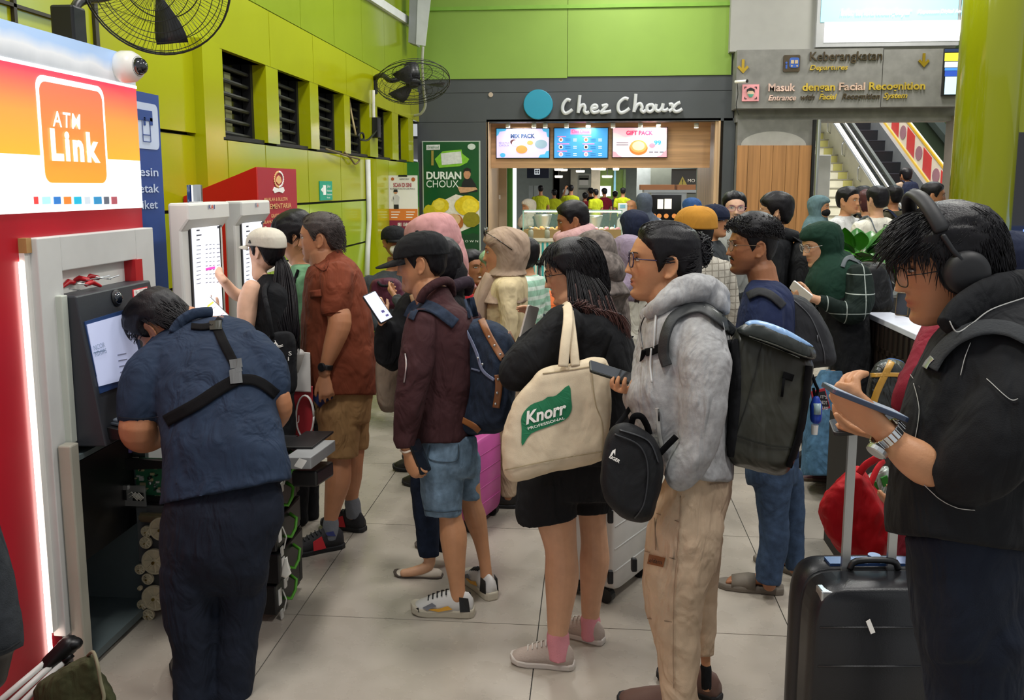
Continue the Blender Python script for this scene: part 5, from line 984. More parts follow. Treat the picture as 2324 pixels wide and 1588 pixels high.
tb = thing('turquoise_tray', 'turquoise tray on the counter under the warming oven', 'tray', P(1500, 505, 13.1)); q = P(1500, 505, 13.1); m = MB(); m.bx(q[0]-.18, q[0]+.2, q[1], q[1]+.2, q[2]-.05, q[2]+.02); m.build('tray', mat('tray_turq', '#3fb7c4', .4), tb, bevel=.01)
cn = thing('drink_can', 'red and green printed can at the right end of the display case', 'can', P(1393, 537, 13.1)); q = P(1393, 537, 13.1); m = MB(); m.bx(q[0]-.06, q[0]+.06, q[1], q[1]+.08, q[2], q[2]+.11); m.build('box', mat('can_red', '#8f2a35', .4), cn, bevel=.01); m = MB(); m.bx(q[0]-.03, q[0]+.05, q[1]-.004, q[1], q[2]+.02, q[2]+.09); m.build('label', mat('can_green', '#2f7f4a', .4), cn)
# hall seen through the shop
yh = 31.0; PHL = Plane((0, -1, 0), (0, yh, 0), (1, 0, 0)); zc_h = 2.75
w = MB(); w.bx(-6, 3.3, 17, 36, zc_h, zc_h+.05); w.bx(-6, 3.3, Y_S+2.6, 17, 3.4, 3.45); struct(w.build('ceiling', mat('hall_ceiling', '#3b3a36', .5)))
w = MB(); w.bx(-6, 3.3, 36, 36.1, 0, 3.1); struct(w.build('wall_concourse', mat('concourse_grey', '#8a8f86', .5)))
for (x0, x1, c, n) in ((1150, 1166, '#1d2418', 'a'), (1166, 1184, '#3b6a1d', 'a'), (1245, 1290, '#2c2a26', 'b'), (1247, 1262, '#7fa01c', 'b'), (1290, 1310, '#8a8576', 'c'), (1340, 1362, '#cfc3aa', 'c'), (1362, 1418, '#82a426', 'b'), (1395, 1400, '#8fd0e8', 'c'), (1418, 1424, '#54702a', 'c'), (1424, 1480, '#a9b1b1', 'd'), (1480, 1520, '#8f9a9c', 'd'), (1520, 1560, '#3e4a40', 'd')):
    w = MB(); PHL.quad(w, x0, 700, x1, 381, {'a': 3, 'b': -3, 'c': -2.5, 'd': 6}[n], .4); struct(w.build('wall_concourse_bay', mat('bay_'+c[1:], c, .35, var=.1)))
w = MB(); PHL.quad(w, 1182, 620, 1189, 381, 3.2, .1); tag(w.build('light_column', glow('column_glow', '#f2f6f4', 1.6)), 'tall glowing white strip at the left of the concourse behind the shop', 'light')
for px, py, r in ((1262, 381, .12), (1268, 387, .1), (1280, 388, .08), (1355, 385, .14), (1378, 403, .12), (1317, 391, .1), (1268, 403, .09), (1398, 386, .07), (1368, 386, .07)):
    q = PHL.at(px, py); r *= 1.5; t = thing('ceiling_lamp', 'round glowing lamp under the dark concourse ceiling seen through the shop', 'lamp', (q[0], yh, q[2]), 'concourse lamps'); m = MB(); m.lathe((q[0], yh, q[2]), [(r*.9, 0), (r, .03), (r, .07)], (0, 0, 1), 16); m.build('shade', glow('lamp_glow', '#fff4dc', 4), t); m = MB(); m.tube([(q[0], yh, q[2]+.05), (q[0], yh, zc_h)], .02, 6); m.build('rod', M_DARK, t)
rs = thing('restroom_sign', 'dark blue restroom sign with white figures hanging in the concourse', 'sign', PHL.at(1219, 405)); q = Plane((0, -1, 0), (0, 18.5, 0), (1, 0, 0)); m = MB(); q.quad(m, 1196, 404, 1246, 322, 0, .05); m.build('panel', mat('sign_navy', '#1b2742', .4), rs); m = MB(); q.quad(m, 1213, 396, 1225, 383, .005, .004); m.build('plate', glow('plate_white', '#dfe8ee', .7), rs); m = MB()
for px in (1216.5, 1221.5): q.disc(m, px, 387, .02, .01, .003); q.quad(m, px-1.5, 394, px+1.5, 389.5, .01, .003)
m.build('figures', MATS['sign_navy'], rs)
acn = thing('air_conditioner', 'tall white air conditioner standing in the concourse', 'air conditioner', PHL.at(1328, 500)); PAC = Plane((0, -1, 0), (0, 29, 0), (1, 0, 0)); m = MB(); PAC.quad(m, 1310, 549, 1340, 394, 0, .3); m.build('body', mat('ac_white', '#b9bcb2', .5), acn); m = MB(); PAC.quad(m, 1313, 408, 1337, 398, .006, .01); PAC.quad(m, 1313, 430, 1337, 426, .006, .01); m.build('grille', mat('ac_grille', '#6d7068', .5), acn); m = MB(); PAC.quad(m, 1315, 420, 1335, 404, .006, .005); m.build('panel', M_WTXT, acn)
fz = thing('white_cabinet', 'white cabinet at the left of the concourse behind the shop', 'cabinet', PHL.at(1212, 520)); m = MB(); PHL.quad(m, 1200, 541, 1222, 421, .0, .4); m.build('body', mat('cab_white', '#aab2b3', .4), fz); m = MB(); PHL.quad(m, 1210.6, 540, 1211.4, 421, .006, .003); m.build('door_gap', M_DARK, fz)
kb = thing('information_board', 'small white lit box in the middle of the concourse', 'sign', PHL.at(1374, 445)); m = MB(); PHL.quad(m, 1362, 445, 1386, 422, .3, .1); PHL.quad(m, 1372, 542, 1376, 445, .28, .06); m.build('box', glow('board_white', '#e6ece0', 1.1), kb)
# ------------------------------------------------------------------ entrance: signs, screen, stairs, escalator
sc_ = thing('led_screen', 'large bright advertising screen above the concrete board', 'screen', PE.at(2017, 100)); m = MB(); PE.quad(m, 1858, 106, 2185, -300, .06, .1); m.build('frame', mat('screen_frame', '#a9aaac', .5), sc_)
z0, z1 = float(PE.at(2000, 96)[2]), float(PE.at(2000, 50)[2]); m = MB(); PE.quad(m, 1868, 96, 2180, 50, .07, .01); m.build('white_picture', glow('led_white', '#fdfdfd', 1.3), sc_); m = MB(); PE.quad(m, 1868, 50, 2180, -300, .07, .01); m.build('blue_picture', glow('led_blue', '#8fdcf5', 1.0), sc_)
PE.text('Info: tarif.id/tebangbayar', 1904, 38, 2064, 15, .09, glow('led_text', '#ffffff', 1.3), sc_, bold=.02, shear=.2); PE.text('Keputusan Digital Anda', 2078, 33, 2185, 8, .09, MATS['led_text'], sc_, bold=.02, shear=.2)
M_SGN = mat('sign_gold', '#cdb04a', .3, .35, var=.25, vscale=9); M_SGN2 = mat('sign_bronze', '#4c4034', .3, .35, var=.3, vscale=9); M_SGN3 = mat('sign_pinkish', '#dcbcb0', .3, .35, var=.3, vscale=9)
ds = thing('departure_sign', 'grey concrete board lettering for departures and facial recognition entrance', 'sign', PE.at(1900, 240)); PQ = Plane((0, -1, 0), (0, YE-.16, 0), (1, 0, 0))
PQ.text('Keberangkatan', 1837, 138, 2001, 20, .006, M_SGN2, ds, ext=.02, bold=.01); PQ.text('Departures', 1837, 159, 1923, 11, .006, M_SGN, ds, ext=.016, bold=.015, shear=.2)
for t, xa, xb, mm in (('Masuk', 1743, 1804, M_SGN3), ('dengan', 1820, 1894, M_SGN), ('Facial', 1903, 1962, M_SGN3), ('Recognition', 1971, 2098, M_SGN)): PQ.text(t, xa, 207-(xa-1743)*.013, xb, 17, .006, mm, ds, ext=.02, bold=.02)
for t, xa, xb, mm in (('Entrance', 1743, 1806, M_SGN3), ('with', 1816, 1848, M_SGN2), ('Facial', 1858, 1898, M_SGN), ('Recognition', 1910, 1996, M_SGN2), ('System', 2004, 2058, M_SGN)): PQ.text(t, xa, 228-(xa-1743)*.02, xb, 12, .006, mm, ds, ext=.016, bold=.02, shear=.25)
for cx, cy in ((1686, 150), (2096, 136)): m = MB(); PQ.quad(m, cx-3, cy+8, cx+3, cy-15, .02, .02); PQ.poly(m, [(cx-13, cy+3), (cx-9, cy-1), (cx, cy+8), (cx+9, cy-1), (cx+13, cy+3), (cx, cy+17)], .021, .02); m.build('arrow', mat('arrow_gold', '#a78b2c', .3, .6), ds)
m = MB(); rrect(PQ, m, 1777, 125, 1815, 163, .02, .02, .02); tr = m.build('train_plate', M_SGN2, ds); m = MB(); rrect(PQ, m, 1791, 131, 1813, 154, .03, .026, .006); m.build('train_body', mat('train_blue', '#2d55a8', .4), tr); m = MB(); PQ.quad(m, 1794, 145, 1801, 137, .03, .004); PQ.quad(m, 1803, 145, 1810, 137, .03, .004); PQ.disc(m, 1796, 150, .012, .03, .004); PQ.disc(m, 1808, 150, .012, .03, .004); m.build('train_windows', mat('train_pale', '#b7a284', .4), tr); m = MB(); PQ.disc(m, 1784, 143, .015, .026, .006); PQ.quad(m, 1782, 156, 1786, 147, .026, .006); m.build('walker', MATS['train_blue'], tr)
m = MB(); PQ.quad(m, 1684, 230, 1722, 192, .02, .02); fp = m.build('face_plate', mat('plate_pink', '#e79aa0', .4), ds); m = MB(); PQ.poly(m, oval(1703, 211, 8, 10), .026, .006); m.build('face_shape', mat('face_print', '#d9b8a0', .5), fp); m = MB(); PQ.poly(m, [(1694, 211), (1694, 203), (1703, 199), (1712, 203), (1712, 211), (1708, 206), (1698, 206)], .03, .004)
for sx in (-1, 1):
    for sy in (-1, 1): PQ.quad(m, 1703+sx*14, 211+sy*14, 1703+sx*9, 211+sy*12.5, .027, .004); PQ.quad(m, 1703+sx*14, 211+sy*14, 1703+sx*12.5, 211+sy*9, .027, .004)
m.build('scan_marks', M_KTXT, fp); m = MB(); PQ.poly(m, [(1696, 214), (1710, 214), (1706, 221), (1700, 221)], .03, .004); m.build('mask_shape', mat('mask_teal', '#4fa08a', .5), fp)
sd = thing('departure_screen', 'narrow lit departure screen beside the green column', 'screen', P(2152, 216, 13)); pz = Plane((0, -1, 0), (0, YE-.22, 0), (1, 0, 0)); m = MB(); pz.quad(m, 2142, 217, 2175, 109, 0, .06); m.build('frame', M_BLACK, sd)
for y0, y1, c in ((214, 174, '#b9d7ee'), (173, 161, '#2547a3'), (160, 154, '#3f7fd0'), (153, 140, '#cfe2ee'), (138, 120, '#e2d23a'), (118, 111, '#1d2b4a')): m = MB(); pz.quad(m, 2144, y0, 2175, y1, .004, .004); m.build('picture', gl(c, .8), sd)
scm = thing('security_camera', 'small white bullet camera under the left golden arrow', 'camera', PQ.at(1678, 188)); m = MB(); m.tube([PQ.fix(1667, 187, .06), PQ.fix(1690, 187, .16)], .022, 10); m.build('housing', M_WTXT, scm, True); m = MB(); m.tube([PQ.fix(1690, 187, .16), PQ.fix(1692, 187, .17)], .024, 10); m.build('lens', M_BLACK, scm); m = MB(); m.tube(cr([PQ.fix(1672, 190, .04), PQ.fix(1674, 215, .03), PQ.fix(1670, 240, .03), PQ.fix(1676, 262, .03)], 4), .006, 6); m.build('wire', M_BLACK, scm)
# stairs
SL = .62; ys = 14.75; xs0, xs1 = 3.6, float(PYY(1978, 470, 17.0)[0])+.22; M_ST = mat('stair_cream', '#c9c6b4', .45); M_YEL = mat('stair_yellow', '#b0ab68', .5); NS = 26; RI, TR = .165, .165/SL
st = MB(); yl = MB()
for i in range(NS): st.bx(xs0, xs1, ys+i*TR, ys+(i+1)*TR+.02, max(0, i*RI-.3), (i+1)*RI); yl.bx(xs0, xs1-.16, ys+i*TR-.004, ys+i*TR+.03, (i+1)*RI-.03, (i+1)*RI+.003) if 0 else None; yl.bx(xs1-.20, xs1-.02, ys+i*TR-.006, ys+(i+1)*TR, (i+1)*RI-.16, (i+1)*RI+.004)
sto = thing('staircase', 'cream staircase with a yellow edge rising beyond the entrance', 'stairs', ((xs0+xs1)/2, ys, 0)); st.build('steps', M_ST, sto); m = MB(); [m.bx(xs0, xs1-.01, ys+i*TR-.012, ys+i*TR+.012, (i+1)*RI-.022, (i+1)*RI+.003) for i in range(NS)]; m.build('step_nosing', mat('nosing_grey', '#7f7c6c', .6), sto); yl.build('yellow_edge', M_YEL, sto)
m = MB(); m.prism([(xs1, ys-.2, 0), (xs1, ys-.2, .5), (xs1, ys+NS*TR, NS*RI+.6), (xs1, ys+NS*TR, 0)], (.12, 0, 0)); m.build('side_wall', mat('stair_wall', '#b5b3a6', .5), sto)
m = MB(); 
for dz in (.62, .92): m.tube([(xs1-.02, ys-.1, dz), (xs1-.02, ys+NS*TR, NS*RI+dz)], .028, 10)
for k in range(9): y = ys+.2+k*.8; z = (y-ys)*SL; m.tube([(xs1+.04, y, z+.3), (xs1-.06, y, z+.36), (xs1-.06, y, z+.56), (xs1-.02, y, z+.62)], .016, 8)
m.build('handrail', M_STEEL, sto, True); m = MB(); q = P(1862, 470, 14.0); m.bx(q[0]-.09, q[0]+.13, q[1], q[1]+.3, 0, P(1862, 352, 14.0)[2]); tag(m.build('white_column', mat('post_white', '#c9cbc9', .45), bevel=.01), 'pale square post just inside the entrance beside the stairs', 'post')
# escalator
xe0, xe1 = xs1+.34, xs1+1.34; es_ = thing('escalator', 'escalator with black steps and a red patterned side panel', 'escalator', ((xe0+xe1)/2, ys, 0)); m = MB(); M_ESC = mat('escalator_step', '#15161c', .5, .2)
for i in range(22): m.bx(xe0, xe1, ys+.6+i*.38, ys+.6+(i+1)*.38, max(0, i*.236-.3), (i+1)*.236-.03)
m.build('steps', M_ESC, es_); m = MB()
for i in range(22): m.bx(xe0, xe1, ys+.6+i*.38-.006, ys+.6+i*.38+.03, (i+1)*.236-.035, (i+1)*.236-.024)
m.build('step_edges', mat('step_edge', '#4a4f5a', .4, .4), es_)
def incl(mb, x0, x1, zl, zh, m=0, ya=0, yb=8.6): mb.prism([(x0, ys+.3+ya, max(0, ya*SL+zl)), (x0, ys+.3+ya, ya*SL+zh), (x0, ys+.3+yb, yb*SL+zh), (x0, ys+.3+yb, yb*SL+zl)], (x1-x0, 0, 0), m)
m = MB(); incl(m, xe0-.08, xe0, -.4, .02); incl(m, xe1, xe1+.10, -.4, .20); m.build('skirting', mat('skirt_grey', '#8f9396', .35, .4), es_)
m = MB(); incl(m, xe0-.07, xe0-.05, .02, .8); m.build('glass_side', glass('esc_glass', (.6, .7, .68), .08), es_)
m = MB(); incl(m, xe0-.09, xe0-.03, .8, .85); incl(m, xe1+.42, xe1+.62, .9, 1.06); m.build('handrail', mat('rubber', '#1f2a26', .5), es_)
pn = MB(); incl(pn, xe1+.10, xe1+.14, .20, .86); pno = pn.build('patterned_panel', mat('panel_cream', '#d9cdb8', .5), es_); m = MB(); incl(m, xe1+.085, xe1+.11, .20, .26); incl(m, xe1+.085, xe1+.11, .80, .86); m.build('panel_border', mat('panel_yellow', '#d2a52a', .5), pno)
for k in range(11):
    m = MB(); y = .5+k*.72; z = y*SL; 
    m.prism([(xe1+.095, ys+.3+y, z+.3), (xe1+.095, ys+.3+y, z+.74), (xe1+.095, ys+.3+y+.34, z+.74+.34*SL), (xe1+.095, ys+.3+y+.34, z+.3+.34*SL)], (.01, 0, 0)); m.build('panel_picture', mat('panel_red', '#c33a36', .5), pno); m = MB(); c = (xe1+.1, ys+.3+y+.52, z+.52+.52*SL); m.lathe(c, [(.14, 0), (.14, .008)], (-1, 0, 0), 14); m.build('panel_roundel', mat('panel_mauve', '#9a6f78', .5), pno)
w = MB(); incl(w, xe1+.6, xe1+.75, -.4, .9); w.build('outer_cladding', mat('esc_outer', '#33402f', .5), es_); es_.rotation_euler[2] = sto.rotation_euler[2] = .12
w = MB(); q = P(2060, 300, 21.0); w.bx(q[0]-.6, q[0]+3, 21, 21.2, 0, 6); struct(w.build('wall_stairs_right', mat('hall_green_dark', '#2f4a16', .4, var=.15)))
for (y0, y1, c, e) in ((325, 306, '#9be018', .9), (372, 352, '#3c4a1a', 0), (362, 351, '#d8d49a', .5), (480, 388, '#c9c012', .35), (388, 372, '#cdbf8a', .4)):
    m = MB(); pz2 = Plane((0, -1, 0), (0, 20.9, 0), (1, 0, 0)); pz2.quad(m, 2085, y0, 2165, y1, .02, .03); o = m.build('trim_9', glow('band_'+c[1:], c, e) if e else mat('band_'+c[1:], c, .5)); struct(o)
w = MB(); w.bx(xs0-2, xe1+4, 24.5, 24.7, 0, 9); struct(w.build('wall_stairs_back', mat('stairs_back', '#7d8378', .6)))
# ------------------------------------------------------------------ garments' materials
S_TAN = skin('tan', '#bd8862'); S_MID = skin('mid', '#b27a57'); S_LIGHT = skin('light', '#cc9c7a'); S_PALE = skin('pale', '#dcb094'); S_DARK = skin('dark', '#9a6646')
K = {n: cloth('cloth_'+n, c, **kw) for n, c, kw in [
    ('navy', '#222f43', {}), ('navypants', '#161c29', {}), ('black', '#16171a', {}), ('rust', '#713723', {}), ('khaki', '#94714a', {}), ('maroonjk', '#3c2225', dict(wr=.8)), ('green', '#6f9d78', {}),
    ('grey', '#a3a3a4', dict(var=.14, vscale=60)), ('sand', '#c3ab90', dict(wr=.8)), ('teenavy', '#1d2748', {}), ('cream', '#d6c49c', {}), ('white', '#cfd0d0', {}), ('beige', '#a58f7c', dict(wr=.9, wscale=7)),
    ('pink', '#bd8b8c', dict(wr=.7, wscale=6)), ('darkgreen', '#123024', dict(wr=.8, wscale=7)), ('lavender', '#8d7f93', {}), ('navyhijab', '#1b2238', {}), ('slate', '#4d5563', {}), ('red', '#a5222c', {}), ('wine', '#6f1626', {}), ('brown', '#7a4f2a', {}),
    ('olive', '#4a4636', {}), ('mustard', '#b5843a', {}), ('offwhite', '#ddd9cb', {}), ('tealgrey', '#5b747a', {}), ('neon', '#b9c424', {}), ('mint', '#8fb9a0', {}), ('greydark', '#3b3f42', {}), ('blue', '#2f4f80', {}), ('pattern', '#6e6560', dict(var=.5, vscale=26)), ('taupe', '#8a7a6a', {}), ('teegrey', '#a9aca8', {})]}
def denim(n, c): return mat('denim_'+n, c, .9, 0, .35, 300, .3, 26, .2, wr=.6, wscale=8)
D_SHORT = denim('light', '#6b8296'); D_JEAN = denim('blue', '#36475f'); D_PACK = denim('dark', '#242e3f'); D_SKIRT = denim('skirt', '#4d718f'); D_DARK = denim('deep', '#1a2233')
M_LEATH = mat('tan_leather', '#7d4f2e', .5, 0, .2, 80, .12, 20); M_WEB = mat('black_webbing', '#0c0c0e', .9, 0, .3, 400, spec=.12); M_PLAID = plaid('plaid_green', '#14201c', '#b9c2bb', 9, .05); M_PLAIDW = plaid('plaid_pale', '#b9b3a6', '#7b7468', 26, .16)
def ribbons(p, tree, segs, m, name, d=None, parent=None, th=.006, off=.003):
    for pts, w in segs:
        mb = MB(); ribbon(mb, tree, pts, w, d or p.d, th, off=off); mb.build(name, m, parent or p.root, True)
def phone(label, c, x, y, n, L=.155, W_=.075, T=.009, scr=None, case=M_BLACK, marks=()):
    """x along the long side, n = outward normal of the screen"""
    x = nrm(x); n = nrm(np.asarray(n)-x*np.dot(n, x)); y = np.cross(n, x); c = np.asarray(c); t = thing('phone', label, 'phone', c); m = MB(); an = []
    for sx, sy, a0 in ((1, 1, 0), (-1, 1, 90), (-1, -1, 180), (1, -1, 270)):
        for q in np.linspace(a0, a0+90, 5): an.append(c+x*(sx*(L/2-.01)+.01*math.cos(math.radians(q)))+y*(sy*(W_/2-.01)+.01*math.sin(math.radians(q)))-n*T/2)
    m.prism(an, n*T); m.build('case', case, t, bevel=.0015); m = MB(); m.box(c-x*(L/2-.005)-y*(W_/2-.004)+n*T/2, x*(L-.01), y*(W_-.008), n*.0008); s_ = m.build('screen', scr or M_SCREEN, t)
    for (u, v, du, dv, mm) in marks: m = MB(); m.box(c+x*u*L+y*v*W_+n*(T/2+.0008), x*du*L, y*dv*W_, n*.0006); m.build('screen_mark', mm, s_)
    return t
def bag_part(root, name, m, fn, vox=.008, sm=3, disp=.012): mb = MB(); fn(mb); return solid(mb, name, m, root, vox, sm, disp, .08)
# ================================================================== technician bending into the machine
p = Person('person bending into the cash machine in a navy work shirt with black back straps', 3.2, 480)
T = p
p.rows('shirt', [(718, 425, 520, .07, .40), (730, 392, 562, .11, .37), (760, 345, 590, .14, .32), (800, 322, 614, .155, .26), (860, 334, 622, .16, .19), (930, 352, 632, .155, .12), (1010, 366, 650, .15, .05), (1075, 365, 660, .145, .02, -20), (1116, 360, 662, .15, 0, -30)], p=2.6, body=.72)
p.chain('shirt', [(376, 806, .22, 44), (338, 848, .17, 54), (320, 905, .13, 52), (316, 955, .12, 45)], rnd=False, body=.7); p.chain('shirt', [(572, 785, .24, 40), (604, 825, .19, 44), (624, 875, .15, 36), (634, 906, .14, 25)], rnd=False, body=.7)
p.chain(None, [(318, 930, .12, 38), (314, 975, .12, 42), (330, 992, .22, 36), (368, 985, .36, 25), (385, 972, .46, 20)]); p.chain(None, [(632, 895, .14, 25), (640, 932, .17, 23), (615, 970, .3, 20), (600, 985, .4, 18)])
hand(p.sk, p.pt(386, 972, .47), cv(.5, .1, -.8), cv(0, -1, -.2), 1, .95, (35, 35, 20)); hand(p.sk, p.pt(598, 986, .42), cv(-.3, -.1, -.9), cv(0, -1, 0), -1, .95, (35, 35, 20))
p.rows('trousers', [(1085, 395, 630, .10), (1140, 372, 644, .125), (1190, 362, 641, .14), (1260, 362, 614, .14), (1310, 366, 606, .12), (1350, 385, 585, .06)], p=2.6)
p.chain('trousers', [(432, 1290, 0, 68), (428, 1370, 0, 60), (436, 1430, 0, 53), (440, 1500, 0, 45), (440, 1588, 0, 46)], rnd=False); p.chain('trousers', [(548, 1290, .04, 62), (547, 1400, .04, 50), (536, 1480, .04, 46), (528, 1585, .04, 42)], rnd=False)
p.chain(None, [(370, 800, .33, 46), (385, 770, .36, 52), (420, 740, .36, 52)])
H = p.head(366, 742, 138, 108, 46, -8, dd=.34)
p.finish(S_MID, .006, .009, {'shirt': K['navy'], 'trousers': K['navypants']}, disp=.018, dscale=.1)
m = MB(); hair_cap(m, H, 'short', .022, .008, .006); strands(m, H, 'short', 1100, .05, lambda q: (.1*q[0], .7, -.1) if q[1] > -.02 else (0, -.3, -.6), .0015, .018, 4); hair_obj(m, p.root, M_HAIR)
m = MB(); m.tube(cr([p.pt(392, 756, .22), p.pt(410, 730, .24), p.pt(440, 712, .28), p.pt(480, 708, .34)], 5), .012, 10, ry=.022); m.build('collar', K['navy'], p.root, True)
bt = p.bt['shirt']; mb = MB(); ribbon(mb, bt, [(489, 735), (506, 775), (522, 806), (533, 828)], 11, 3.2); ribbon(mb, bt, [(536, 862), (500, 882), (450, 915), (390, 948), (376, 956)], 14, 3.2); ribbon(mb, bt, [(536, 862), (572, 862), (600, 874), (628, 896)], 12, 3.2); ribbon(mb, bt, [(434, 740), (462, 742), (489, 735), (500, 722)], 7, 3.2)
h_ = mb.build('harness', M_WEB, p.root, True); mb = MB()
for y0, y1 in ((815, 835), (836, 846), (840, 870)): ribbon(mb, bt, [(534, y0), (537, y1)], 14, 3.2, .012, 2)
mb.build('buckle', mat('buckle_grey', '#34373a', .5), h_); mb = MB(); ribbon(mb, bt, [(489, 728), (490, 748)], 14, 3.2, .012, 2); mb.build('strap_joiner', M_BLACK, h_)
ribbons(p, bt, [([(271, 946), (316, 950), (361, 945)], 1.2), ([(401, 1095), (402, 1143)], 2.0)], mat('navy_seam', '#131c2a', .9), 'seam', th=.002)
for gx, gy, dx in ((428, 1590, -.5), (540, 1582, .1)): shoe(p.root, G(gx, gy), FH-RT*.35+RT*dx*.2, .29, mat('shoe_black', '#1b1716', .45), mat('sole_black', '#0f0f10', .7))
# ================================================================== woman in a pale cap at the kiosk
p = Person('person in a pale cap and black sleeveless top with a long ponytail', 4.35, 622)
p.rows('top', [(622, 588, 624, .05, .02), (640, 582, 645, .08), (662, 576, 660, .13), (700, 576, 670, .13), (760, 574, 676, .12), (830, 580, 674, .12), (900, 584, 668, .12)])
p.rows('trousers', [(890, 584, 668, .12), (960, 580, 672, .13), (1010, 584, 668, .12)]); p.chain('trousers', [(608, 980, -.02, 24), (608, 1150, -.02, 18), (610, 1245, -.02, 16)]); p.chain('trousers', [(648, 980, .06, 24), (648, 1150, .06, 18), (648, 1240, .06, 16)])
p.chain(None, [(588, 625, 0, 16), (590, 600, 0, 18)]); p.chain(None, [(572, 652, -.08, 20), (562, 690, -.09, 23), (556, 745, -.1, 19), (535, 762, -.05, 16), (505, 735, .0, 11), (495, 722, 0, 10)])
p.chain(None, [(610, 655, .12, 20), (570, 672, .2, 16), (536, 668, .16, 14), (512, 642, .1, 11), (500, 627, .05, 9.5)])
hand(p.sk, p.pt(500, 627, .05), cv(-.62, .75, -.2), cv(-.7, -.5, -.5), 1, .86, point=(70, 60, 40)); hand(p.sk, p.pt(494, 722, 0), cv(-.6, .75, .1), cv(.6, .5, .6), -1, .82, (25, 30, 20))
H = p.head(603, 570, 96, 118, 0, dd=.0); p.finish(S_PALE, .0055, .009, {'top': K['black'], 'trousers': K['black']}, disp=.008)
m = MB(); hair_cap(m, H, 'up', .010); hair_obj(m, p.root, M_HAIR)
def cap(H, root, m, brim=.075, label='cap', t=.018, z0=.030, mb2=None, slope=-.15, bt=.005):
    mb = MB(); V = []; g, phi, zz = H.grid(48, 40, 0, False)
    rings = []
    for z in np.linspace(z0, .1124, 14):
        x, y, zz_ = hsurf(phi, np.full_like(phi, z), t, False); zz2 = zz_+t*.9*np.clip((z-.03)/.08, 0, 1)-.016*np.clip(-np.cos(phi), 0, 1)*(z < .05); rings.append(H.w(np.stack([x, y, zz2], 1)))
    inner = [r+(H.w((0, 0, .03))-r)*.05 for r in rings]
    mb.loft([inner[0]]+rings); o = mb.build('cap', m, root, True); b = MB(); top, bot = [], []
    for k in range(2):
        R = []
        for a in np.linspace(-1.15, 1.15, 15):
            x, y, z = [float(q) for q in hsurf(np.array(a), np.array(z0), t-.002, False)]; e = (1-abs(a/1.15)**2.6)
            R.append([(x, y, z), (x*1.0, y+brim*.5*e, z+slope*brim*.5*e-.008*abs(a)), (x*.98, y+brim*e, z+slope*brim*e-.016*abs(a)**1.5)])
        R = np.array(R)
        if k == 0: top = R
        else: bot = R-np.array([0, 0, bt])
    rr = [np.concatenate([t_, b_[::-1]]) for t_, b_ in zip(top, bot)]; b.loft([H.w(q) for q in rr]); b.build('brim', m, o, True); mb = MB(); mb.ell(H.w((0, -.005, .1125+t*.98)), [H.l*.007*H.s, H.f*.007*H.s, H.u*.004*H.s], 10, 6); mb.build('button', m, o, True); return o
c_ = cap(H, p.root, cloth('cap_pale', '#c9c3b4', wr=.35), .062, t=.016, z0=.034); m = MB(); b_ = H.w((.088, .022, .055)); m.prism([b_+H.u*.010*H.s, b_+H.f*.010*H.s-H.u*.008*H.s, b_-H.f*.010*H.s-H.u*.008*H.s], H.l*.006); m.build('emblem', M_BLACK, c_)
m = MB(); rng = random.Random(2)
for i in range(420):
    u = rng.uniform(-1, 1); w = rng.uniform(-1, 1); m.tube(cr([p.pt(628+u*7, 574+rng.uniform(-6, 8), .03+w*.02), p.pt(640+u*14, 600, .0+w*.05), p.pt(645+u*25, 650, w*.06-.02), p.pt(650+u*26, 710, w*.06-.06), p.pt(657+u*20+rng.uniform(-4, 4), 760, w*.05-.07), p.pt(660+u*12+rng.uniform(-8, 8), 775+rng.uniform(-20, 30), w*.04-.06)], 3), [.003]+[.0042]*13+[.003, .001], 5)
m.tube([p.pt(638, 590, 0), p.pt(646, 650, -.02), p.pt(652, 710, -.05), p.pt(660, 765, -.06)], [.025, .05, .05, .02], 12, round=True); m.build('ponytail', M_HAIR, p.root, True)
eyes(H, p.root)
phone('phone with a bright white screen held by the woman in the pale cap', P(487, 709, 4.3), cv(.72, -.66, .15), None, cv(.25, .35, .9), .165, .08, scr=glow('phone_lit', '#f3f2f2', .9), marks=((-.3, -.1, .06, .5, glow('mark_yellow', '#d9c53a', .7)), (-.12, -.2, .02, .5, mat('mark_grey', '#b9b9c2', .5)), (.2, .0, .02, .35, mat('mark_pink', '#d58a9a', .5))))
t = thing('tote_bag', 'black cloth tote bag with white lettering beside the long ponytail', 'bag', P(640, 880, 4.2)); _, bb = bag_part(t, 'bag', K['black'], lambda mb: puff(mb, 4.18, smoothpoly([(608, 765), (640, 752), (668, 762), (674, 830), (668, 890), (612, 892), (604, 830)], 3), .035))
for s_, x, y in (('S', 655, 806), ('I', 654, 818), ('R', 636, 842)): decal_text(bb, s_, x, y, x+(7 if s_ != 'I' else 2), y, 9, 'lettering', M_WTXT, t, 4.15)
ribbons(p, bb, [([(617, 790), (626, 775)], .8), ([(620, 793), (630, 780)], .8), ([(624, 772), (632, 784), (642, 782)], .8), ([(624, 776), (632, 787), (643, 785)], .8), ([(636, 800), (630, 825)], .8), ([(640, 801), (633, 826)], .8)], M_WTXT, 'print_line', 4.15, t, .002)
m = MB(); m.tube(cr([P(618, 765, 4.15), P(610, 715, 4.12), P(600, 660, 4.18), P(612, 640, 4.3)], 5), .012, 8); m.build('handle', K['black'], t, True)
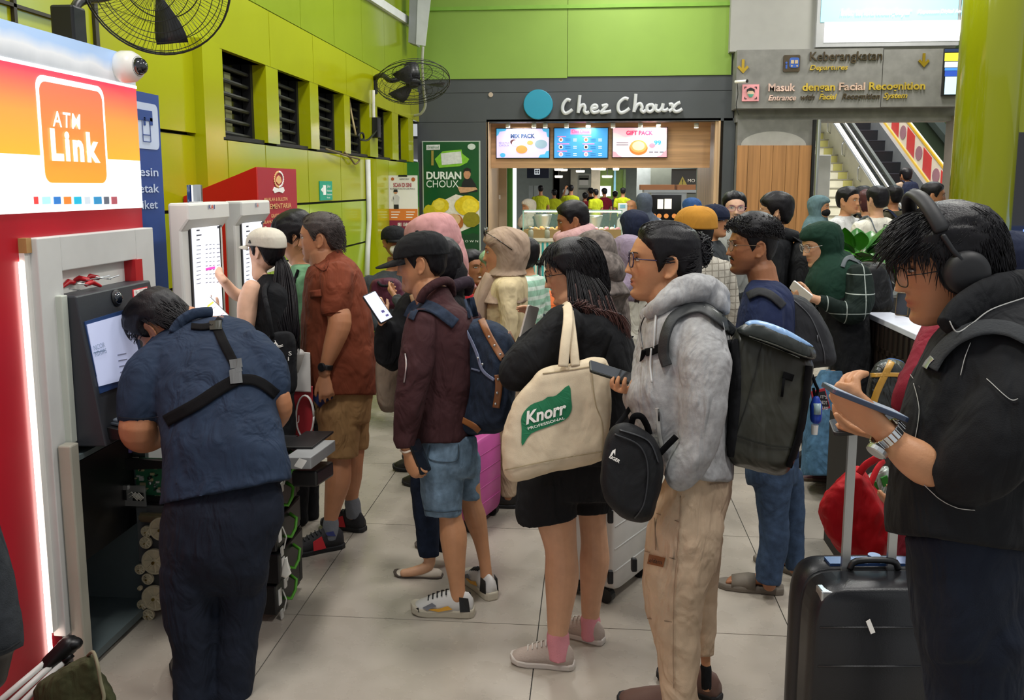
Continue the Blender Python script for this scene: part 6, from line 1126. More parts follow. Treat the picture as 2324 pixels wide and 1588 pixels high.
# ================================================================== man in green behind them
p = Person('person in glasses and a pale green shirt behind the rust shirt', 4.85, 690)
p.rows('shirt', [(600, 664, 706, .08), (615, 660, 722, .17), (680, 664, 726, .19), (780, 664, 724, .18), (870, 668, 722, .17)]); p.rows('trousers', [(860, 668, 722, .16), (960, 670, 722, .16)]); p.chain('trousers', [(684, 960, 0, 20), (684, 1180, 0, 16)]); p.chain('trousers', [(708, 960, .1, 20), (708, 1170, .1, 16)]); p.chain('shirt', [(690, 640, -.18, 20), (690, 720, -.2, 18), (680, 800, -.2, 16)]); p.chain(None, [(682, 605, 0, 19), (682, 580, 0, 20)])
H = p.head(672, 543, 100, 92, 26); p.finish(S_TAN, .007, .01, {'shirt': K['green'], 'trousers': K['black']}); m = MB(); hair_cap(m, H, 'full', .022, .014, .006); strands(m, H, 'full', 400, .055, lambda q: (0, .8, -.3), .0016, .016, 3); hair_obj(m, p.root, M_HAIR); eyes(H, p.root); glasses(H, p.root, M_BLACK)
ribbons(p, p.bt['shirt'], [([(677, 612), (668, 640), (666, 660)], 3)], M_WEB, 'strap')
# ================================================================== man in the rust shirt
p = Person('person with short greying hair in a rust red shirt and khaki shorts', 4.6, 770); R_ = p
p.rows('shirt', [(577, 712, 776, .068, .01, -14), (590, 705, 780, .085, .01, -14), (603, 698, 806, .15, 0, -6), (640, 690, 830, .20), (720, 684, 845, .21), (800, 681, 852, .21), (860, 685, 855, .205), (896, 691, 854, .20)], p=2.5); p.chain('shirt', [(765, 625, -.16, 38), (764, 670, -.2, 36), (762, 715, -.2, 32)], rnd=False, body=.75); p.chain('shirt', [(765, 640, .2, 30), (750, 720, .22, 26)])
p.chain(None, [(762, 690, -.2, 26), (771, 732, -.22, 27), (754, 788, -.22, 21), (740, 828, -.22, 14), (736, 846, -.22, 14)]); p.chain(None, [(735, 600, .0, 30), (730, 575, 0, 31)])
hand(p.sk, p.pt(736, 848, -.22), cv(.12, -.97, .1), cv(-.15, 0, -1), 1, .92, ((10, 22, 15), (14, 24, 18), (18, 26, 20), (25, 30, 25)), 7, 15, 30)
p.rows('shorts', [(880, 702, 848, .17), (930, 718, 843, .165), (960, 722, 840, .15)]); p.chain('shorts', [(768, 930, -.07, 52), (771, 985, -.07, 46), (771, 1036, -.07, 42)], rnd=False, body=.7); p.chain('shorts', [(802, 930, .1, 40), (806, 1020, .1, 29)], rnd=False, body=.7)
p.chain(None, [(772, 1000, -.07, 30), (770, 1040, -.07, 27), (767, 1090, -.07, 29), (757, 1142, -.07, 21), (750, 1185, -.07, 15), (749, 1222, -.07, 16)]); p.chain(None, [(806, 1000, .1, 24), (802, 1050, .1, 22), (799, 1085, .14, 22), (798, 1130, .17, 15), (803, 1170, .18, 15)])
p.chain('sock', [(751, 1180, -.07, 17.5), (749, 1225, -.07, 19)], rnd=False, body=0); p.chain('sock_far', [(799, 1136, .17, 17.5), (804, 1174, .18, 18)], rnd=False, body=0)
H = p.head(727, 543, 107, 90, 2, nose=1.15); p.finish(S_MID, .005, .008, {'shirt': K['rust'], 'shorts': K['khaki'], 'sock': mat('sock_grey', '#6d7076', .9, 0, .4, 200), 'sock_far': MATS['sock_grey']}, disp=.014, stub=.25)
m = MB(); hair_cap(m, H, 'bald', .011, .006, .004); strands(m, H, 'bald', 900, .022, lambda q: (0, -.6, .3) if q[2] > .07 else (0, -.6, -.5), .0010, .010, 9, lift=.1); hair_obj(m, p.root, M_HAIRG); eyes(H, p.root)
bs_ = p.bt['shirt']; ribbons(p, bs_, [([(710, 596), (735, 612), (745, 590)], 3), ([(731, 712), (762, 708), (793, 712)], 1), ([(704, 668), (730, 664)], 8), ([(812, 612), (803, 640), (790, 665)], 1)], cloth('rust_seam', '#6b301c'), 'shirt_trim', th=.004)
ws_ = MB(); c = p.pt(739, 832, -.22); ax = nrm(p.pt(736, 846, -.22)-p.pt(740, 820, -.22)); ws_.lathe(c-ax*.012, [(.034, 0), (.036, .004), (.036, .022), (.034, .026)], ax, 20); wo = ws_.build('watch', M_BLACK, p.root, True); m = MB(); q = c-FW*.034-RT*.010; m.lathe(q, [(.022, 0), (.022, .008), (.018, .010)], nrm(-FW-RT*.5), 20); m.build('watch_face', M_DARK, wo)
M_SH = mat('shoe_blackknit', '#1c1b1f', .7, 0, .4, 150); M_SO = mat('sole_dark', '#141417', .7)
ac = [('side_stripes', mat('shoe_red', '#c0212b', .6), [(.10, .1), (.165, .1), (.165, .75), (.12, .85)]), ('heel_patch', mat('shoe_blue', '#2b3470', .6), [(.05, .7), (.09, .8), (.10, .98), (.06, .98)])]
fshoe(p, 749, 1222, -.07, G(662, 1262)-G(785, 1240), .285, M_SH, M_SO, ma=M_BLACK, accents=ac); fshoe(p, 803, 1170, .18, G(770, 1180)-G(845, 1192), .27, M_SH, M_SO, ma=M_BLACK, accents=ac)
phone('blue phone held low in the hand of the person in the rust shirt', P(742, 893, 4.44), cv(.75, .6, .1), None, cv(-.2, -.1, -1), .15, .072, case=mat('phone_blue', '#27365f', .3))
t = thing('paper_shopping_bag', 'red and white paper shopping bag hanging between the technician and the rust shirt', 'bag', P(685, 1020, 4.4)); m = MB(); puff(m, 4.42, [(662, 870), (710, 876), (712, 1020), (660, 1008)], .05, ((1, 0), (1, .9), (.96, 1))); m.build('bag', mat('paper_red', '#a5222b', .6), t); m = MB(); puff(m, 4.39, [(664, 800), (680, 798), (704, 800), (706, 890), (666, 888)], .04, ((1, 0), (1, .9), (.96, 1))); m.build('top_panel', mat('paper_white', '#c9c5c0', .6), t)
m = MB(); m.tube([P(692+20*math.cos(a), 945-48*math.sin(a), 4.34) for a in np.linspace(0, 6.283, 25)], .014, 6, ry=.004); m.build('handle_loop', MATS['paper_white'], t, True); m = MB(); m.lathe(P(674, 815, 4.36), [(.03, -.06), (.034, .03), (.036, .035), (.02, .05)], (0.2, 0, 1), 16); m.build('cup', MATS['paper_white'], t, True); lettering('SU', P(661, 960, 4.36), RT, UP, .04, .04, M_WTXT, t)
# ================================================================== man in the maroon jacket with the denim pack
p = Person('person in a black cap, maroon bomber jacket and ragged denim shorts', 3.9, 1020); MJ = p
p.rows('jacket', [(650, 972, 1018, .075, .02), (668, 962, 1026, .10, .01), (690, 950, 1040, .14), (712, 936, 1066, .19), (760, 928, 1088, .21), (830, 930, 1090, .21), (900, 926, 1085, .2), (960, 922, 1070, .19), (1005, 934, 1066, .185)], p=2.5); p.chain('jacket', [(958, 735, -.17, 40), (944, 825, -.22, 40), (928, 920, -.23, 35), (921, 985, -.22, 27), (921, 1016, -.22, 23)], rnd=False, body=.75); p.chain('jacket', [(1060, 730, .15, 36), (1060, 840, .18, 32), (1040, 920, .1, 26)])
p.chain(None, [(921, 1000, -.22, 15), (925, 1024, -.22, 14)]); hand(p.sk, p.pt(925, 1024, -.22), cv(.35, -.9, .1), cv(.5, .2, -.85), 1, .9, (28, 30, 20), 5, 20, 30); p.chain(None, [(985, 690, .0, 38), (972, 655, 0, 38)])
p.rows('shorts', [(990, 950, 1082, .165), (1060, 948, 1084, .165), (1085, 952, 1080, .15)]); p.chain('shorts', [(1004, 1040, -.07, 55), (1003, 1110, -.07, 49), (1005, 1168, -.07, 43)], rnd=False, body=.65); p.chain('shorts', [(1060, 1040, .12, 32), (1066, 1132, .12, 25)], rnd=False, body=.65)
p.chain(None, [(1018, 1120, -.07, 30), (1022, 1170, -.07, 26), (1029, 1215, -.07, 31), (1032, 1268, -.07, 25), (1037, 1322, -.07, 18), (1040, 1356, -.07, 18)]); p.chain(None, [(1066, 1100, .12, 24), (1070, 1140, .12, 23), (1079, 1175, .12, 25), (1092, 1228, .12, 17), (1101, 1280, .12, 13.5), (1104, 1312, .12, 14)])
H = p.head(957, 598, 128, 97, 10); p.finish(S_TAN, .0045, .008, {'jacket': K['maroonjk'], 'shorts': D_SHORT}, disp=.018, stub=.3); m = MB(); hair_cap(m, H, 'short', .005, 0, .003); hair_obj(m, p.root, M_HAIR); eyes(H, p.root, look=(0, -.5)); cap(H, p.root, K['black'], .082, t=.018, z0=.036, slope=-.22)
m = MB(); m.tube(cr([p.pt(953, 684, -.12), p.pt(966, 660, -.13), p.pt(996, 640, -.10), p.pt(1020, 640, -.02), p.pt(1026, 668, .06)], 5), [.02]*21, 10); m.build('collar', K['maroonjk'], p.root, True)
jb = p.bt['jacket']; ribbons(p, jb, [([(920, 802), (922, 830), (917, 868)], 1.6)], M_STEEL, 'zip'); ribbons(p, jb, [([(927, 722), (945, 693), (985, 700), (1034, 735)], 13), ([(1064, 676), (1074, 720)], 12)], D_PACK, 'pack_strap', th=.012)
sb = p.bt['shorts']; ribbons(p, sb, [([(976, 1010), (976, 1042), (1034, 1046), (1040, 1008)], 1.2), ([(962, 1158), (1004, 1162), (1047, 1157)], 1.2)], mat('denim_seam', '#3d4c58', .9), 'seam', th=.003)
ribbons(p, p.bt['body'], [([(906, 1020), (920, 1026), (940, 1018)], 2.2)], mat('bracelet_pale', '#d8c9b8', .4), 'bracelet', th=.004)
wh = mat('shoe_whiteleather', '#c9c7c3', .5, 0, .1, 60); ac = [('side_swoosh', mat('swoosh_yellow', '#d39a2e', .5), [(.09, .25), (.15, .12), (.21, .42), (.15, .30), (.11, .42)]), ('toe_cap', M_BLACK, [(.235, .1), (.275, .1), (.268, .6), (.24, .7)]), ('heel_panel', M_BLACK, [(.012, .15), (.055, .12), (.06, .9), (.02, .92)]), ('grey_panel', mat('shoe_grey', '#6e7077', .6), [(.16, .5), (.20, .3), (.22, .6), (.18, .8)])]
SOLE_C = mat('sole_cream', '#b9b19e', .7, 0, .3, 40)
fshoe(p, 1040, 1356, -.07, G(936, 1372)-G(1080, 1380), .275, wh, SOLE_C, ma=M_BLACK, soleh=.04, accents=ac); fshoe(p, 1104, 1312, .12, G(1068, 1290)-G(1122, 1338), .27, wh, SOLE_C, ma=M_BLACK, soleh=.04, accents=ac)
phone('black phone in the lowered hand of the person in the maroon jacket', P(953, 1036, 3.68), cv(.35, -.9, 0), None, cv(.8, .2, .5), .145, .072)
t = thing('backpack', 'dark denim backpack with brown leather straps on the person in the maroon jacket', 'backpack', P(1080, 990, 3.85)); _, bb = bag_part(t, 'pack', D_PACK, lambda mb: puff(mb, 3.86, smoothpoly([(1030, 742), (1060, 728), (1096, 724), (1140, 738), (1168, 775), (1172, 840), (1165, 920), (1140, 978), (1086, 985), (1040, 990), (990, 952), (992, 880), (1010, 800)], 3), .17, ((1, 0), (.99, .4), (.94, .75), (.84, .94), (.4, 1.0)), tilt=(-.0012, .0)), .009, 3, .012)
ribbons(p, bb, [([(1092, 724), (1112, 765), (1136, 806), (1140, 812)], 8), ([(1155, 752), (1172, 790)], 4), ([(1130, 850), (1132, 880), (1126, 925)], 8)], M_LEATH, 'leather_strap', 3.8, t, .008); ribbons(p, bb, [([(1026, 745), (1050, 742), (1066, 765), (1082, 800), (1096, 840), (1122, 862)], 3.5), ([(1070, 836), (1090, 842)], 2)], mat('piping_pale', '#75809f', .7), 'piping', 3.8, t, .006)
mb = MB(); ribbon(mb, bb, [(992, 930, 20), (1010, 950, 24), (1030, 975, 16), (1042, 990, 6)], 18, 3.8, .006); mb.build('leather_corner', mat('leather_orange', '#8f5a30', .5, 0, .2, 80), t, True); ribbons(p, bb, [([(1048, 952), (1075, 966), (1088, 978)], 7)], MATS['leather_orange'], 'leather_base', 3.8, t); ribbons(p, bb, [([(1046, 770), (1044, 800)], 2), ([(1044, 800), (1042, 815)], 3)], M_STEEL, 'zip', 3.8, t)
m = MB()
for q in ((1112, 765), (1124, 785), (1135, 805), (1088, 812), (1098, 826), (1130, 860), (1129, 890), (1126, 915)): c = hit(bb, q[0], q[1], 3.8, .010); m.ell(c, [RT*.006, UP*.006, FW*.005], 8, 6)
m.build('rivets', M_STEEL, t, True)
# person in black behind him, hidden face, with phone
p = Person('person in a black hooded top and dark jeans behind the maroon jacket', 4.25, 975)
p.rows('top', [(655, 950, 1020, .1), (685, 925, 1060, .18), (760, 915, 1075, .2), (860, 915, 1070, .19), (960, 920, 1060, .18)]); p.chain('top', [(935, 690, -.15, 32), (905, 760, -.2, 36), (886, 812, -.2, 34), (874, 770, -.25, 26), (874, 738, -.28, 18)]); p.chain(None, [(874, 745, -.28, 12), (868, 726, -.29, 12)]); hand(p.sk, p.pt(868, 726, -.29), cv(-.3, .9, -.1), cv(-.5, .4, -.7), 1, .88, (30, 35, 25)); p.chain(None, [(985, 670, 0, 26), (985, 640, 0, 28)])
p.rows('jeans', [(950, 922, 1056, .16), (1030, 930, 1050, .16)]); p.chain('jeans', [(962, 1040, -.04, 36), (966, 1150, -.04, 30), (974, 1262, -.04, 24)], rnd=False); p.chain('jeans', [(1010, 1040, .1, 34), (1010, 1150, .1, 28), (1015, 1250, .1, 22)], rnd=False); p.chain(None, [(974, 1255, -.04, 14), (972, 1284, -.04, 13), (940, 1296, -.05, 11), (915, 1300, -.05, 9)]); H = p.head(990, 608, 118, 95, 12); p.finish(S_LIGHT, .007, .01, {'top': K['black'], 'jeans': D_DARK})
m = MB(); hair_cap(m, H, 'long', .02, 0, .005); m.tube([p.pt(1015, 575, 0), p.pt(1030, 620, 0), p.pt(1030, 670, 0)], [.05, .07, .05], 14, round=True); hair_obj(m, p.root, M_HAIR); eyes(H, p.root); m = MB(); m.tube(cr([p.pt(1000, 668, -.15), p.pt(1030, 650, -.12), p.pt(1062, 640, -.02), p.pt(1060, 660, .08)], 4), .03, 10); m.build('hood', cloth('hood_plum', '#2a1d28'), p.root, True)
ribbons(p, p.bt['top'], [([(937, 668), (943, 700), (938, 730)], 8)], mat('strap_beige', '#a8865e', .7), 'bag_strap'); fshoe(p, 976, 1278, -.04, G(890, 1290)-G(1002, 1296), .235, mat('flat_cream', '#cbbfae', .55), mat('flat_sole', '#4a4038', .7), hgt=.05, soleh=.012)
shoe(p.root, G(1040, 1250), G(960, 1240)-G(1040, 1250), .235, MATS['flat_cream'], MATS['flat_sole'], hgt=.05, soleh=.012)
phone('phone with a lilac white screen held up by the person in the black hooded top', P(857, 697, 3.9), cv(.55, -.8, .1), None, cv(.5, .5, .75), .15, .075, scr=glow('phone_lilac', '#c9cdea', .8), marks=((.15, .0, .08, .2, mat('mark_purple', '#6a63a8', .5)), (.32, .1, .06, .2, MATS['mark_purple'])))
t = thing('backpack', 'khaki brown drawstring backpack hanging behind the rust shirt', 'backpack', P(880, 930, 4.3)); bag_part(t, 'pack', K['taupe'], lambda mb: puff(mb, 4.35, smoothpoly([(855, 815), (880, 795), (905, 820), (912, 880), (900, 930), (865, 932), (853, 880)], 3), .08), .009)
# ================================================================== woman in black with the cream tote
p = Person('person with long brown tipped hair in black top and shorts, carrying a cream tote', 3.5, 1310); TW_ = p
p.rows('top', [(690, 1280, 1350, .1), (706, 1262, 1392, .17), (745, 1252, 1425, .21), (800, 1250, 1443, .22), (880, 1244, 1448, .225), (960, 1232, 1442, .22), (1060, 1205, 1424, .21)], p=2.5); p.chain('top', [(1285, 735, -.18, 48), (1240, 780, -.22, 48), (1190, 830, -.25, 45), (1172, 848, -.22, 42), (1180, 820, -.08, 36), (1200, 775, .05, 26), (1206, 755, .1, 20)]); p.chain(None, [(1204, 765, .08, 15), (1208, 745, .12, 14)]); hand(p.sk, p.pt(1207, 750, .1), cv(-.1, .9, -.2), cv(-.8, .2, .2), -1, .85, (40, 40, 20))
p.chain(None, [(1310, 705, 0, 36), (1300, 670, 0, 38)]); p.rows('shorts', [(1040, 1205, 1420, .2), (1110, 1180, 1400, .2), (1140, 1178, 1395, .19)]); p.chain('shorts', [(1245, 1090, -.08, 70), (1240, 1150, -.08, 70), (1243, 1178, -.08, 70)], rnd=False, body=.6); p.chain('shorts', [(1340, 1090, .12, 56), (1344, 1160, .12, 47)], rnd=False, body=.6)
p.chain(None, [(1258, 1120, -.08, 50), (1262, 1175, -.08, 46), (1273, 1245, -.08, 37), (1275, 1310, -.08, 39), (1270, 1380, -.08, 30), (1266, 1438, -.08, 23), (1268, 1468, -.08, 21)]); p.chain(None, [(1343, 1120, .12, 36), (1344, 1172, .12, 31), (1349, 1230, .12, 31), (1349, 1276, .12, 34), (1343, 1340, .12, 26), (1340, 1400, .12, 20), (1341, 1426, .12, 18)])
p.chain('sock', [(1266, 1438, -.08, 25.5), (1268, 1496, -.08, 27)], rnd=False, body=0); p.chain('sock_far', [(1340, 1402, .12, 22.5), (1341, 1450, .12, 24)], rnd=False, body=0)
H = p.head(1298, 622, 138, 96, 12); p.finish(S_LIGHT, .0045, .008, {'top': K['black'], 'shorts': K['black'], 'sock': mat('sock_pink', '#d98f98', .9, 0, .4, 200), 'sock_far': MATS['sock_pink']}, disp=.012)
m = MB(); hair_cap(m, H, 'long', .018, .004, .003); strands(m, H, 'long', 1300, .15, lambda q: (.25*q[0]/.07, .3 if q[1] > .03 else -.35, -1), .0014, .020, 5, lift=.1, pmin=84); strands(m, H, 'long', 260, .045, lambda q: (.6*q[0]/.05, .3, -1), .0012, .016, 6, pmax=62, lift=.08); rng = random.Random(4)
m2 = MB()
for i in range(2600):
    u = rng.random(); w = rng.uniform(-1, 1); dd = w*.10*(1-.3*u)-.03; s0 = (1285+u*62, 605+abs(u-.3)*20, dd*.85); s1 = (1288+u*92, 655+u*5, dd-.03); s2 = (1290+u*108, 690+u*14, dd-.06); e = (1300+u*124+rng.uniform(-12, 12), 700+u*64+rng.uniform(-30, 12), dd-.055)
    A = cr([p.pt(*s0), p.pt(*s1), p.pt(*s2), p.pt((s2[0]+e[0])/2+3, (s2[1]+e[1])/2-4, dd-.065), p.pt(*e)], 4); r = [.0017]*11+[.0016, .0015, .0013, .001, .0007, .0004]; k = min(15, max(3, int(rng.gauss(9, 3)))); m.tube(A[:k+1], r[:k+1], 4); m2.tube(A[k:], r[k:], 4)
hair_obj(m, p.root, M_HAIR); m2.build('hair_tips', M_HAIRB, p.root, True); eyes(H, p.root, look=(0, -.4)); glasses(H, p.root, M_BLACK, .025, .019, .0016)
shc = mat('shoe_pinkgrey', '#b5a69b', .75, 0, .4, 140); sow = mat('sole_white', '#c9c1b8', .7); fshoe(p, 1267, 1480, -.08, G(1166, 1484)-G(1305, 1500), .25, shc, sow, ma=mat('lace_white', '#d8d3ca', .8), soleh=.03); fshoe(p, 1341, 1436, .12, G(1290, 1432)-G(1378, 1458), .235, shc, sow, ma=MATS['lace_white'], soleh=.03)
t = thing('tote_bag', 'cream canvas tote bag with a green leaf shaped print on the woman in black', 'bag', P(1270, 1090, 3.1)); _, bb = bag_part(t, 'bag', cloth('canvas_cream', '#cfc0a6', wr=.45, wscale=5), lambda mb: puff(mb, 3.12, smoothpoly([(1229, 838), (1290, 825), (1374, 812), (1386, 900), (1388, 950), (1378, 1005), (1364, 1046), (1270, 1068), (1175, 1093), (1150, 1082), (1142, 1060), (1140, 990), (1165, 910), (1205, 862)], 3), .07, ((1, 0), (.985, .5), (.93, .8), (.8, .95), (.4, 1))), .008, 3, .012)
gp = smoothpoly([(1291, 874), (1296, 905), (1297, 930), (1283, 952), (1244, 968), (1205, 984), (1185, 1011), (1184, 975), (1184, 944), (1204, 919), (1232, 908), (1244, 900), (1262, 897)], 3)
decal(bb, [tuple(q) for q in gp], [list(range(len(gp)))], 'leaf_print', mat('print_green', '#15724a', .7), t, 3.05, .003, 2)
decal_text(bb, 'Knorr', 1194, 962, 1289, 936, 27, 'lettering', M_WTXT, t, 3.05, .007, .03, .35); decal_text(bb, 'PROFESSIONAL', 1199, 975, 1282, 950, 6, 'lettering', M_WTXT, t, 3.05, .007, .01)
ribbons(p, bb, [([(1146, 1066), (1250, 1044), (1366, 1024)], 1.2), ([(1232, 848), (1300, 838), (1374, 826)], 1.0), ([(1340, 820), (1350, 910), (1366, 960), (1366, 1040)], 1.0)], cloth('canvas_seam', '#a59678'), 'seam', 3.05, t, .002)
def strap(pts, w, th, m, parent, name='strap', ref=None):
    A = cr(pts, 6); mb = MB(); mb.tube(A, w, 10, ry=th, ref=ref if ref is not None else FW); return mb.build(name, m, parent, True)
strap([P(1278, 832, 3.05), P(1283, 780, 3.08), P(1289, 730, 3.14), P(1288, 698, 3.25), P(1280, 690, 3.36)], .018, .005, MATS['canvas_cream'], t, 'handle'); strap([P(1306, 830, 3.06), P(1302, 790, 3.09), P(1297, 745, 3.15), P(1292, 705, 3.25)], .016, .005, MATS['canvas_cream'], t, 'handle')
m = MB(); m.tube(cr([P(1385, 760, 3.25), P(1375, 790, 3.22), P(1366, 820, 3.22)], 4), .01, 8); tag(m.build('bag_strap', M_WEB, smooth=True), 'thin dark strap hanging on the back of the woman in black', 'strap')
phone('phone seen from behind held up by the woman in black', P(1200, 735, 3.55), cv(.25, .95, 0), None, cv(-.75, .2, -.6), .15, .075, case=mat('phone_cream', '#b9b4ac', .3), scr=M_SCREEN)
# ================================================================== man in the grey hooded sweatshirt
p = Person('person with a hair bun in a grey hooded sweatshirt and sand cargo trousers', 3.0, 1570); GH = p
p.rows('hoodie', [(684, 1490, 1590, .13, .0), (704, 1468, 1634, .19), (745, 1452, 1654, .23), (820, 1444, 1662, .24), (890, 1416, 1662, .24), (930, 1424, 1660, .24), (1000, 1446, 1660, .23), (1060, 1490, 1664, .22), (1090, 1520, 1666, .215)], p=2.5)
p.chain('hoodie', [(1585, 745, -.17, 58), (1596, 820, -.23, 62), (1594, 910, -.25, 57), (1588, 985, -.25, 50), (1562, 1050, -.24, 45), (1540, 1082, -.22, 36)], body=.75); p.chain('hoodie', [(1500, 760, .2, 48), (1476, 830, .18, 42), (1455, 862, .1, 26)]); p.chain(None, [(1462, 866, .08, 19), (1438, 876, .05, 17)])
hand(p.sk, p.pt(1431, 880, .012), cv(-.42, .02, .9), cv(.15, .97, .1), 1, .95, ((14, 50, 40), (12, 52, 40), (14, 52, 40), (18, 54, 40)), 10, 10, 40); p.chain(None, [(1530, 700, 0, 50), (1512, 660, 0, 50)])
p.rows('trousers', [(1075, 1515, 1666, .19), (1130, 1492, 1658, .19), (1200, 1476, 1640, .185), (1260, 1468, 1622, .16)]); p.chain('trousers', [(1560, 1180, -.07, 84), (1546, 1260, -.07, 84), (1532, 1330, -.07, 74), (1533, 1400, -.07, 62), (1540, 1500, -.07, 48), (1546, 1625, -.07, 40)], rnd=False, body=.7); p.chain('trousers', [(1592, 1220, .12, 46), (1597, 1350, .12, 33), (1598, 1484, .12, 23)], rnd=False, body=.6)
p.chain(None, [(1599, 1450, .12, 13), (1602, 1510, .12, 10.5), (1604, 1560, .12, 11)]); p.chain('sock', [(1602, 1512, .12, 12.5), (1604, 1565, .12, 14)], rnd=False, body=0)
H = p.head(1502, 598, 172, 91, -2, nose=1.15); p.finish(S_TAN, .0045, .008, {'hoodie': K['grey'], 'trousers': K['sand'], 'sock': K['black']}, disp=.02, dscale=.1, stub=.22)
m = MB(); hair_cap(m, H, 'up', .012, .002, .002); strands(m, H, 'up', 1000, .12, lambda q: (0, -1, .35 if q[2] < .04 else 0), .0012, .011, 8); b_ = p.pt(1588, 566, 0)
for i in range(160):
    a = i*2.4; r1, r2 = .045*random.uniform(.6, 1.1), .05*random.uniform(.7, 1.1); u_, v_ = nrm(RT*math.cos(a)+UP*math.sin(a)), nrm(FW*math.sin(a*1.7)+UP*math.cos(a*1.3)); m.tube([b_+u_*r1*math.cos(t)+v_*r2*math.sin(t) for t in np.linspace(a, a+4, 9)], .0024, 5)
m.ell(b_, [RT*.036, FW*.036, UP*.05], 16, 10); hair_obj(m, p.root, M_HAIR); m = MB(); q = p.pt(1563, 541, 0); m.lathe(q-nrm(RT)*.006, [(.026, 0), (.030, .006), (.026, .013)], nrm(RT*.9+UP*-.3), 18); m.build('hair_tie', mat('tie_mint', '#9fc7b6', .6), p.root, True)
eyes(H, p.root, look=(0, 0)); glasses(H, p.root, mat('frame_plum', '#3a2f4a', .3, .4), .025, .021, .0020); m = MB()
m.ell(H.w((0, .087, -.0575)), [H.l*.012*H.s, H.f*.004*H.s, H.u*.0022*H.s], 12, 6); m.build('mouth', mat('mouth_dark', '#4a1f1c', .5), p.root, True); m = MB()
for i in range(60): a = random.uniform(-1, 1); q = np.array([a*.018, .072-.01*abs(a), -.102-random.random()*.006]); m.tube([H.w(q), H.w(q+np.array([0, .003, -.012]))], .0012, 4)
m.build('goatee', M_HAIR, p.root)
mb = MB(); chain(mb, 3.0, [(1474, 712, -.13, 17), (1500, 690, -.17, 24), (1540, 665, -.15, 32), (1590, 655, -.1, 36), (1622, 672, 0, 36), (1615, 690, .12, 34)]); puff(mb, 3.02, smoothpoly([(1565, 632), (1600, 628), (1640, 655), (1656, 692), (1645, 716), (1590, 690), (1545, 690)], 3), .14); chain(mb, 3.0, [(1470, 715, -.02, 18), (1500, 690, .1, 24), (1560, 660, .15, 28)]); _, hb = solid(mb, 'hood', K['grey'], p.root, .008, 3, .018, .08)
hd = p.bt['hoodie']
for pts in ([(1493, 712, -.21), (1489, 745, -.25), (1487, 790, -.25)], [(1482, 790, -.25), (1480, 830, -.25), (1482, 868, -.24)]): m = MB(); m.tube(cr([hit(hd, a, b, 2.8, .012) for a, b, c in pts], 5), .0035, 8); m.build('drawstring', mat('cord_white', '#b9b9b9', .8), p.root, True)
ribbons(p, hd, [([(1491, 925), (1494, 950), (1497, 985), (1505, 1020)], 4)], mat('zip_pale', '#b5b3b0', .6), 'pocket_zip'); ribbons(p, hd, [([(1495, 928), (1496, 955)], 1.8)], M_BLACK, 'zip_pull', th=.01); ribbons(p, hd, [([(1462, 716), (1452, 745), (1458, 790)], 2.5)], cloth('grey_seam', '#8f8f90'), 'seam', th=.004)
tr = p.bt['trousers']; ribbons(p, tr, [([(1545, 1125), (1542, 1190), (1536, 1260), (1530, 1350), (1528, 1440), (1530, 1560)], .9), ([(1492, 1165), (1542, 1184)], .9), ([(1466, 1250), (1534, 1268)], 1.2), ([(1488, 1175), (1490, 1248)], 1.0), ([(1472, 1402), (1525, 1410)], 1), ([(1610, 1098), (1650, 1094)], 1.6)], cloth('sand_seam', '#96806a'), 'seam', th=.004, off=.007)
mb = MB(); ribbon(mb, tr, [(1472, 1268), (1508, 1276)], 11, 2.9, .005, 4); lp = mb.build('leather_patch', M_LEATH, p.root); decal_text(tr, 'eldam', 1477, 1275, 1503, 1280, 10, 'lettering', M_KTXT, lp, 2.9, .011)
shb = mat('shoe_brown', '#6b5148', .6, 0, .2, 60); shoe(p.root, G(1578, 1640), G(1440, 1605)-G(1578, 1640), .28, shb, M_SO); shoe(p.root, G(1634, 1592), G(1560, 1560)-G(1634, 1592), .26, shb, M_SO)
phone('dark phone held flat in the hand of the person in the grey hooded sweatshirt', P(1388, 846, 2.962), cv(.94, -.3, -.1), None, cv(.22, .88, .42), .158, .076, case=mat('phone_olive', '#2b2f2a', .35))
# his big pack
t = thing('backpack', 'large olive and black travel backpack with pale blue light painted on its lid on the grey sweatshirt', 'backpack', P(1740, 1075, 3.0)); _, bb = bag_part(t, 'pack', mat('tarp_olive', '#33332a', .42, 0, .1, 30, .15, 6, .5, wr=.8, wscale=6), lambda mb: puff(mb, 3.02, smoothpoly([(1664, 760), (1690, 742), (1770, 765), (1840, 815), (1842, 860), (1832, 930), (1806, 1035), (1774, 1076), (1705, 1064), (1650, 1042), (1650, 950), (1656, 850)], 3), .19, ((1, 0), (1, .55), (.96, .82), (.86, .95), (.4, 1.0))), .009, 3, .014)
_, lb_ = bag_part(t, 'lid', mat('lid_black', '#2d3230', .38, 0, .1, 40, .1, 8, .5, wr=.4), lambda mb: puff(mb, 2.99, smoothpoly([(1672, 752), (1690, 736), (1716, 728), (1776, 748), (1838, 782), (1852, 802), (1844, 816), (1790, 800), (1730, 778)], 3), .20, ((1, 0), (1, .6), (.97, .85), (.88, .96), (.4, 1.0))), .008, 2, .006)
bag_part(t, 'lid_top', mat('lid_blue_light', '#7fa3cf', .35, 0, .08, 40, .1, 10, .5, wr=.3), lambda mb: puff(mb, 2.98, smoothpoly([(1690, 737), (1716, 726), (1776, 744), (1836, 778), (1844, 788), (1800, 782), (1740, 758)], 3), .185, ((1, 0), (1, .7), (.97, .9), (.88, .97), (.4, 1.0))), .007, 2, .004)  # pale blue layer puts the light on the black lid into its colour
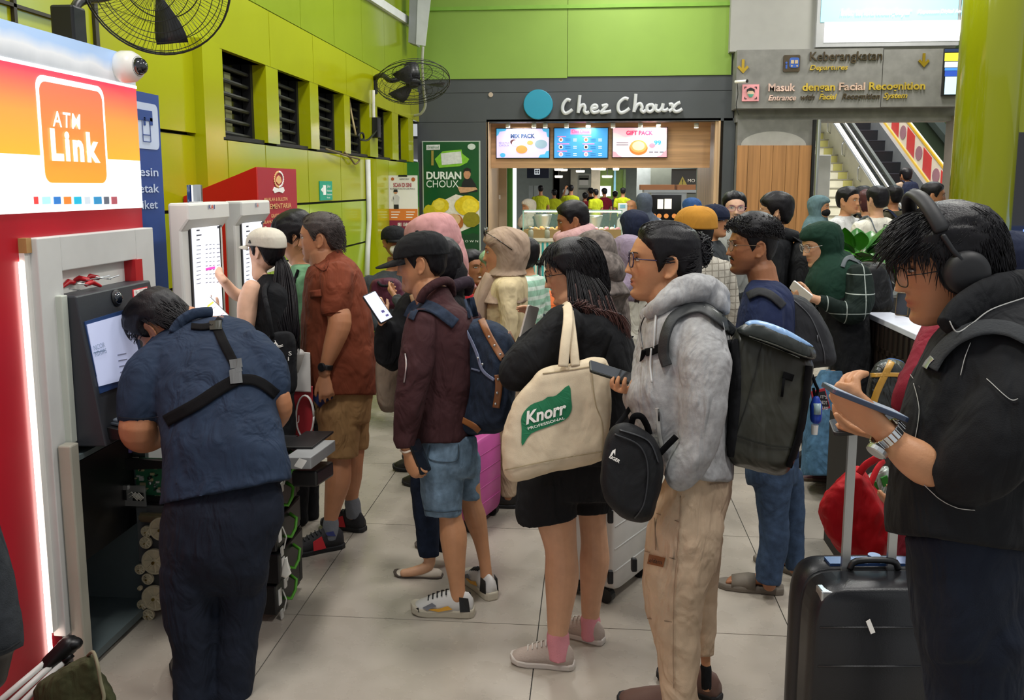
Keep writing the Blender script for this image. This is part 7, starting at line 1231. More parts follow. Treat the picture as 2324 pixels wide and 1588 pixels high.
ribbons(p, bb, [([(1662, 770), (1668, 850), (1664, 940), (1652, 1035)], 14), ([(1648, 980), (1672, 968)], 1.5)], K['black'], 'back_panel', 2.9, t, .01); ribbons(p, bb, [([(1835, 830), (1828, 900), (1815, 980), (1790, 1060)], 8), ([(1776, 850), (1800, 858)], 8), ([(1779, 858), (1774, 900)], 3)], M_WEB, 'webbing', 2.9, t, .008); ribbons(p, bb, [([(1730, 775), (1722, 810), (1700, 900), (1672, 985)], 1), ([(1660, 985), (1740, 1010), (1810, 1015)], 1)], mat('pack_seam', '#1b1c18', .8), 'seam', 2.9, t, .003); ribbons(p, lb_, [([(1700, 762), (1760, 782), (1820, 806), (1846, 812)], 1.2), ([(1706, 768), (1760, 788), (1815, 812)], 1)], mat('zip_grey', '#6b6f68', .5), 'zip', 2.8, t, .004)
ribbons(p, hd, [([(1514, 830), (1506, 800), (1512, 755), (1534, 716), (1585, 698), (1625, 718), (1668, 756)], 12)], mat('strap_black', '#1d2022', .55, 0, .2, 200), 'pack_strap', th=.016); ribbons(p, hd, [([(1500, 808), (1499, 790), (1505, 752), (1520, 722)], 2)], mat('strap_lime', '#8f9a4a', .6), 'strap_edge', th=.014); ribbons(p, hd, [([(1466, 800), (1485, 795), (1510, 782)], 9)], M_WEB, 'chest_strap', th=.012)
t2 = thing('sanitizer_bottle', 'small blue holder with a clear sanitizer bottle hanging from the olive backpack', 'bottle', P(1852, 985, 2.95)); m = MB(); m.tube([P(1852, 905, 2.94), P(1852, 920, 2.94), P(1852, 950, 2.94)], [.012, .02, .019], 14, round=True); m.build('holder', mat('holder_blue', '#2348b5', .4, alpha=.95), t2, True); m = MB(); m.tube([P(1854, 915, 2.93), P(1854, 940, 2.93)], .013, 12); m.build('bottle', mat('bottle_clear', '#a9c4c9', .15), t2, True); m = MB(); m.lathe(P(1849, 972, 2.94), [(.010, -.02), (.012, .012)], (0, 0, 1), 12); m.build('cap', M_WTXT, t2); m = MB(); m.tube(cr([P(1843, 850, 2.95), P(1850, 870, 2.94), P(1856, 885, 2.94), P(1850, 900, 2.94), P(1846, 880, 2.94)], 4), .005, 8); m.build('strap', M_WEB, t2, True)
t2 = thing('luggage_tag', 'red luggage tag with white and black lettering behind the blue sanitizer holder', 'tag', P(1868, 930, 2.99)); m = MB(); m.prism([P(x, y, 2.99) for x, y in ((1840, 888), (1872, 880), (1885, 926), (1848, 934))], FW*.004); m.build('tag', mat('tag_red', '#c02a36', .4), t2, bevel=.001); m = MB(); m.prism([P(x, y, 2.985) for x, y in ((1850, 892), (1872, 887), (1882, 922), (1856, 928))], FW*.003); m.build('tag_face', M_KTXT, t2); lettering("IT'S", P(1862, 903, 2.982), nrm(RT-UP*.12), UP, .022, .010, M_WTXT, t2); lettering('NOT', P(1862, 916, 2.982), nrm(RT-UP*.12), UP, .022, .012, M_WTXT, t2); lettering('YOURS!', P(1856, 927, 2.982), nrm(RT-UP*.12), UP, .034, .010, M_WTXT, t2)
t = thing('sling_bag', 'black square sling bag with a white mountain mark hanging in front of the grey sweatshirt', 'bag', P(1430, 1180, 2.75)); _, bb = bag_part(t, 'bag', cloth('nylon_black', '#17181b', rough=.6, wr=.35), lambda mb: puff(mb, 2.74, smoothpoly([(1380, 982), (1405, 960), (1440, 965), (1480, 990), (1502, 1030), (1506, 1080), (1490, 1140), (1474, 1180), (1425, 1182), (1380, 1145), (1362, 1100), (1366, 1040)], 3), .07), .007, 3, .01)
decal(bb, [(1385, 1032), (1390, 1022), (1397, 1018), (1396, 1034), (1393, 1026), (1389, 1033)], [[0, 1, 2, 3, 4, 5]], 'mountain_mark', M_WTXT, t, 2.68, .005, 1); decal_text(bb, 'EIGER', 1382, 1038, 1405, 1050, 7, 'lettering', M_WTXT, t, 2.68, .006, .03); ribbons(p, bb, [([(1395, 985), (1450, 1010), (1470, 1060), (1462, 1140), (1440, 1175)], 1.5), ([(1405, 975), (1470, 1000), (1494, 1050)], 1.5)], mat('zip_black', '#2b2d31', .4), 'zip', 2.68, t, .004)
strap([P(1432, 968, 2.74), P(1438, 946, 2.72), P(1455, 945, 2.72), P(1468, 965, 2.74), P(1474, 985, 2.75)], .010, .005, M_WEB, t, 'handle'); strap([P(1398, 968, 2.76), P(1420, 940, 2.86), P(1440, 905, 2.98), P(1452, 850, 2.93), P(1462, 795, 2.82)], .009, .004, M_WEB, t, 'strap'); strap([P(1496, 1030, 2.74), P(1515, 1010, 2.73), P(1535, 990, 2.72)], .010, .004, M_WEB, t, 'strap')
# ================================================================== young man in the navy tee
p = Person('person with faded curly hair, glasses and a navy t-shirt, in blue jeans and grey sandals', 4.05, 1760); NT = p
p.rows('shirt', [(636, 1706, 1764, .08), (652, 1692, 1786, .16), (680, 1682, 1802, .2), (740, 1670, 1808, .21), (850, 1668, 1806, .2), (960, 1680, 1812, .18), (1040, 1688, 1814, .175)], p=2.5); p.chain('shirt', [(1745, 685, -.16, 34), (1740, 750, -.2, 36), (1725, 820, -.2, 33)], rnd=False); p.chain(None, [(1725, 800, -.2, 24), (1712, 880, -.2, 20), (1690, 880, -.1, 16)]); p.chain('shirt', [(1775, 690, .17, 30), (1765, 790, .2, 28)])
p.rows('jeans', [(1010, 1690, 1812, .17), (1075, 1691, 1812, .165), (1100, 1696, 1810, .15)]); p.chain('jeans', [(1752, 1060, -.07, 52), (1755, 1150, -.07, 36), (1757, 1220, -.07, 33), (1748, 1285, -.07, 31), (1744, 1322, -.07, 29)], rnd=False, body=.7); p.chain('jeans', [(1785, 1080, .1, 36), (1802, 1160, .1, 25), (1800, 1230, .1, 23), (1803, 1290, .1, 21)], rnd=False, body=.7)
p.chain(None, [(1742, 1290, -.07, 16), (1746, 1328, -.07, 15)]); p.chain(None, [(1803, 1270, .1, 13), (1804, 1292, .1, 13)]); p.chain(None, [(1738, 665, 0, 36), (1733, 640, 0, 33), (1727, 612, 0, 33)])
def sandal(root, heel, dirv, L):
    y = nrm(np.array([dirv[0], dirv[1], 0])); x = np.array([y[1], -y[0], 0]); z = np.array([0, 0, 1.]); h = np.asarray(heel); k = L/.28; w = lambda a, b, c: h+x*a*k+y*b*k+z*c*k
    m = MB(); R_ = []
    for t, wd in ((-.005, .026), (.03, .040), (.1, .038), (.18, .046), (.25, .042), (.285, .022)): R_.append(np.array([w(-wd, t, 0), w(wd, t, 0), w(wd*1.06, t, .018), w(wd, t, .032), w(-wd, t, .032), w(-wd*1.06, t, .018)]))
    m.loft(R_); s_ = m.build('sandal', mat('sandal_taupe', '#6f675c', .7, 0, .2, 60), root, False, .006); m = MB(); R_ = []
    for t, hh in ((.12, .075), (.15, .078), (.19, .068), (.225, .058)): an = np.linspace(0, math.pi, 10); o = [w(.046*math.cos(a), t, .02+(hh-.02)*math.sin(a)**.7) for a in an]; i = [w(.041*math.cos(a), t, .02+(hh-.028)*math.sin(a)**.7) for a in an[::-1]]; R_.append(np.array(o+i))
    m.loft(R_); m.build('strap', MATS['sandal_taupe'], s_, True); f = NT.sk
    f.tube([w(0, .03, .055), w(0, .07, .06), w(0, .14, .05), w(0, .2, .042)], [.024*k, .028*k, .032*k, .034*k], 12, ry=[.026*k, .03*k, .02*k, .013*k], ref=z, round=True)
    for j, (a, L_) in enumerate(((-.028, .045), (-.012, .042), (.002, .038), (.015, .033), (.027, .026))): f.tube([w(a, .2, .04), w(a*1.05, .2+L_*.6, .042), w(a*1.05, .2+L_, .036)], [.010*k, .0095*k, .008*k], 8, round=True)
sandal(p.root, G(1776, 1345), G(1634, 1330)-G(1776, 1345), .285); sandal(p.root, G(1824, 1308), G(1715, 1270)-G(1824, 1308), .26)
H = p.head(1707, 562, 122, 91, 0, nose=1.12); p.finish(S_DARK, .0048, .008, {'shirt': K['teenavy'], 'jeans': D_JEAN}, disp=.014, stub=.6, fade=.0)
m = MB(); hair_cap(m, H, 'short', .003, 0, .001); hair_cap(m, H, 'fade', .016, .022, .004); strands(m, H, 'fade', 800, .035, lambda q: (0, .4, .5), .0019, .020, 12, curl=.7, lift=.22, top=.018); hair_obj(m, p.root, M_HAIR); eyes(H, p.root); glasses(H, p.root, mat('frame_wire', '#6b5a48', .3, .7), .025, .022, .0012, rnd=2.2); m = MB()
for k in (-1, 1): m.tube([H.w(q) for q in ((k*.002, .0895, -.043), (k*.014, .086, -.045), (k*.024, .079, -.051))], [.004*H.s, .004*H.s, .002*H.s], 6)
m.build('moustache', M_HAIR, p.root, True)
t = thing('backpack', 'dark grey plain backpack on the person in the navy t-shirt', 'backpack', P(1830, 840, 4.1)); _, bb = bag_part(t, 'pack', cloth('pack_grey', '#2a2b2f', rough=.75, wr=.5), lambda mb: puff(mb, 4.12, smoothpoly([(1768, 690), (1800, 668), (1842, 690), (1880, 745), (1896, 798), (1892, 828), (1850, 834), (1800, 850), (1764, 800)], 3), .15)); ribbons(p, bb, [([(1800, 680), (1840, 720), (1868, 790), (1872, 825)], 1), ([(1855, 760), (1856, 775)], 1.5)], mat('seam_grey', '#4a4b50', .7), 'seam', 4, t, .003)
ribbons(p, p.bt['shirt'], [([(1697, 672), (1722, 662), (1750, 670), (1778, 695)], 9)], MATS['pack_grey'], 'pack_strap', th=.012)
# ================================================================== headphone man
p = Person('person with black over-ear headphones and glasses in a black shirt, reading a phone', 1.78, 2230); HP = p
p.rows('shirt', [(664, 2240, 2345, .10, .04), (700, 2180, 2400, .15, .02), (745, 2130, 2430, .19), (800, 2096, 2450, .21), (870, 2062, 2462, .22), (960, 2036, 2462, .225), (1060, 2018, 2446, .225), (1160, 2009, 2432, .22), (1235, 2010, 2425, .22, 0, 30)], p=2.5)
p.chain('shirt', [(2300, 815, -.17, 92), (2288, 930, -.22, 104), (2235, 1030, -.23, 96), (2175, 1072, -.2, 80), (2130, 1078, -.18, 66)], rnd=False, body=.6); p.chain('shirt', [(2300, 860, .2, 90), (2260, 1000, .22, 80), (2150, 1040, .2, 60)], body=.6)
p.chain(None, [(2190, 1085, -.19, 56), (2120, 1062, -.18, 51), (2070, 1035, -.18, 44), (2026, 1000, -.17, 31), (2008, 980, -.17, 28)]); p.chain(None, [(2140, 1040, .17, 44), (2070, 1020, .1, 32), (2020, 990, .02, 24)]); p.chain(None, [(2240, 720, .0, 72), (2205, 670, 0, 74), (2180, 620, 0, 70)])
hand(p.sk, p.pt(2008, 980, -.17), cv(-.62, .66, -.3), cv(.35, .75, -.55), -1, .98, ((35, 40, 25), (38, 42, 25), (42, 45, 25), (45, 45, 25)), 6, 15, 30); hand(p.sk, p.pt(2020, 988, .02), cv(-.95, .2, 0), cv(.1, .9, .1), 1, .9, ((15, 15, 10), (20, 25, 20), (35, 40, 30), (40, 45, 30)), 8)
p.rows('trousers', [(1215, 2050, 2400, .2), (1400, 2072, 2370, .2), (1500, 2092, 2340, .18)]); p.chain('trousers', [(2210, 1420, -.08, 130), (2206, 1588, -.08, 98), (2216, 1900, -.06, 80), (2226, 2380, -.06, 62), (2226, 2460, -.06, 60)], rnd=False, body=.7); p.chain('trousers', [(2290, 1420, .12, 90), (2290, 1600, .12, 70), (2290, 1900, .12, 60), (2290, 2320, .12, 50)], rnd=False, body=.7)
H = p.head(2148, 605, 248, 97, 13, nose=1.1); p.finish(S_TAN, .0036, .007, {'shirt': K['black'], 'trousers': K['navypants']}, disp=.014, stub=.12)
for gx, dd in ((2290, -.08), (2330, .14)): g_ = P(gx, 2450, p.d+dd); shoe(p.root, (g_[0], g_[1], 0), -RT, .28, MATS['shoe_black'], MATS['sole_black'])
m = MB(); hair_cap(m, H, 'full', .014, .005, .005); strands(m, H, 'full', 1900, .058, lambda q: (.15, 1, -.25) if q[1] > -.02 and q[2] > .05 else (0, .1, -1), .0012, .013, 21, lift=.06, top=.008); strands(m, H, 'full', 320, .05, lambda q: (0, 1, -.55), .0011, .015, 22, pmax=50, lift=.3, top=.008); hair_obj(m, p.root, M_HAIR)
eyes(H, p.root, look=(0, -.8), closed=.35); glasses(H, p.root, M_BLACK, .026, .020, .0012, drop=-.008, out=.004)
hp = MB(); e0 = np.array([.088, -.004, .002]); hp.lathe(H.w((.080, -.004, -.004)), [(.030*H.s, -.002), (.042*H.s, .004), (.0435*H.s, .018), (.040*H.s, .030), (.026*H.s, .036), (.006*H.s, .037)], H.l, 36)
ho = hp.build('headphones', mat('headphone_black', '#17171a', .55, 0, .04, 90), p.root, True); m = MB(); m.lathe(H.w((-.080, -.004, -.004)), [(.030*H.s, -.002), (.042*H.s, .004), (.0435*H.s, .018), (.026*H.s, .036)], -H.l, 30); m.build('ear_cup', MATS['headphone_black'], ho, True)
m = MB(); m.lathe(H.w((.072, -.004, -.004)), [(.034*H.s, 0), (.046*H.s, .004), (.046*H.s, .014), (.036*H.s, .016)], H.l, 30); m.build('ear_pad', mat('pad_black', '#0f0f11', .7), ho, True); arc = [H.w((.102*math.sin(a), .012+.026*math.cos(a), .012+.150*math.cos(a))) for a in np.linspace(-1.02, 1.02, 22)]
m = MB(); m.tube(arc, .0085*H.s, 10, ry=.016*H.s, ref=H.f, round=True); m.build('headband', MATS['headphone_black'], ho, True)
for k in (-1, 1): m = MB(); m.tube([H.w((k*.094, .026, .075)), H.w((k*.102, .016, .045)), H.w((k*.110, .004, .022))], [.006*H.s, .0055*H.s, .006*H.s], 8, round=True); m.build('slider', M_DARK, ho, True)
m = MB(); m.tube(cr([p.pt(2158, 748, -.15), p.pt(2185, 710, -.14), p.pt(2240, 672, -.12), p.pt(2300, 650, -.06), p.pt(2350, 650, .04)], 6), .022, 10, ry=.034, ref=UP); co = m.build('collar', K['black'], p.root, True)
hb = p.bt['shirt']; M_SM = mat('stitch_white', '#a9a9a6', .9); ribbons(p, hb, [([(2203, 778), (2190, 812), (2180, 852)], .9), ([(2240, 860), (2290, 905), (2310, 905)], .9), ([(2098, 1100), (2130, 1128), (2170, 1150), (2212, 1156)], .9), ([(2076, 870), (2088, 930), (2078, 1000)], .8), ([(2068, 850), (2090, 880)], .8)], M_SM, 'stitch', th=.002); m = MB(); m.tube(cr([p.pt(2155, 728, -.19), p.pt(2172, 753, -.19), p.pt(2205, 735, -.18), p.pt(2250, 702, -.17), p.pt(2324, 676, -.12)], 6), .0012, 5); m.build('stitch', M_SM, co)
ribbons(p, hb, [([(2345, 775), (2290, 748), (2230, 744), (2175, 765), (2136, 800), (2114, 836)], 17)], mat('strap_wool', '#202327', .9, 0, .4, 200), 'bag_strap', th=.02); ribbons(p, hb, [([(2100, 835), (2108, 822), (2118, 812)], 6)], M_STEEL, 'strap_slider', th=.022)
c = p.pt(2014, 985, -.17); ax = nrm(p.pt(2040, 1012, -.17)-p.pt(2005, 976, -.17)); wm = MB()
for k in range(22):
    a = k/22*2*math.pi; u_ = nrm(np.cross(ax, FW)); v_ = np.cross(ax, u_); e = u_*math.cos(a)*.031+v_*math.sin(a)*.029; q = c+e; tx = -u_*math.sin(a)+v_*math.cos(a); wm.box(q-tx*.0042-ax*.009-nrm(e)*.0015, tx*.0078, ax*.018, nrm(e)*.004)
wo = wm.build('wristwatch', M_CHROME, p.root, False, .001); m = MB(); q = c+cv(-.022, -.026, .012); m.lathe(q, [(.019, 0), (.019, .008), (.016, .010)], cv(-.6, -.75, .2), 20); m.build('watch_case', M_STEEL, wo)
phone('large phone in a clear blue case held by the person wearing headphones', P(1962, 912, 1.62), cv(.93, -.36, -.05), None, cv(.3, .93, .12), .150, .074, case=mat('case_blue', '#2f3a50', .15), scr=glow('phone_reflection_glow', '#8a94a3', .22))  # dim screen glow stands in for blue-white reflections on the glass
p2 = phone('small dark phone held lower by the person wearing headphones', P(1962, 965, 1.80), cv(.9, .1, .2), None, cv(.1, .9, .3), .13, .068)
# ================================================================== woman in the dark green headscarf
def hijab(mb, H, k=1.0, open_=.058, back=0.0, drop=True):
    Z = [.134, .124, .108, .088, .064, .046, 0, -.05, -.085, -.105, -.13, -.17, -.23]; Fv = [.02, .055, .082, .099, .104, .085, open_+.006, open_, open_+.006, .084, .084, .092, .115]; Bv = [-.03, -.07, -.10, -.118, -.125, -.128, -.126, -.112, -.098, -.092, -.095, -.105, -.115]; Wv = [.026, .056, .075, .086, .092, .093, .093, .087, .081, .079, .086, .112, .150]
    if not drop: Z, Fv, Bv, Wv = Z[:-2], Fv[:-2], Bv[:-2], Wv[:-2]
    cx, cy = sup(32, 2.15); A = cr(list(zip(Z, Fv, Bv, Wv)), 3)
    mb.loft([H.w(np.stack([a[3]*k*cx, (a[1]+a[2]*k)/2+(a[1]-a[2]*k)/2*cy, np.full(32, a[0])], 1)) for a in A])
    if back: mb.ell(H.w((0, -.09, .0)), [H.l*.07*H.s, H.f*back*H.s, H.u*.075*H.s], 18, 10)
p = Person('person in a dark green headscarf and checked sleeves with glasses, looking down at a phone', 5.4, 1890); GW = p
p.rows('tunic', [(612, 1850, 1952, .14), (660, 1846, 1968, .18), (730, 1866, 1974, .185), (800, 1880, 1980, .19), (880, 1886, 1984, .19), (905, 1890, 1982, .18)]); p.chain('sleeve', [(1948, 625, -.17, 30), (1950, 680, -.2, 33), (1930, 710, -.22, 28), (1888, 694, -.25, 19), (1856, 681, -.26, 14)], rnd=False); p.chain('sleeve', [(1866, 650, .16, 22), (1850, 690, .15, 18), (1836, 680, -.05, 13)]); p.chain(None, [(1860, 682, -.26, 10), (1842, 676, -.27, 9.5)]); hand(p.sk, p.pt(1842, 676, -.27), cv(-.95, .3, .05), cv(.2, .4, -.9), 1, .9, (35, 35, 25), tcurl=25); hand(p.sk, p.pt(1834, 676, -.15), cv(-.9, .3, .3), cv(.1, .5, .8), -1, .9, (40, 40, 25))
p.rows('skirt', [(840, 1862, 1962, .18), (900, 1832, 1958, .19), (990, 1822, 1954, .2), (1078, 1818, 1957, .21)]); p.chain(None, [(1868, 610, 0, 22), (1866, 585, 0, 24)]); H = p.head(1862, 558, 92, 84, 14)
mb = p.gar('headscarf'); hijab(mb, H, 1.04, .052); rows(mb, 5.4, [(570, 1866, 1928, .10, .03), (610, 1838, 1962, .17), (650, 1826, 1974, .19), (690, 1850, 1950, .18)]); p.finish(S_LIGHT, .006, .009, {'tunic': K['black'], 'sleeve': M_PLAID, 'skirt': D_SKIRT, 'headscarf': K['darkgreen']}, disp=.014)
eyes(H, p.root, look=(0, -.6)); glasses(H, p.root, mat('frame_pale', '#b9b3ae', .3, .5), .026, .021, .0016); ribbons(p, p.bt['headscarf'], [([(1912, 606), (1920, 588), (1938, 582)], 5), ([(1930, 586), (1955, 600), (1966, 640)], 4)], mat('strap_grey', '#4d5458', .7), 'bag_strap')
shoe(p.root, G(1892, 1092), G(1832, 1088)-G(1892, 1092), .23, mat('shoe_wine', '#4a2528', .5), mat('sole_brown', '#5e4a3c', .7), hgt=.07); shoe(p.root, G(1880, 1058), G(1822, 1050)-G(1880, 1058), .23, MATS['shoe_black'], M_SO, hgt=.07); phone('white phone in the hands of the person in the dark green headscarf', P(1818, 662, 5.1), cv(-.5, .5, -.3), None, cv(.5, .5, -.5), .14, .07, case=M_WTXT)
t = thing('handbag', 'black leather handbag hanging behind the dark green headscarf', 'bag', P(1990, 700, 5.6)); bag_part(t, 'bag', cloth('bag_black', '#131416', rough=.5), lambda mb: puff(mb, 5.65, smoothpoly([(1966, 610), (2000, 600), (2022, 640), (2026, 700), (1990, 712), (1962, 690)], 3), .09), .009)
# ================================================================== the rest of the crowd, whole standing figures
def crowd(label, px, ytop, d, yaw, top='grey', bot='black', hair='short', scarf=None, sk=None, arms=('down', 'down'), sleeve='long', hpx=None, pitch=0, build=1.0, skirt=False, lo=True, gl=None, stub=0, hm=None, hdx=0, seat=False, ht=.014, vox=.009, scarfk=1.02, group=None, mask=False, cape=True, zb=0):
    """figure in metres: height from the picture, feet on the floor"""
    tp = P(px, ytop, d); Ht = tp[2]-zb; ya = math.radians(yaw); f = -FH*math.cos(ya)-RT*math.sin(ya); l = np.cross(np.array([0, 0, 1.]), f); base = np.array([tp[0], tp[1], zb]); S = (Ht+(.42 if seat else 0))/1.68
    if seat: base = base+np.array([0, 0, -.42*S*0])
    p = Person(label, d, px, group); p.root.location = [base[0], base[1], zb]; sk = sk or S_MID; drop = .42*S if seat else 0
    def w(x, y, z): return base+l*x*S*1.0+f*y*S+np.array([0, 0, z*S-drop])
    def ring(z, hw, hd, y=0, n=22): cx, cy = sup(n, 2.4); return np.array([w(a*hw, y+b*hd, z) for a, b in zip(cx, cy)])
    B = build; T_ = [(.86, .165*B, .115*B, .0), (.95, .160*B, .115*B, 0), (1.06, .150*B, .115*B, .01), (1.18, .165*B, .12*B, .01), (1.28, .180*B, .115*B, 0), (1.36, .185*B, .10*B, -.01), (1.405, .14*B, .08*B, -.015), (1.43, .075, .065, -.01)]
    A = cr(T_, 3); p.gar('top').loft([ring(a[0], a[1], a[2], a[3]) for a in A]); p.sk.loft([ring(a[0], a[1]*.85, a[2]*.85, a[3]) for a in A]); p.sk.tube([w(0, -.012, 1.38), w(0, .0, 1.46), w(0, .012, 1.52)], [.058*S, .052*S, .054*S], 14)
    for s_, pose in ((1, arms[0]), (-1, arms[1])):
        J = {'down': [(.165*B, -.01, 1.34), (.205*B, -.03, 1.10), (.205*B, .05, .86)], 'phone': [(.185*B, -.01, 1.35), (.21*B, .0, 1.08), (.07, .24, 1.17)], 'hold': [(.185*B, -.01, 1.35), (.22*B, -.02, 1.08), (.12, .2, 1.0)], 'raise': [(.185*B, 0, 1.36), (.25*B, .12, 1.30), (.16, .2, 1.56)], 'lap': [(.185*B, -.01, 1.35), (.21*B, .02, 1.10), (.08, .25, 1.0)]}[pose]; J = [np.array(w(a*s_, b, c)) for a, b, c in J]
        m1 = (J[0]+J[1])/2; pts = cr(J, 4); rr = [.056, .054, .050, .047, .044, .042, .038, .034, .030]; k = 9 if sleeve == 'long' else 4; rr = [r*S*(.6+.4*B) for r in rr]
        g = p.gar('top'); g.tube(list(pts[:k]), [r*1.08 for r in rr[:k]], 14); g.ell(J[0], [l*rr[0]*1.05, f*rr[0]*1.05, np.array([0, 0, rr[0]*1.05])], 14, 8); p.sk.tube(list(pts), [r*.82 for r in rr], 12, round=True)
        dr = nrm(J[2]-J[1]); hand(p.sk, J[2], dr, (-l*s_*.6-f*.2+np.array([0, 0, .0 if pose == 'down' else .6])), s_, .95*S, (25, 30, 20))
    if skirt: p.gar('skirt').loft([ring(z, a, b) for z, a, b in ((.98, .16, .12), (.86, .19, .15), (.5, .21, .18), (.06, .23, .2))])
    elif seat:
        for s_ in (1, -1): p.gar('trousers').tube([w(.09*s_, 0, .9), w(.1*s_, .2, .92), w(.1*s_, .42, .9)], [.1*S, .09*S, .075*S], 14, round=True); p.gar('trousers').tube([w(.1*s_, .42, .9), w(.1*s_, .42, .7), w(.1*s_, .42, .5)], [.07*S, .06*S, .05*S], 14, round=True); p.sk.tube([w(.1*s_, .2, .9), w(.1*s_, .42, .88), w(.1*s_, .42, .5)], .04*S, 10)
    else:
        p.gar('trousers').loft([ring(z, a, b) for z, a, b in ((1.0, .15, .11), (.92, .165, .118), (.82, .165, .12), (.78, .14, .1))])
        for s_ in (1, -1): q = [w(.085*s_, 0, .84), w(.09*s_, .01, .62), w(.09*s_, .0, .48), w(.092*s_, -.01, .28), w(.095*s_, -.015, .07)]; r = [.088*S, .076*S, .062*S, .056*S, .05*S]; p.gar('trousers').tube(q, r, 14); p.sk.tube(q+[w(.095*s_, -.01, .05)], [x*.75 for x in r]+[.035*S], 12)
    for s_ in (1, -1): h = w(.095*s_, -.07+(.42 if seat else 0), 0); h[2] = zb; shoe(p.root, h, f, .26*S, MATS['shoe_black'], M_SO)
    hpx = hpx or .228*F/d*S; hc = P(px+hdx, ytop+hpx*.5-(0 if scarf is None else -hpx*.07), d)
    hc = hc+f*.02; p.H = H = Head(px, ytop, d, hpx, yaw, pitch); H.c = hc; H.add(p.sk, lo=lo)
    ms = {'top': K.get(top, top) if isinstance(top, str) else top, 'trousers': K.get(bot, bot) if isinstance(bot, str) else bot, 'skirt': K.get(bot, bot) if isinstance(bot, str) else bot}
    if scarf:
        mb = p.gar('headscarf'); hijab(mb, H, scarfk, .05); mb.loft([ring(z, a, b, y) for z, a, b, y in ((1.47, .085, .09, 0), (1.41, .15, .12, 0), (1.34, .218, .15, .01), (1.24, .20, .15, .03), (1.2, .13, .12, .05))[:5 if cape else 2]]); ms['headscarf'] = K.get(scarf, scarf) if isinstance(scarf, str) else scarf
    p.finish(sk, vox, vox*1.2, ms, disp=.012, dscale=.08, stub=stub)
    if yaw < 112: eyes(H, p.root)
    if not scarf and hair: m = MB(); hair_cap(m, H, hair, ht, .008, .005, 56, 36, random.random()*9); m.build('hair', hm or M_HAIR, p.root, True)
    if gl: glasses(H, p.root, gl)
    if mask: m = MB(); m.ell(H.w((0, .056, -.048)), [H.l*.066*H.s, H.f*.056*H.s, H.u*.047*H.s], 20, 12); m.build('face_mask', mask, p.root, True)
    p.w = w; p.f = f; p.l = l; p.S = S; return p
def pack(label, p, m, z=1.15, sz=(.15, .09, .23)):
    c = p.w(0, -.19, z); t = thing('backpack', label, 'backpack', p.w(0, -.19, z-sz[2])); mb = MB(); cx, cy = sup(20, 3); R_ = []
    for k, (u, v) in enumerate(((-.98, .7), (-.9, .93), (-.4, 1), (.4, .97), (.8, .8), (.98, .5))): R_.append(np.array([c+p.l*a*sz[0]*v+p.f*b*sz[1]*v+np.array([0, 0, sz[2]*u]) for a, b in zip(cx, cy)]))
    mb.loft(R_); solid(mb, 'pack', m, t, .012, 2, .01); mb = MB(); mb.tube([c-p.f*sz[1]+p.l*a*sz[0]*.7+np.array([0, 0, -.02-.04*math.cos(a*1.5)]) for a in np.linspace(-1, 1, 9)], .006, 6); mb.build('pocket_seam', M_DARK, t, True)
    for s_ in (1, -1): mb = MB(); mb.tube(cr([c+p.l*s_*sz[0]*.5+np.array([0, 0, sz[2]*.8]), p.w(.1*s_, -.03, 1.445), p.w(.12*s_, .11, 1.34), p.w(.16*s_, .09, 1.16), c+p.l*s_*sz[0]*.8+np.array([0, 0, -sz[2]*.7])], 5), .022*p.S, 8, ry=.007, ref=np.array([0, 0, 1.])); mb.build('strap', m, t, True)
    return t
W_SH = M_WTXT
# ---- middle ground
q = crowd('person in a beige headscarf with sunglasses on top and a cream sweater', 1152, 518, 5.0, 96, 'cream', 'sand', scarf='beige', sk=S_TAN, arms=('down', 'hold'), lo=False, vox=.007, build=1.05, hpx=104, cape=False); H = q.H; m = MB(); 
for k in (-1, 1): cx, cy = sup(18, 2.2); pts = [np.array([k*.034+.027*a, .088, .112+.020*b]) for a, b in zip(cx, cy)]; m.add([H.w(x) for x in pts]+[H.w(x+np.array([0, .006, .002])) for x in pts], [list(range(18)), list(range(18, 36))]+[[i, (i+1) % 18, (i+1) % 18+18, i+18] for i in range(18)]); m.tube([H.w(x) for x in ((k*.062, .086, .112), (k*.094, .03, .085), (k*.10, -.05, .03))], .0022, 6)
m.tube([H.w((-.01, .09, .116)), H.w((.01, .09, .116))], .003, 6); m.build('sunglasses', mat('sunglass_black', '#17181a', .12), q.root, True)
m = MB(); m.tube(cr([q.w(.06, .08, 1.40), q.w(.1, .15, 1.25), q.w(.1, .17, 1.05), q.w(.08, .16, .95)], 4), .05, 10); m.build('scarf_end', K['beige'], q.root, True)
q = crowd('person in a dusty pink headscarf facing away towards the wall', 985, 489, 5.3, 120, 'greydark', 'black', scarf='pink', sk=S_TAN, arms=('phone', 'down'), pitch=18, vox=.008, hpx=118, scarfk=1.12); mb = MB(); rows(mb, 5.32, [(520, 985, 1040, .08, .02), (560, 975, 1056, .13), (610, 985, 1064, .15), (640, 1010, 1062, .12)]); solid(mb, 'scarf_back', K['pink'], q.root, .009, 3, .015)
q = crowd('person smiling in a bright red scarf, seated behind the beige headscarf', 1068, 572, 6.0, -40, 'red', 'black', scarf=None, hair='short', sk=S_DARK, hpx=72, lo=False, vox=.007, seat=True, arms=('lap', 'lap')); m = MB(); m.tube([q.w(.12*math.cos(a), .02+.1*math.sin(a), 1.40+.02*math.cos(3*a)) for a in np.linspace(0, 6.28, 20)], .05, 10); m.build('scarf', K['red'], q.root, True); m = MB(); m.ell(q.H.w((0, .092, -.056)), [q.H.l*.018*q.H.s, q.H.f*.004*q.H.s, q.H.u*.005*q.H.s], 10, 6); m.build('teeth', M_WTXT, q.root, True)
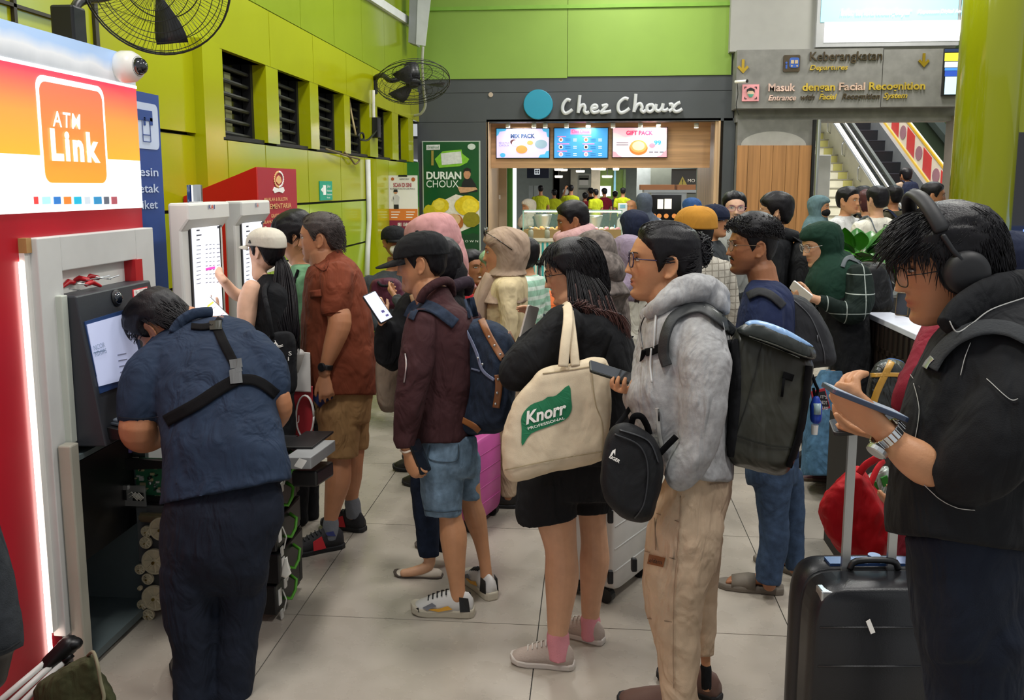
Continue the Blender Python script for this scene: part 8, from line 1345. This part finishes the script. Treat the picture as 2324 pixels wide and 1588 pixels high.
crowd('person in black with one hand raised to the head beside the fruit poster', 1096, 576, 6.4, 150, 'black', 'black', hair='long', sk=S_TAN, hpx=70, arms=('raise', 'down'), seat=True)
crowd('person in a green headscarf partly hidden behind the beige headscarf', 1128, 566, 5.6, 100, 'mint', 'black', scarf=cloth('scarf_leaf', '#7fa07a', var=.4, vscale=40), sk=S_TAN, hpx=76, seat=True, arms=('hold', 'down'))
q = crowd('person in a black cap, white mask and dark jacket sitting against the lime wall', 893, 516, 7.2, -35, 'greydark', 'black', hair='short', sk=S_DARK, hpx=68, seat=True, ht=.004, arms=('lap', 'lap'), mask=M_WTXT, vox=.008); cap(q.H, q.root, K['black'], .07, t=.016)
t = thing('holdall', 'maroon holdall on the lap of the person in the black cap and mask', 'bag', P(880, 690, 6.5)); bag_part(t, 'bag', cloth('nylon_maroon', '#4a1c2e', rough=.6, wr=.4), lambda mb: puff(mb, 6.55, smoothpoly([(840, 645), (860, 632), (900, 632), (916, 655), (918, 695), (846, 698)], 3), .13), .01); m = MB(); m.tube(cr([P(858, 640, 6.42), P(866, 648, 6.38), P(880, 648, 6.38), P(890, 640, 6.42)], 4), .010, 6); m.build('handle', K['black'], t, True)
ch = thing('metal_bench', 'grey metal waiting bench by the lime wall', 'bench', (G(845, 760)[0], G(845, 760)[1], 0))
for k in range(4): b_ = np.array([XW+.5, 6.0+k*.6, 0]); m = MB(); m.box(b_+np.array([0, 0, .42]), (.45, 0, .03), (0, .5, 0), (0, 0, .025)); m.box(b_+np.array([0, 0, .45]), (-.12, 0, .45), (0, .5, 0), (.025, 0, 0)); m.build('seat', mat('bench_grey', '#7f8688', .35, .6), ch, bevel=.01); m = MB(); m.tube([b_+np.array([.4, .02, .5]), b_+np.array([.1, .02, .64]), b_+np.array([-.05, .02, .64])], .015, 8); m.build('armrest', M_STEEL, ch, True)
for k in (0, 1): m = MB(); m.tube([(XW+.7, 6.1+k*2.1, 0), (XW+.7, 6.1+k*2.1, .42)], .03, 10); m.bx(XW+.45, XW+.98, 6.07+k*2.1, 6.13+k*2.1, 0, .03); m.build('leg', M_STEEL, ch)
q = crowd('person with short black hair wearing a pink neck pillow in front of the display case', 1305, 464, 6.2, 88, 'mauve' if 0 else 'brown', 'black', hair='short', sk=S_DARK, hpx=78, pitch=12, lo=False, vox=.007, ht=.018)
t = thing('neck_pillow', 'pale pink neck pillow around the neck of the black haired person', 'pillow', q.w(0, 0, 1.42)); m = MB(); m.tube([q.w(.115*math.sin(a), .015-.11*math.cos(a), 1.47+.035*math.cos(a)) for a in np.linspace(-2.4, 2.4, 22)], .052, 14, round=True); m.build('cushion', K['pink'] if 0 else cloth('pillow_pink', '#c9a0a0'), t, True); m = MB(); m.ell(q.w(0, -.095, 1.505), [RT*.02, UP*.006, FW*.01], 10, 6); m.build('label', mat('pillow_seam', '#a87f82', .8), t, True)
q = crowd('person under a dark patterned headscarf behind the woman in black', 1352, 528, 4.7, 140, 'pattern', 'black', scarf='pattern', sk=S_TAN, pitch=20, hpx=100, scarfk=1.1); mb = MB(); rows(mb, 4.7, [(545, 1310, 1370, .1), (580, 1300, 1405, .14), (615, 1330, 1420, .15), (640, 1370, 1415, .1)]); solid(mb, 'scarf_back', K['pattern'], q.root, .009, 3, .012)
crowd('person in a navy headscarf and light brown jacket near the counter', 1441, 478, 6.6, 160, 'taupe', 'black', scarf='navyhijab', sk=S_TAN, hpx=76)
crowd('person in a pale lavender headscarf behind the hair bun', 1428, 535, 5.6, 150, 'offwhite', 'black', scarf='lavender', sk=S_TAN, hpx=84)
crowd('person in a long slate checked headscarf ordering at the counter', 1462, 439, 11.0, 175, plaid('plaid_slate', '#6d7682', '#a3abb4', 14, .2), 'black', scarf='slate', sk=S_TAN, hpx=44)
crowd('shop worker in a cream cap behind the cash register', 1432, 454, 13.9, 20, 'white', 'black', hair=None, sk=S_TAN, hpx=34); 
w1 = crowd('shop worker in black with a cream scarf wrapped around the head behind the display case', 1201, 452, 14.6, 60, 'black', 'black', scarf='offwhite', sk=S_TAN, hpx=34, arms=('hold', 'hold'))
crowd('person in a plain blue headscarf near the wood slats', 1571, 450, 8.6, 165, 'blue', 'black', scarf='blue', sk=S_TAN, hpx=50)
q = crowd('person smiling in a dark cap behind the mustard cap', 1617, 468, 6.6, -55, 'greydark', 'black', hair='short', ht=.003, sk=S_TAN, hpx=70); cap(q.H, q.root, K['navyhijab'], .001, t=.018, z0=.03)
q = crowd('person in a mustard cap and pale checked shirt facing away', 1582, 476, 4.9, 155, M_PLAIDW, 'black', hair='short', ht=.003, sk=S_MID, hpx=104, lo=False, vox=.007, build=1.12, hdx=0, pitch=4); cap(q.H, q.root, cloth('cap_mustard', '#b5802f', wr=.3), .05, t=.020, z0=.028)
q = crowd('person with glasses and tied hair in a pale grey t-shirt facing the camera', 1665, 440, 7.0, 4, 'teegrey', 'greydark', hair='up', sk=S_PALE, hpx=70, lo=False, vox=.007, sleeve='short', gl=mat('frame_rose', '#a3627a', .3, .3)); m = MB(); m.tube(cr([q.w(.1, .115, 1.40), q.w(.02, .135, 1.2), q.w(-.12, .13, 1.0)], 4), .012, 8); m.build('bag_strap', cloth('strap_pink', '#d9b7b0'), q.root, True)
q = crowd('person with a black bowl haircut and black hooded top facing the wood panel', 1766, 444, 6.3, 112, 'black', 'black', hair='full', sk=S_LIGHT, hpx=76, lo=False, ht=.022, gl=mat('frame_clear', '#b9a99a', .3, .4)); m = MB(); m.tube([q.w(.11*math.cos(a), -.03+.09*math.sin(a), 1.43+.02*math.sin(a)) for a in np.linspace(0, 6.28, 18)], .04, 10); m.build('hood', K['black'], q.root, True)
t = pack('black backpack with a small white mark on the person with the bowl haircut', q, cloth('pack_black', '#131417', rough=.7), 1.16, (.17, .11, .26)); m = MB(); c = q.w(.02, -.305, 1.2); m.box(c, q.l*.03, np.array([0, 0, .035]), -q.f*.004); m.build('mark', M_WTXT, t)
crowd('person in a black headscarf sitting with a phone beside the white table', 1988, 600, 5.9, 60, 'black', 'black', scarf='black', sk=S_TAN, hpx=84, seat=True, arms=('phone', 'phone')); m = MB()
phone('brown cased phone in the hands of the person in the black headscarf', P(2048, 690, 5.3), cv(.1, .95, 0), None, cv(-.5, .1, .8), .14, .072, case=mat('case_brown', '#5e4a26', .5)); tag(m.build('x', M_BLACK), 'x', 'x') if 0 else None
q = crowd('person in maroon partly hidden behind the headphones wearer', 2196, 640, 2.7, 80, 'wine', 'wine', scarf='wine', sk=S_TAN, arms=('hold', 'down'), skirt=True); mb = MB(); chain(mb, 2.35, [(2150, 745, .1, 50), (2105, 815, .0, 42), (2062, 885, -.05, 30), (2042, 920, -.05, 22)]); solid(mb, 'sleeve', K['wine'], q.root, .009, 2, .015)
q = crowd('person in a dark navy knitted hat at the right edge behind the headphones', 2296, 543, 2.75, 170, 'black', 'black', hair='full', sk=S_TAN, hm=K['navyhijab'], hpx=140, ht=.022)
# ---- crowd at the entrance
crowd('person in a grey headscarf, black mask and brown jacket by the steel post', 1856, 444, 9.6, -60, 'brown', 'black', scarf='tealgrey', sk=S_TAN, hpx=48, mask=K['black'])
crowd('young person in a white shirt facing right at the entrance', 1922, 429, 9.0, -38, 'white', 'black', hair='short', sk=S_TAN, hpx=56, lo=False, arms=('hold', 'hold'), ht=.016)
crowd('person in an olive shirt in the queue at the entrance', 1956, 426, 10.0, -80, 'olive', 'black', hair='short', sk=S_MID, hpx=48)
q = crowd('person with reddish tied hair and a small black bag at the entrance', 1970, 434, 9.5, 170, 'taupe', 'black', hair='long', sk=S_TAN, hpx=50, hm=mat('hair_red', '#4a1f24', .45, 0, .4, 120, .2, 30)); t = pack('small black bag on the back of the person with reddish hair', q, K['black'], 1.02, (.1, .05, .12))
q = crowd('person in a white t-shirt with black print and a grey sling bag at the entrance', 1993, 427, 8.3, 165, 'offwhite', 'offwhite', hair='short', sk=S_LIGHT, hpx=58, sleeve='short', build=1.1, lo=False)
t = thing('sling_bag', 'grey sling bag across the back of the white t-shirt', 'bag', q.w(-.12, -.2, 1.1)); m = MB(); c = q.w(-.14, -.19, 1.17); m.box(c-q.l*.14, q.l*.28, -q.f*.1, np.array([0, 0, .16])); m.build('bag', cloth('nylon_grey', '#6d7680'), t, bevel=.03); m = MB(); m.tube(cr([c+q.l*.1+np.array([0, 0, .1]), q.w(.08, -.13, 1.3), q.w(.12, -.05, 1.44), q.w(.15, .08, 1.36)], 4), .02, 8, ry=.006); m.build('strap', MATS['nylon_grey'], t, True); lettering('Ru', q.w(.03, -.136, 1.33), -q.l, np.array([0, 0, 1.]), .10, .05, M_KTXT, q.root, 'print')
q = crowd('person with black hair and a navy backpack in front of the escalator', 2030, 425, 10.4, 165, 'olive', 'black', hair='short', sk=S_MID, hpx=46); pack('navy backpack on the black haired person before the escalator', q, K['navyhijab'], 1.18, (.16, .09, .22))
crowd('person with cropped hair in a white shirt at the right of the entrance', 2114, 418, 9.3, -70, 'white', 'black', hair='short', sk=S_MID, hpx=56, ht=.014)
q = crowd('person in a beige top and jeans riding the escalator with a dark backpack', 2056, 384, 16.6, 170, 'beige', D_JEAN, hair='short', sk=S_MID, hpx=32, zb=.68); pack('dark backpack on the person riding the escalator', q, K['navyhijab'], 1.15, (.17, .1, .24))
crowd('person with long dark hair standing at the foot of the escalator', 2078, 432, 11.5, 160, 'black', 'black', hair='long', sk=S_TAN, hpx=40)
crowd('person in a pale headscarf near the foot of the escalator', 2096, 438, 11.0, 150, 'offwhite', 'black', scarf='cream', sk=S_TAN, hpx=40)
# ---- people in yellow and others in the concourse behind the shop
for i, (px, yt, yaw, top, lab) in enumerate(((1227, 422, 175, 'neon', 'person in a yellow shirt beside the white cabinet in the concourse'), (1258, 431, 170, 'neon', 'person in a yellow shirt seen low at the left of the concourse group'), (1284, 430, 168, 'neon', 'person in a white cap and yellow shirt in the concourse'), (1296, 421, 185, 'neon', 'taller person in a yellow shirt with an arm raised in the concourse'), (1328, 438, 180, 'wine', 'person in a dark red top in the middle of the concourse'), (1341, 427, 170, 'black', 'person in black in the middle of the concourse'), (1352, 430, 150, 'neon', 'person in a yellow shirt half behind the person in black in the concourse'), (1372, 428, 165, 'wine', 'person in wine red towards the right of the concourse'), (1396, 434, 190, 'slate', 'person in grey towards the right of the concourse'), (1414, 427, 185, 'neon', 'rightmost person in a yellow shirt in the concourse'))):
    crowd(lab, px, yt, 26+(i % 3)*1.2, yaw, top, 'greydark', hair='short', sk=S_MID, hpx=16, arms=(('raise' if i == 3 else 'hold'), 'down'), vox=.02, sleeve='short', hm=W_SH if i == 2 else None)
# ---- sleeve at the lower left edge
p = Person('person at the lower left edge, only a dark faded denim sleeve showing', 2.15, -80); p.chain('sleeve', [(-75, 1180, 0, 60), (-40, 1300, 0, 58), (-12, 1420, 0, 56), (0, 1480, 0, 52)], rnd=False); p.chain(None, [(-5, 1470, 0, 34), (-15, 1540, .02, 28)]); hand(p.sk, p.pt(-15, 1540, .02), cv(-.3, -.95, 0), cv(-1, .2, 0), 1, .95); p.rows('coat', [(900, -330, -120, .2), (1100, -340, -95, .22), (1400, -330, -85, .22), (1700, -320, -90, .22)]); p.rows('trousers', [(1680, -320, -95, .2), (2000, -310, -110, .18), (2140, -300, -130, .16)]); p.finish(S_TAN, .008, .01, {'sleeve': denim('charcoal', '#2a2d31'), 'coat': denim('charcoal', '#2a2d31'), 'trousers': K['black']}); ribbons(p, p.bt['sleeve'], [([(-60, 1462), (0, 1478), (48, 1452)], 1.2)], mat('seam_charcoal', '#15171a', .9), 'seam', th=.003)
# ================================================================== luggage and things on the floor
def suitcase(label, c, x, y, w, dp, h, z0, mshell, mband=None, ribs=5, handle=None, corners=None, latch=None, wheels=True):
    """upright case: c = middle of the base, x across the front, y towards the back"""
    x, y = nrm(x), nrm(y); z = np.array([0, 0, 1.]); c = np.asarray(c, float); t = thing('suitcase', label, 'suitcase', (c[0], c[1], 0)); cx, cy = sup(36, 7)
    def shell(m, y0, y1, k=1, n='shell'):
        mb = MB(); R_ = []
        for u, s_ in ((y0, .965), (y0+.012*np.sign(y1-y0), .99), (y0+.035*np.sign(y1-y0), 1), (y1, 1)): R_.append(np.array([c+x*a*w/2*s_*k+z*(z0+h/2+b*h/2*s_*k)+y*u for a, b in zip(cx, cy)]))
        mb.loft(R_); return mb.build(n, m, t, True)
    s1 = shell(mshell, -dp/2, -.012); s2 = shell(mshell, dp/2, .012); shell(mband or M_DARK, -.014, .014, .992, 'zip_band')
    for o, yy, sg in ((s1, -dp/2, -1), (s2, dp/2, 1)):
        for i in range(ribs): mb = MB(); zz = z0+h*(i+1)/(ribs+1); mb.tube([c+x*a*w*.46+y*(yy-sg*.001)+z*zz for a in (-1, 1)], .006, 8, ry=.003); mb.build('rib', mshell, o, True)
    if wheels:
        for a in (-1, 1):
            for b in (-1, 1): mb = MB(); q = c+x*a*w*.4+y*b*dp*.32; mb.lathe(q+z*.035-x*.018, [(.034, 0), (.034, .036)], x, 16); mb.tube([q+z*.05, q+z*(z0+.01)], .016, 8); mb.build('wheel', M_BLACK, t)
    if handle:
        for a in (-1, 1): mb = MB(); mb.box(c+x*(handle[2]+a*handle[0]-.012)+y*.0+z*(z0+h-.02), x*.024, y*.012, z*handle[1]); mb.build('handle_rod', M_STEEL, t)
        mb = MB(); mb.box(c+x*(handle[2]-handle[0]-.014)-y*.008+z*(z0+h-.02+handle[1]), x*(2*handle[0]+.028), y*.028, z*.03); mb.build('handle_grip', M_BLACK, t, False, .006)
    return t, s1
front = P(2032, 1330, 2.44); w_ = .42; cxm = P(1848, 1330, 2.44)+RT*w_/2; hz = float(front[2]); M_SUIT = mat('suit_black', '#141519', .38, 0, .15, 260, .06, 20)
t, s1 = suitcase('large black hard shell suitcase with a raised handle beside the headphones wearer', (cxm[0]+FH[0]*.11, cxm[1]+FH[1]*.11, 0), RT, FH, w_, .24, hz-.06, .06, M_SUIT, ribs=5, handle=(.066, .42, -.015)); z = np.array([0, 0, 1.])
for a in (-.3, -.1, .1, .3): mb = MB(); q = cxm+RT*a*w_; mb.tube([np.array([q[0], q[1], .12]), np.array([q[0], q[1], hz-.06])], .004, 6); mb.build('groove', M_DARK, s1)
b0 = cxm-RT*w_/2; mb = MB(); mb.box(np.array([b0[0], b0[1], hz-.15])-FH*.004+RT*.02, RT*.035, FH*.01, z*.11); mb.box(np.array([b0[0], b0[1], hz-.05])-FH*.004+RT*.02, RT*.10, FH*.05, z*.035); mb.build('corner_guard', M_STEEL, t, False, .008)
for y0 in (1415, 1485, 1550): mb = MB(); q = P(1851, y0, 2.52); mb.box(q-RT*.006, RT*.012, FH*.02, z*.04); mb.build('latch', M_CHROME, t, False, .003)
mb = MB(); q = P(1965, 1410, 2.432); mb.prism([q, P(1974, 1404, 2.432), P(1986, 1434, 2.432), P(1976, 1438, 2.432)], FW*-.002); mb.build('sticker', M_WTXT, t)
mb = MB(); q = cxm+FH*.11; q = np.array([q[0], q[1], hz]); mb.tube(cr([q-RT*.07, q-RT*.05+z*.025, q+RT*.05+z*.025, q+RT*.07], 4), .010, 8); mb.build('carry_handle', M_BLACK, t, True); mb = MB(); mb.box(q-RT*.12+FH*.02, RT*.26, FH*.05, z*.008); mb.lathe(q+RT*.02+z*.012+FH*.05, [(.018, 0), (.018, .01)], (0, 0, 1), 14); mb.build('lock_plate', mat('lock_blue', '#2f4a7a', .3, .3), t)
t, s1 = suitcase('white and black hard shell suitcase behind the legs of the woman in black', G(1385, 1352)+FH*.12, nrm(RT*.55+FH*.8), nrm(RT*.8-FH*.55), .40, .26, .52, .06, mat('suit_white', '#c5c4bf', .4, 0, .05, 60), M_BLACK, 4)
for (px, py) in ((1386, 1172), (1386, 1310), (1440, 1282)): mb = MB(); q = P(px, py, 3.62); mb.box(q-RT*.012-UP*.03, RT*.024, FW*.03, UP*.055); mb.build('latch', M_DARK, t, False, .006)
suitcase('bright pink suitcase standing behind the ragged denim shorts', G(1066, 1198)+FH*.1, nrm(RT*.4+FH*.9), nrm(RT*.9-FH*.4), .34, .22, .46, .05, mat('suit_pink', '#d25fa8', .4), M_DARK, 4)
o_ = suitcase('orange suitcase standing upright near the striped counter', G(1246, 790)+FH*.1, RT, FH, .22, .2, .60, .05, mat('suit_orange', '#e0691c', .4), M_DARK, 3)
q = P(1226, 660, 6.0); t = thing('rucksack', 'navy blue rucksack behind the cream sweater beside the orange suitcase', 'backpack', (q[0], q[1], 0)); bag_part(t, 'pack', cloth('nylon_navy', '#26304a', wr=.7), lambda mb: puff(mb, 6.0, smoothpoly([(1200, 665), (1215, 640), (1236, 655), (1244, 700), (1240, 780), (1205, 785)], 3), .12), .01); bag_part(t, 'base', K['navyhijab'], lambda mb: puff(mb, 6.0, smoothpoly([(1205, 770), (1244, 770), (1248, 1020), (1200, 1020)], 3), .12), .012)
q = P(1240, 640, 6.1); t = thing('plastic_bag', 'white plastic bag above the orange suitcase', 'bag', P(1240, 650, 6.05)); bag_part(t, 'bag', mat('plastic_white', '#d5d5d2', .4, wr=.6, wscale=18), lambda mb: puff(mb, 6.05, smoothpoly([(1215, 648), (1235, 630), (1262, 636), (1268, 652)], 3), .06), .009)
crowd('person in a mint striped sleeve behind the cream sweater', 1196, 545, 5.7, 120, plaid('stripe_mint', '#9fc9b2', '#e2ece4', 16, .4, (2,)), 'black', hair='long', sk=S_TAN, hpx=70, arms=('hold', 'hold'))
t = thing('black_bag', 'black cloth bag and slip on shoe behind the cream tote', 'bag', G(1140, 1112)); bag_part(t, 'bag', K['black'], lambda mb: puff(mb, 5.4, smoothpoly([(1112, 1010), (1135, 985), (1172, 1000), (1180, 1085), (1140, 1098), (1108, 1060)], 3), .09), .01)
# red shopping bag
t = thing('red_bag', 'bulging red cloth shopping bag with green packets on top beside the black suitcase', 'bag', P(1950, 1268, 3.2)); _, bb = bag_part(t, 'bag', cloth('bag_red', '#b3111b', rough=.7, wr=.8, wscale=6), lambda mb: puff(mb, 3.25, smoothpoly([(1948, 1060), (1894, 1098), (1858, 1148), (1868, 1185), (1878, 1216), (1914, 1256), (1966, 1270), (2022, 1262), (2040, 1200), (2010, 1150), (1976, 1096)], 3), .15), .008, 3, .03)
strap([P(1950, 1075, 3.1), P(1965, 1055, 3.1), P(1990, 1040, 3.12), P(2012, 1030, 3.15)], .014, .004, MATS['bag_red'], t, 'handle'); strap([P(1975, 1100, 3.22), P(1990, 1065, 3.25), P(2006, 1045, 3.3)], .012, .004, MATS['bag_red'], t, 'handle')
t2 = thing('snack_packet', 'shiny green and white packet poking out of the red bag', 'packet', P(1990, 1140, 3.3)); bag_part(t2, 'packet', mat('packet_foil', '#b9c4bb', .25, .3, wr=.8, wscale=20), lambda mb: puff(mb, 3.34, smoothpoly([(1962, 1085), (2005, 1058), (2020, 1070), (2020, 1150), (1990, 1150), (1972, 1110)], 3), .06), .007); m = MB()
for a, b in ((1975, 1098), (1990, 1120), (2000, 1085)): m.prism([P(a, b, 3.26), P(a+14, b-6, 3.26), P(a+20, b+14, 3.26), P(a+6, b+20, 3.26)], FW*.01)
m.build('green_print', mat('packet_green', '#2f7f2f', .4), t2)
# taped bundle, white table with dark slats, plants
t = thing('taped_bundle', 'black wrapped bundle crossed with yellow brown tape beside the white table', 'bundle', (P(2010, 880, 4.2)[0], P(2010, 880, 4.2)[1], 0)); _, bb = bag_part(t, 'bundle', mat('wrap_black', '#1b1d1c', .35, wr=.7, wscale=12), lambda mb: puff(mb, 4.3, smoothpoly([(1978, 840), (2010, 815), (2060, 830), (2072, 900), (2060, 975), (1985, 975), (1966, 910)], 3), .18), .01); ribbons(p, bb, [([(2024, 820), (2006, 855), (1990, 890), (1978, 930)], 8), ([(1976, 852), (2020, 850), (2062, 852)], 5)], mat('tape_ochre', '#a87c2a', .35), 'tape', 4.1, t, .004); mb = MB(); puff(mb, 4.4, smoothpoly([(1995, 822), (2020, 812), (2050, 820), (2050, 835), (2000, 835)], 3), .08); solid(mb, 'blue_cloth', K['blue'], t, .01)
mb = MB(); q = P(2010, 975, 4.3); mb.bx(q[0]-.2, q[0]+.25, q[1]-.15, q[1]+.25, 0, float(P(2010, 960, 4.3)[2])); mb.build('carton', mat('carton_dark', '#2a2622', .8), t)
tb = thing('bar_table', 'dark slatted table with a bright white top beside the dark green headscarf', 'table', G(2040, 1000)); za = float(P(2030, 735, 5.0)[2]); c4 = [G(x, y, za) for x, y in ((1966, 708), (2022, 708), (2160, 750), (2078, 758))]; mb = MB(); mb.prism(c4, (0, 0, -.035)); mb.build('table_top', mat('table_white', '#dfe3f0', .25), tb, False, .004)
M_SLAT = woodm('dark_slat', '#2f2620', (9, 9, .5)); mb = MB(); a, b = c4[0], c4[3]
for k in range(10): q = a+(b-a)*(k+.3)/10; mb.box((q[0], q[1], 0), (b-a)*.045, nrm(np.cross((0, 0, 1), b-a))*.04, (0, 0, za-.04))
for zz in (za-.2, za-.45, .12): mb.box((a[0], a[1], zz), (b-a), nrm(np.cross((0, 0, 1), b-a))*.03, (0, 0, .03))
mb.build('slatted_front', M_SLAT, tb); mb = MB(); mid = [x*.9+np.mean(c4, 0)*.1 for x in c4]; mb.prism([np.array([x[0], x[1], 0]) for x in mid], (0, 0, za-.04)); mb.build('body', mat('table_body', '#17130f', .6), tb)
def leafplant(label, px, py, d, n, L, seed, pot=True):
    rng = random.Random(seed); c = P(px, py, d); t = thing('leafy_plant', label, 'plant', (c[0], c[1], 0))
    if pot: mb = MB(); mb.lathe((c[0], c[1], 0), [(.14, 0), (.18, .3), (.19, float(c[2])-.12), (.16, float(c[2])-.12)], (0, 0, 1), 24); mb.build('planter', mat('planter_brown', '#4a3d2f', .6), t)
    for i in range(n):
        a = rng.uniform(0, 6.28); e = rng.uniform(.2, 1.2); l = L*rng.uniform(.7, 1.1); dr = np.array([math.cos(a)*math.cos(e), math.sin(a)*math.cos(e), math.sin(e)]); b = c+np.array([0, 0, -.12]); s_ = np.cross(dr, (0, 0, 1)); s_ = nrm(s_); rows_ = []
        mb = MB(); tip = b+dr*l
        for u in np.linspace(0, 1, 9): q = b+dr*l*(.35+.65*u)+np.array([0, 0, -.12*l*u*u]); wd = l*.2*math.sin(math.pi*min(1, u*.96+.02))**.8; nz_ = nrm(np.cross(s_, dr)); rows_.append(np.array([q-s_*wd-nz_*wd*.25, q-s_*wd*.5, q+nz_*wd*.1, q+s_*wd*.5, q+s_*wd-nz_*wd*.25]))
        n_ = len(rows_); V = np.concatenate(rows_+[r-np.array([0, 0, .002]) for r in rows_]); fc = []
        for i_ in range(n_-1):
            for j in range(4): k = i_*5+j; fc += [[k, k+1, k+6, k+5], [k+45, k+50, k+51, k+46]]
        mb.add(V, fc); mb.tube([b, b+dr*l*.36], .005, 6); mb.build('leaf', mat('leaf_'+('a' if i % 2 else 'b'), ['#3c7f22', '#2c6a22'][i % 2], .3, 0, .1, 20, .2, 8), t, True)
leafplant('broad leafed green plant in front of the white t-shirt at the entrance', 1950, 560, 6.8, 22, .36, 3); leafplant('broad leafed green plant behind the white table', 2005, 620, 7.1, 24, .42, 5)
t = thing('papers', 'scattered white papers and cups on the counter behind the black headscarf', 'papers', P(2060, 670, 6.2)); random.seed(9)
for k in range(7): q = P(2020+random.random()*70, 650+random.random()*30, 6.2); mb = MB(); mb.box(q, RT*.09+FH*.03*random.random(), FH*.08, (0, 0, .012)); mb.build('sheet', M_WTXT, t)
q = P(2055, 690, 6.3); mb = MB(); mb.bx(q[0]-.3, q[0]+.5, q[1]-.2, q[1]+.3, 0, float(P(2055, 668, 6.2)[2])-.01); tag(mb.build('low_counter', mat('counter_dark', '#2d2a26', .6)), 'dark low counter carrying papers behind the white table', 'counter')
mb = MB(); a, b = P(1224, 590, 7), P(1222, 690, 7); mb.tube([a, (b[0], b[1], .6)], .012, 8); mb.tube([P(1216, 598, 7), P(1234, 598, 7)], .016, 8); t = thing('trolley_handle', 'thin telescopic trolley handle in front of the striped counter', 'suitcase', (b[0], b[1], 0)); mb.build('handle', M_DARK, t, True); mb = MB(); mb.bx(b[0]-.17, b[0]+.17, b[1]-.1, b[1]+.12, .05, .62); mb.build('case', M_DARK, t, False, .03); mb = MB(); mb.bx(b[0]-.15, b[0]+.15, b[1]-.08, b[1]+.1, 0, .05); mb.build('wheels', M_BLACK, t)
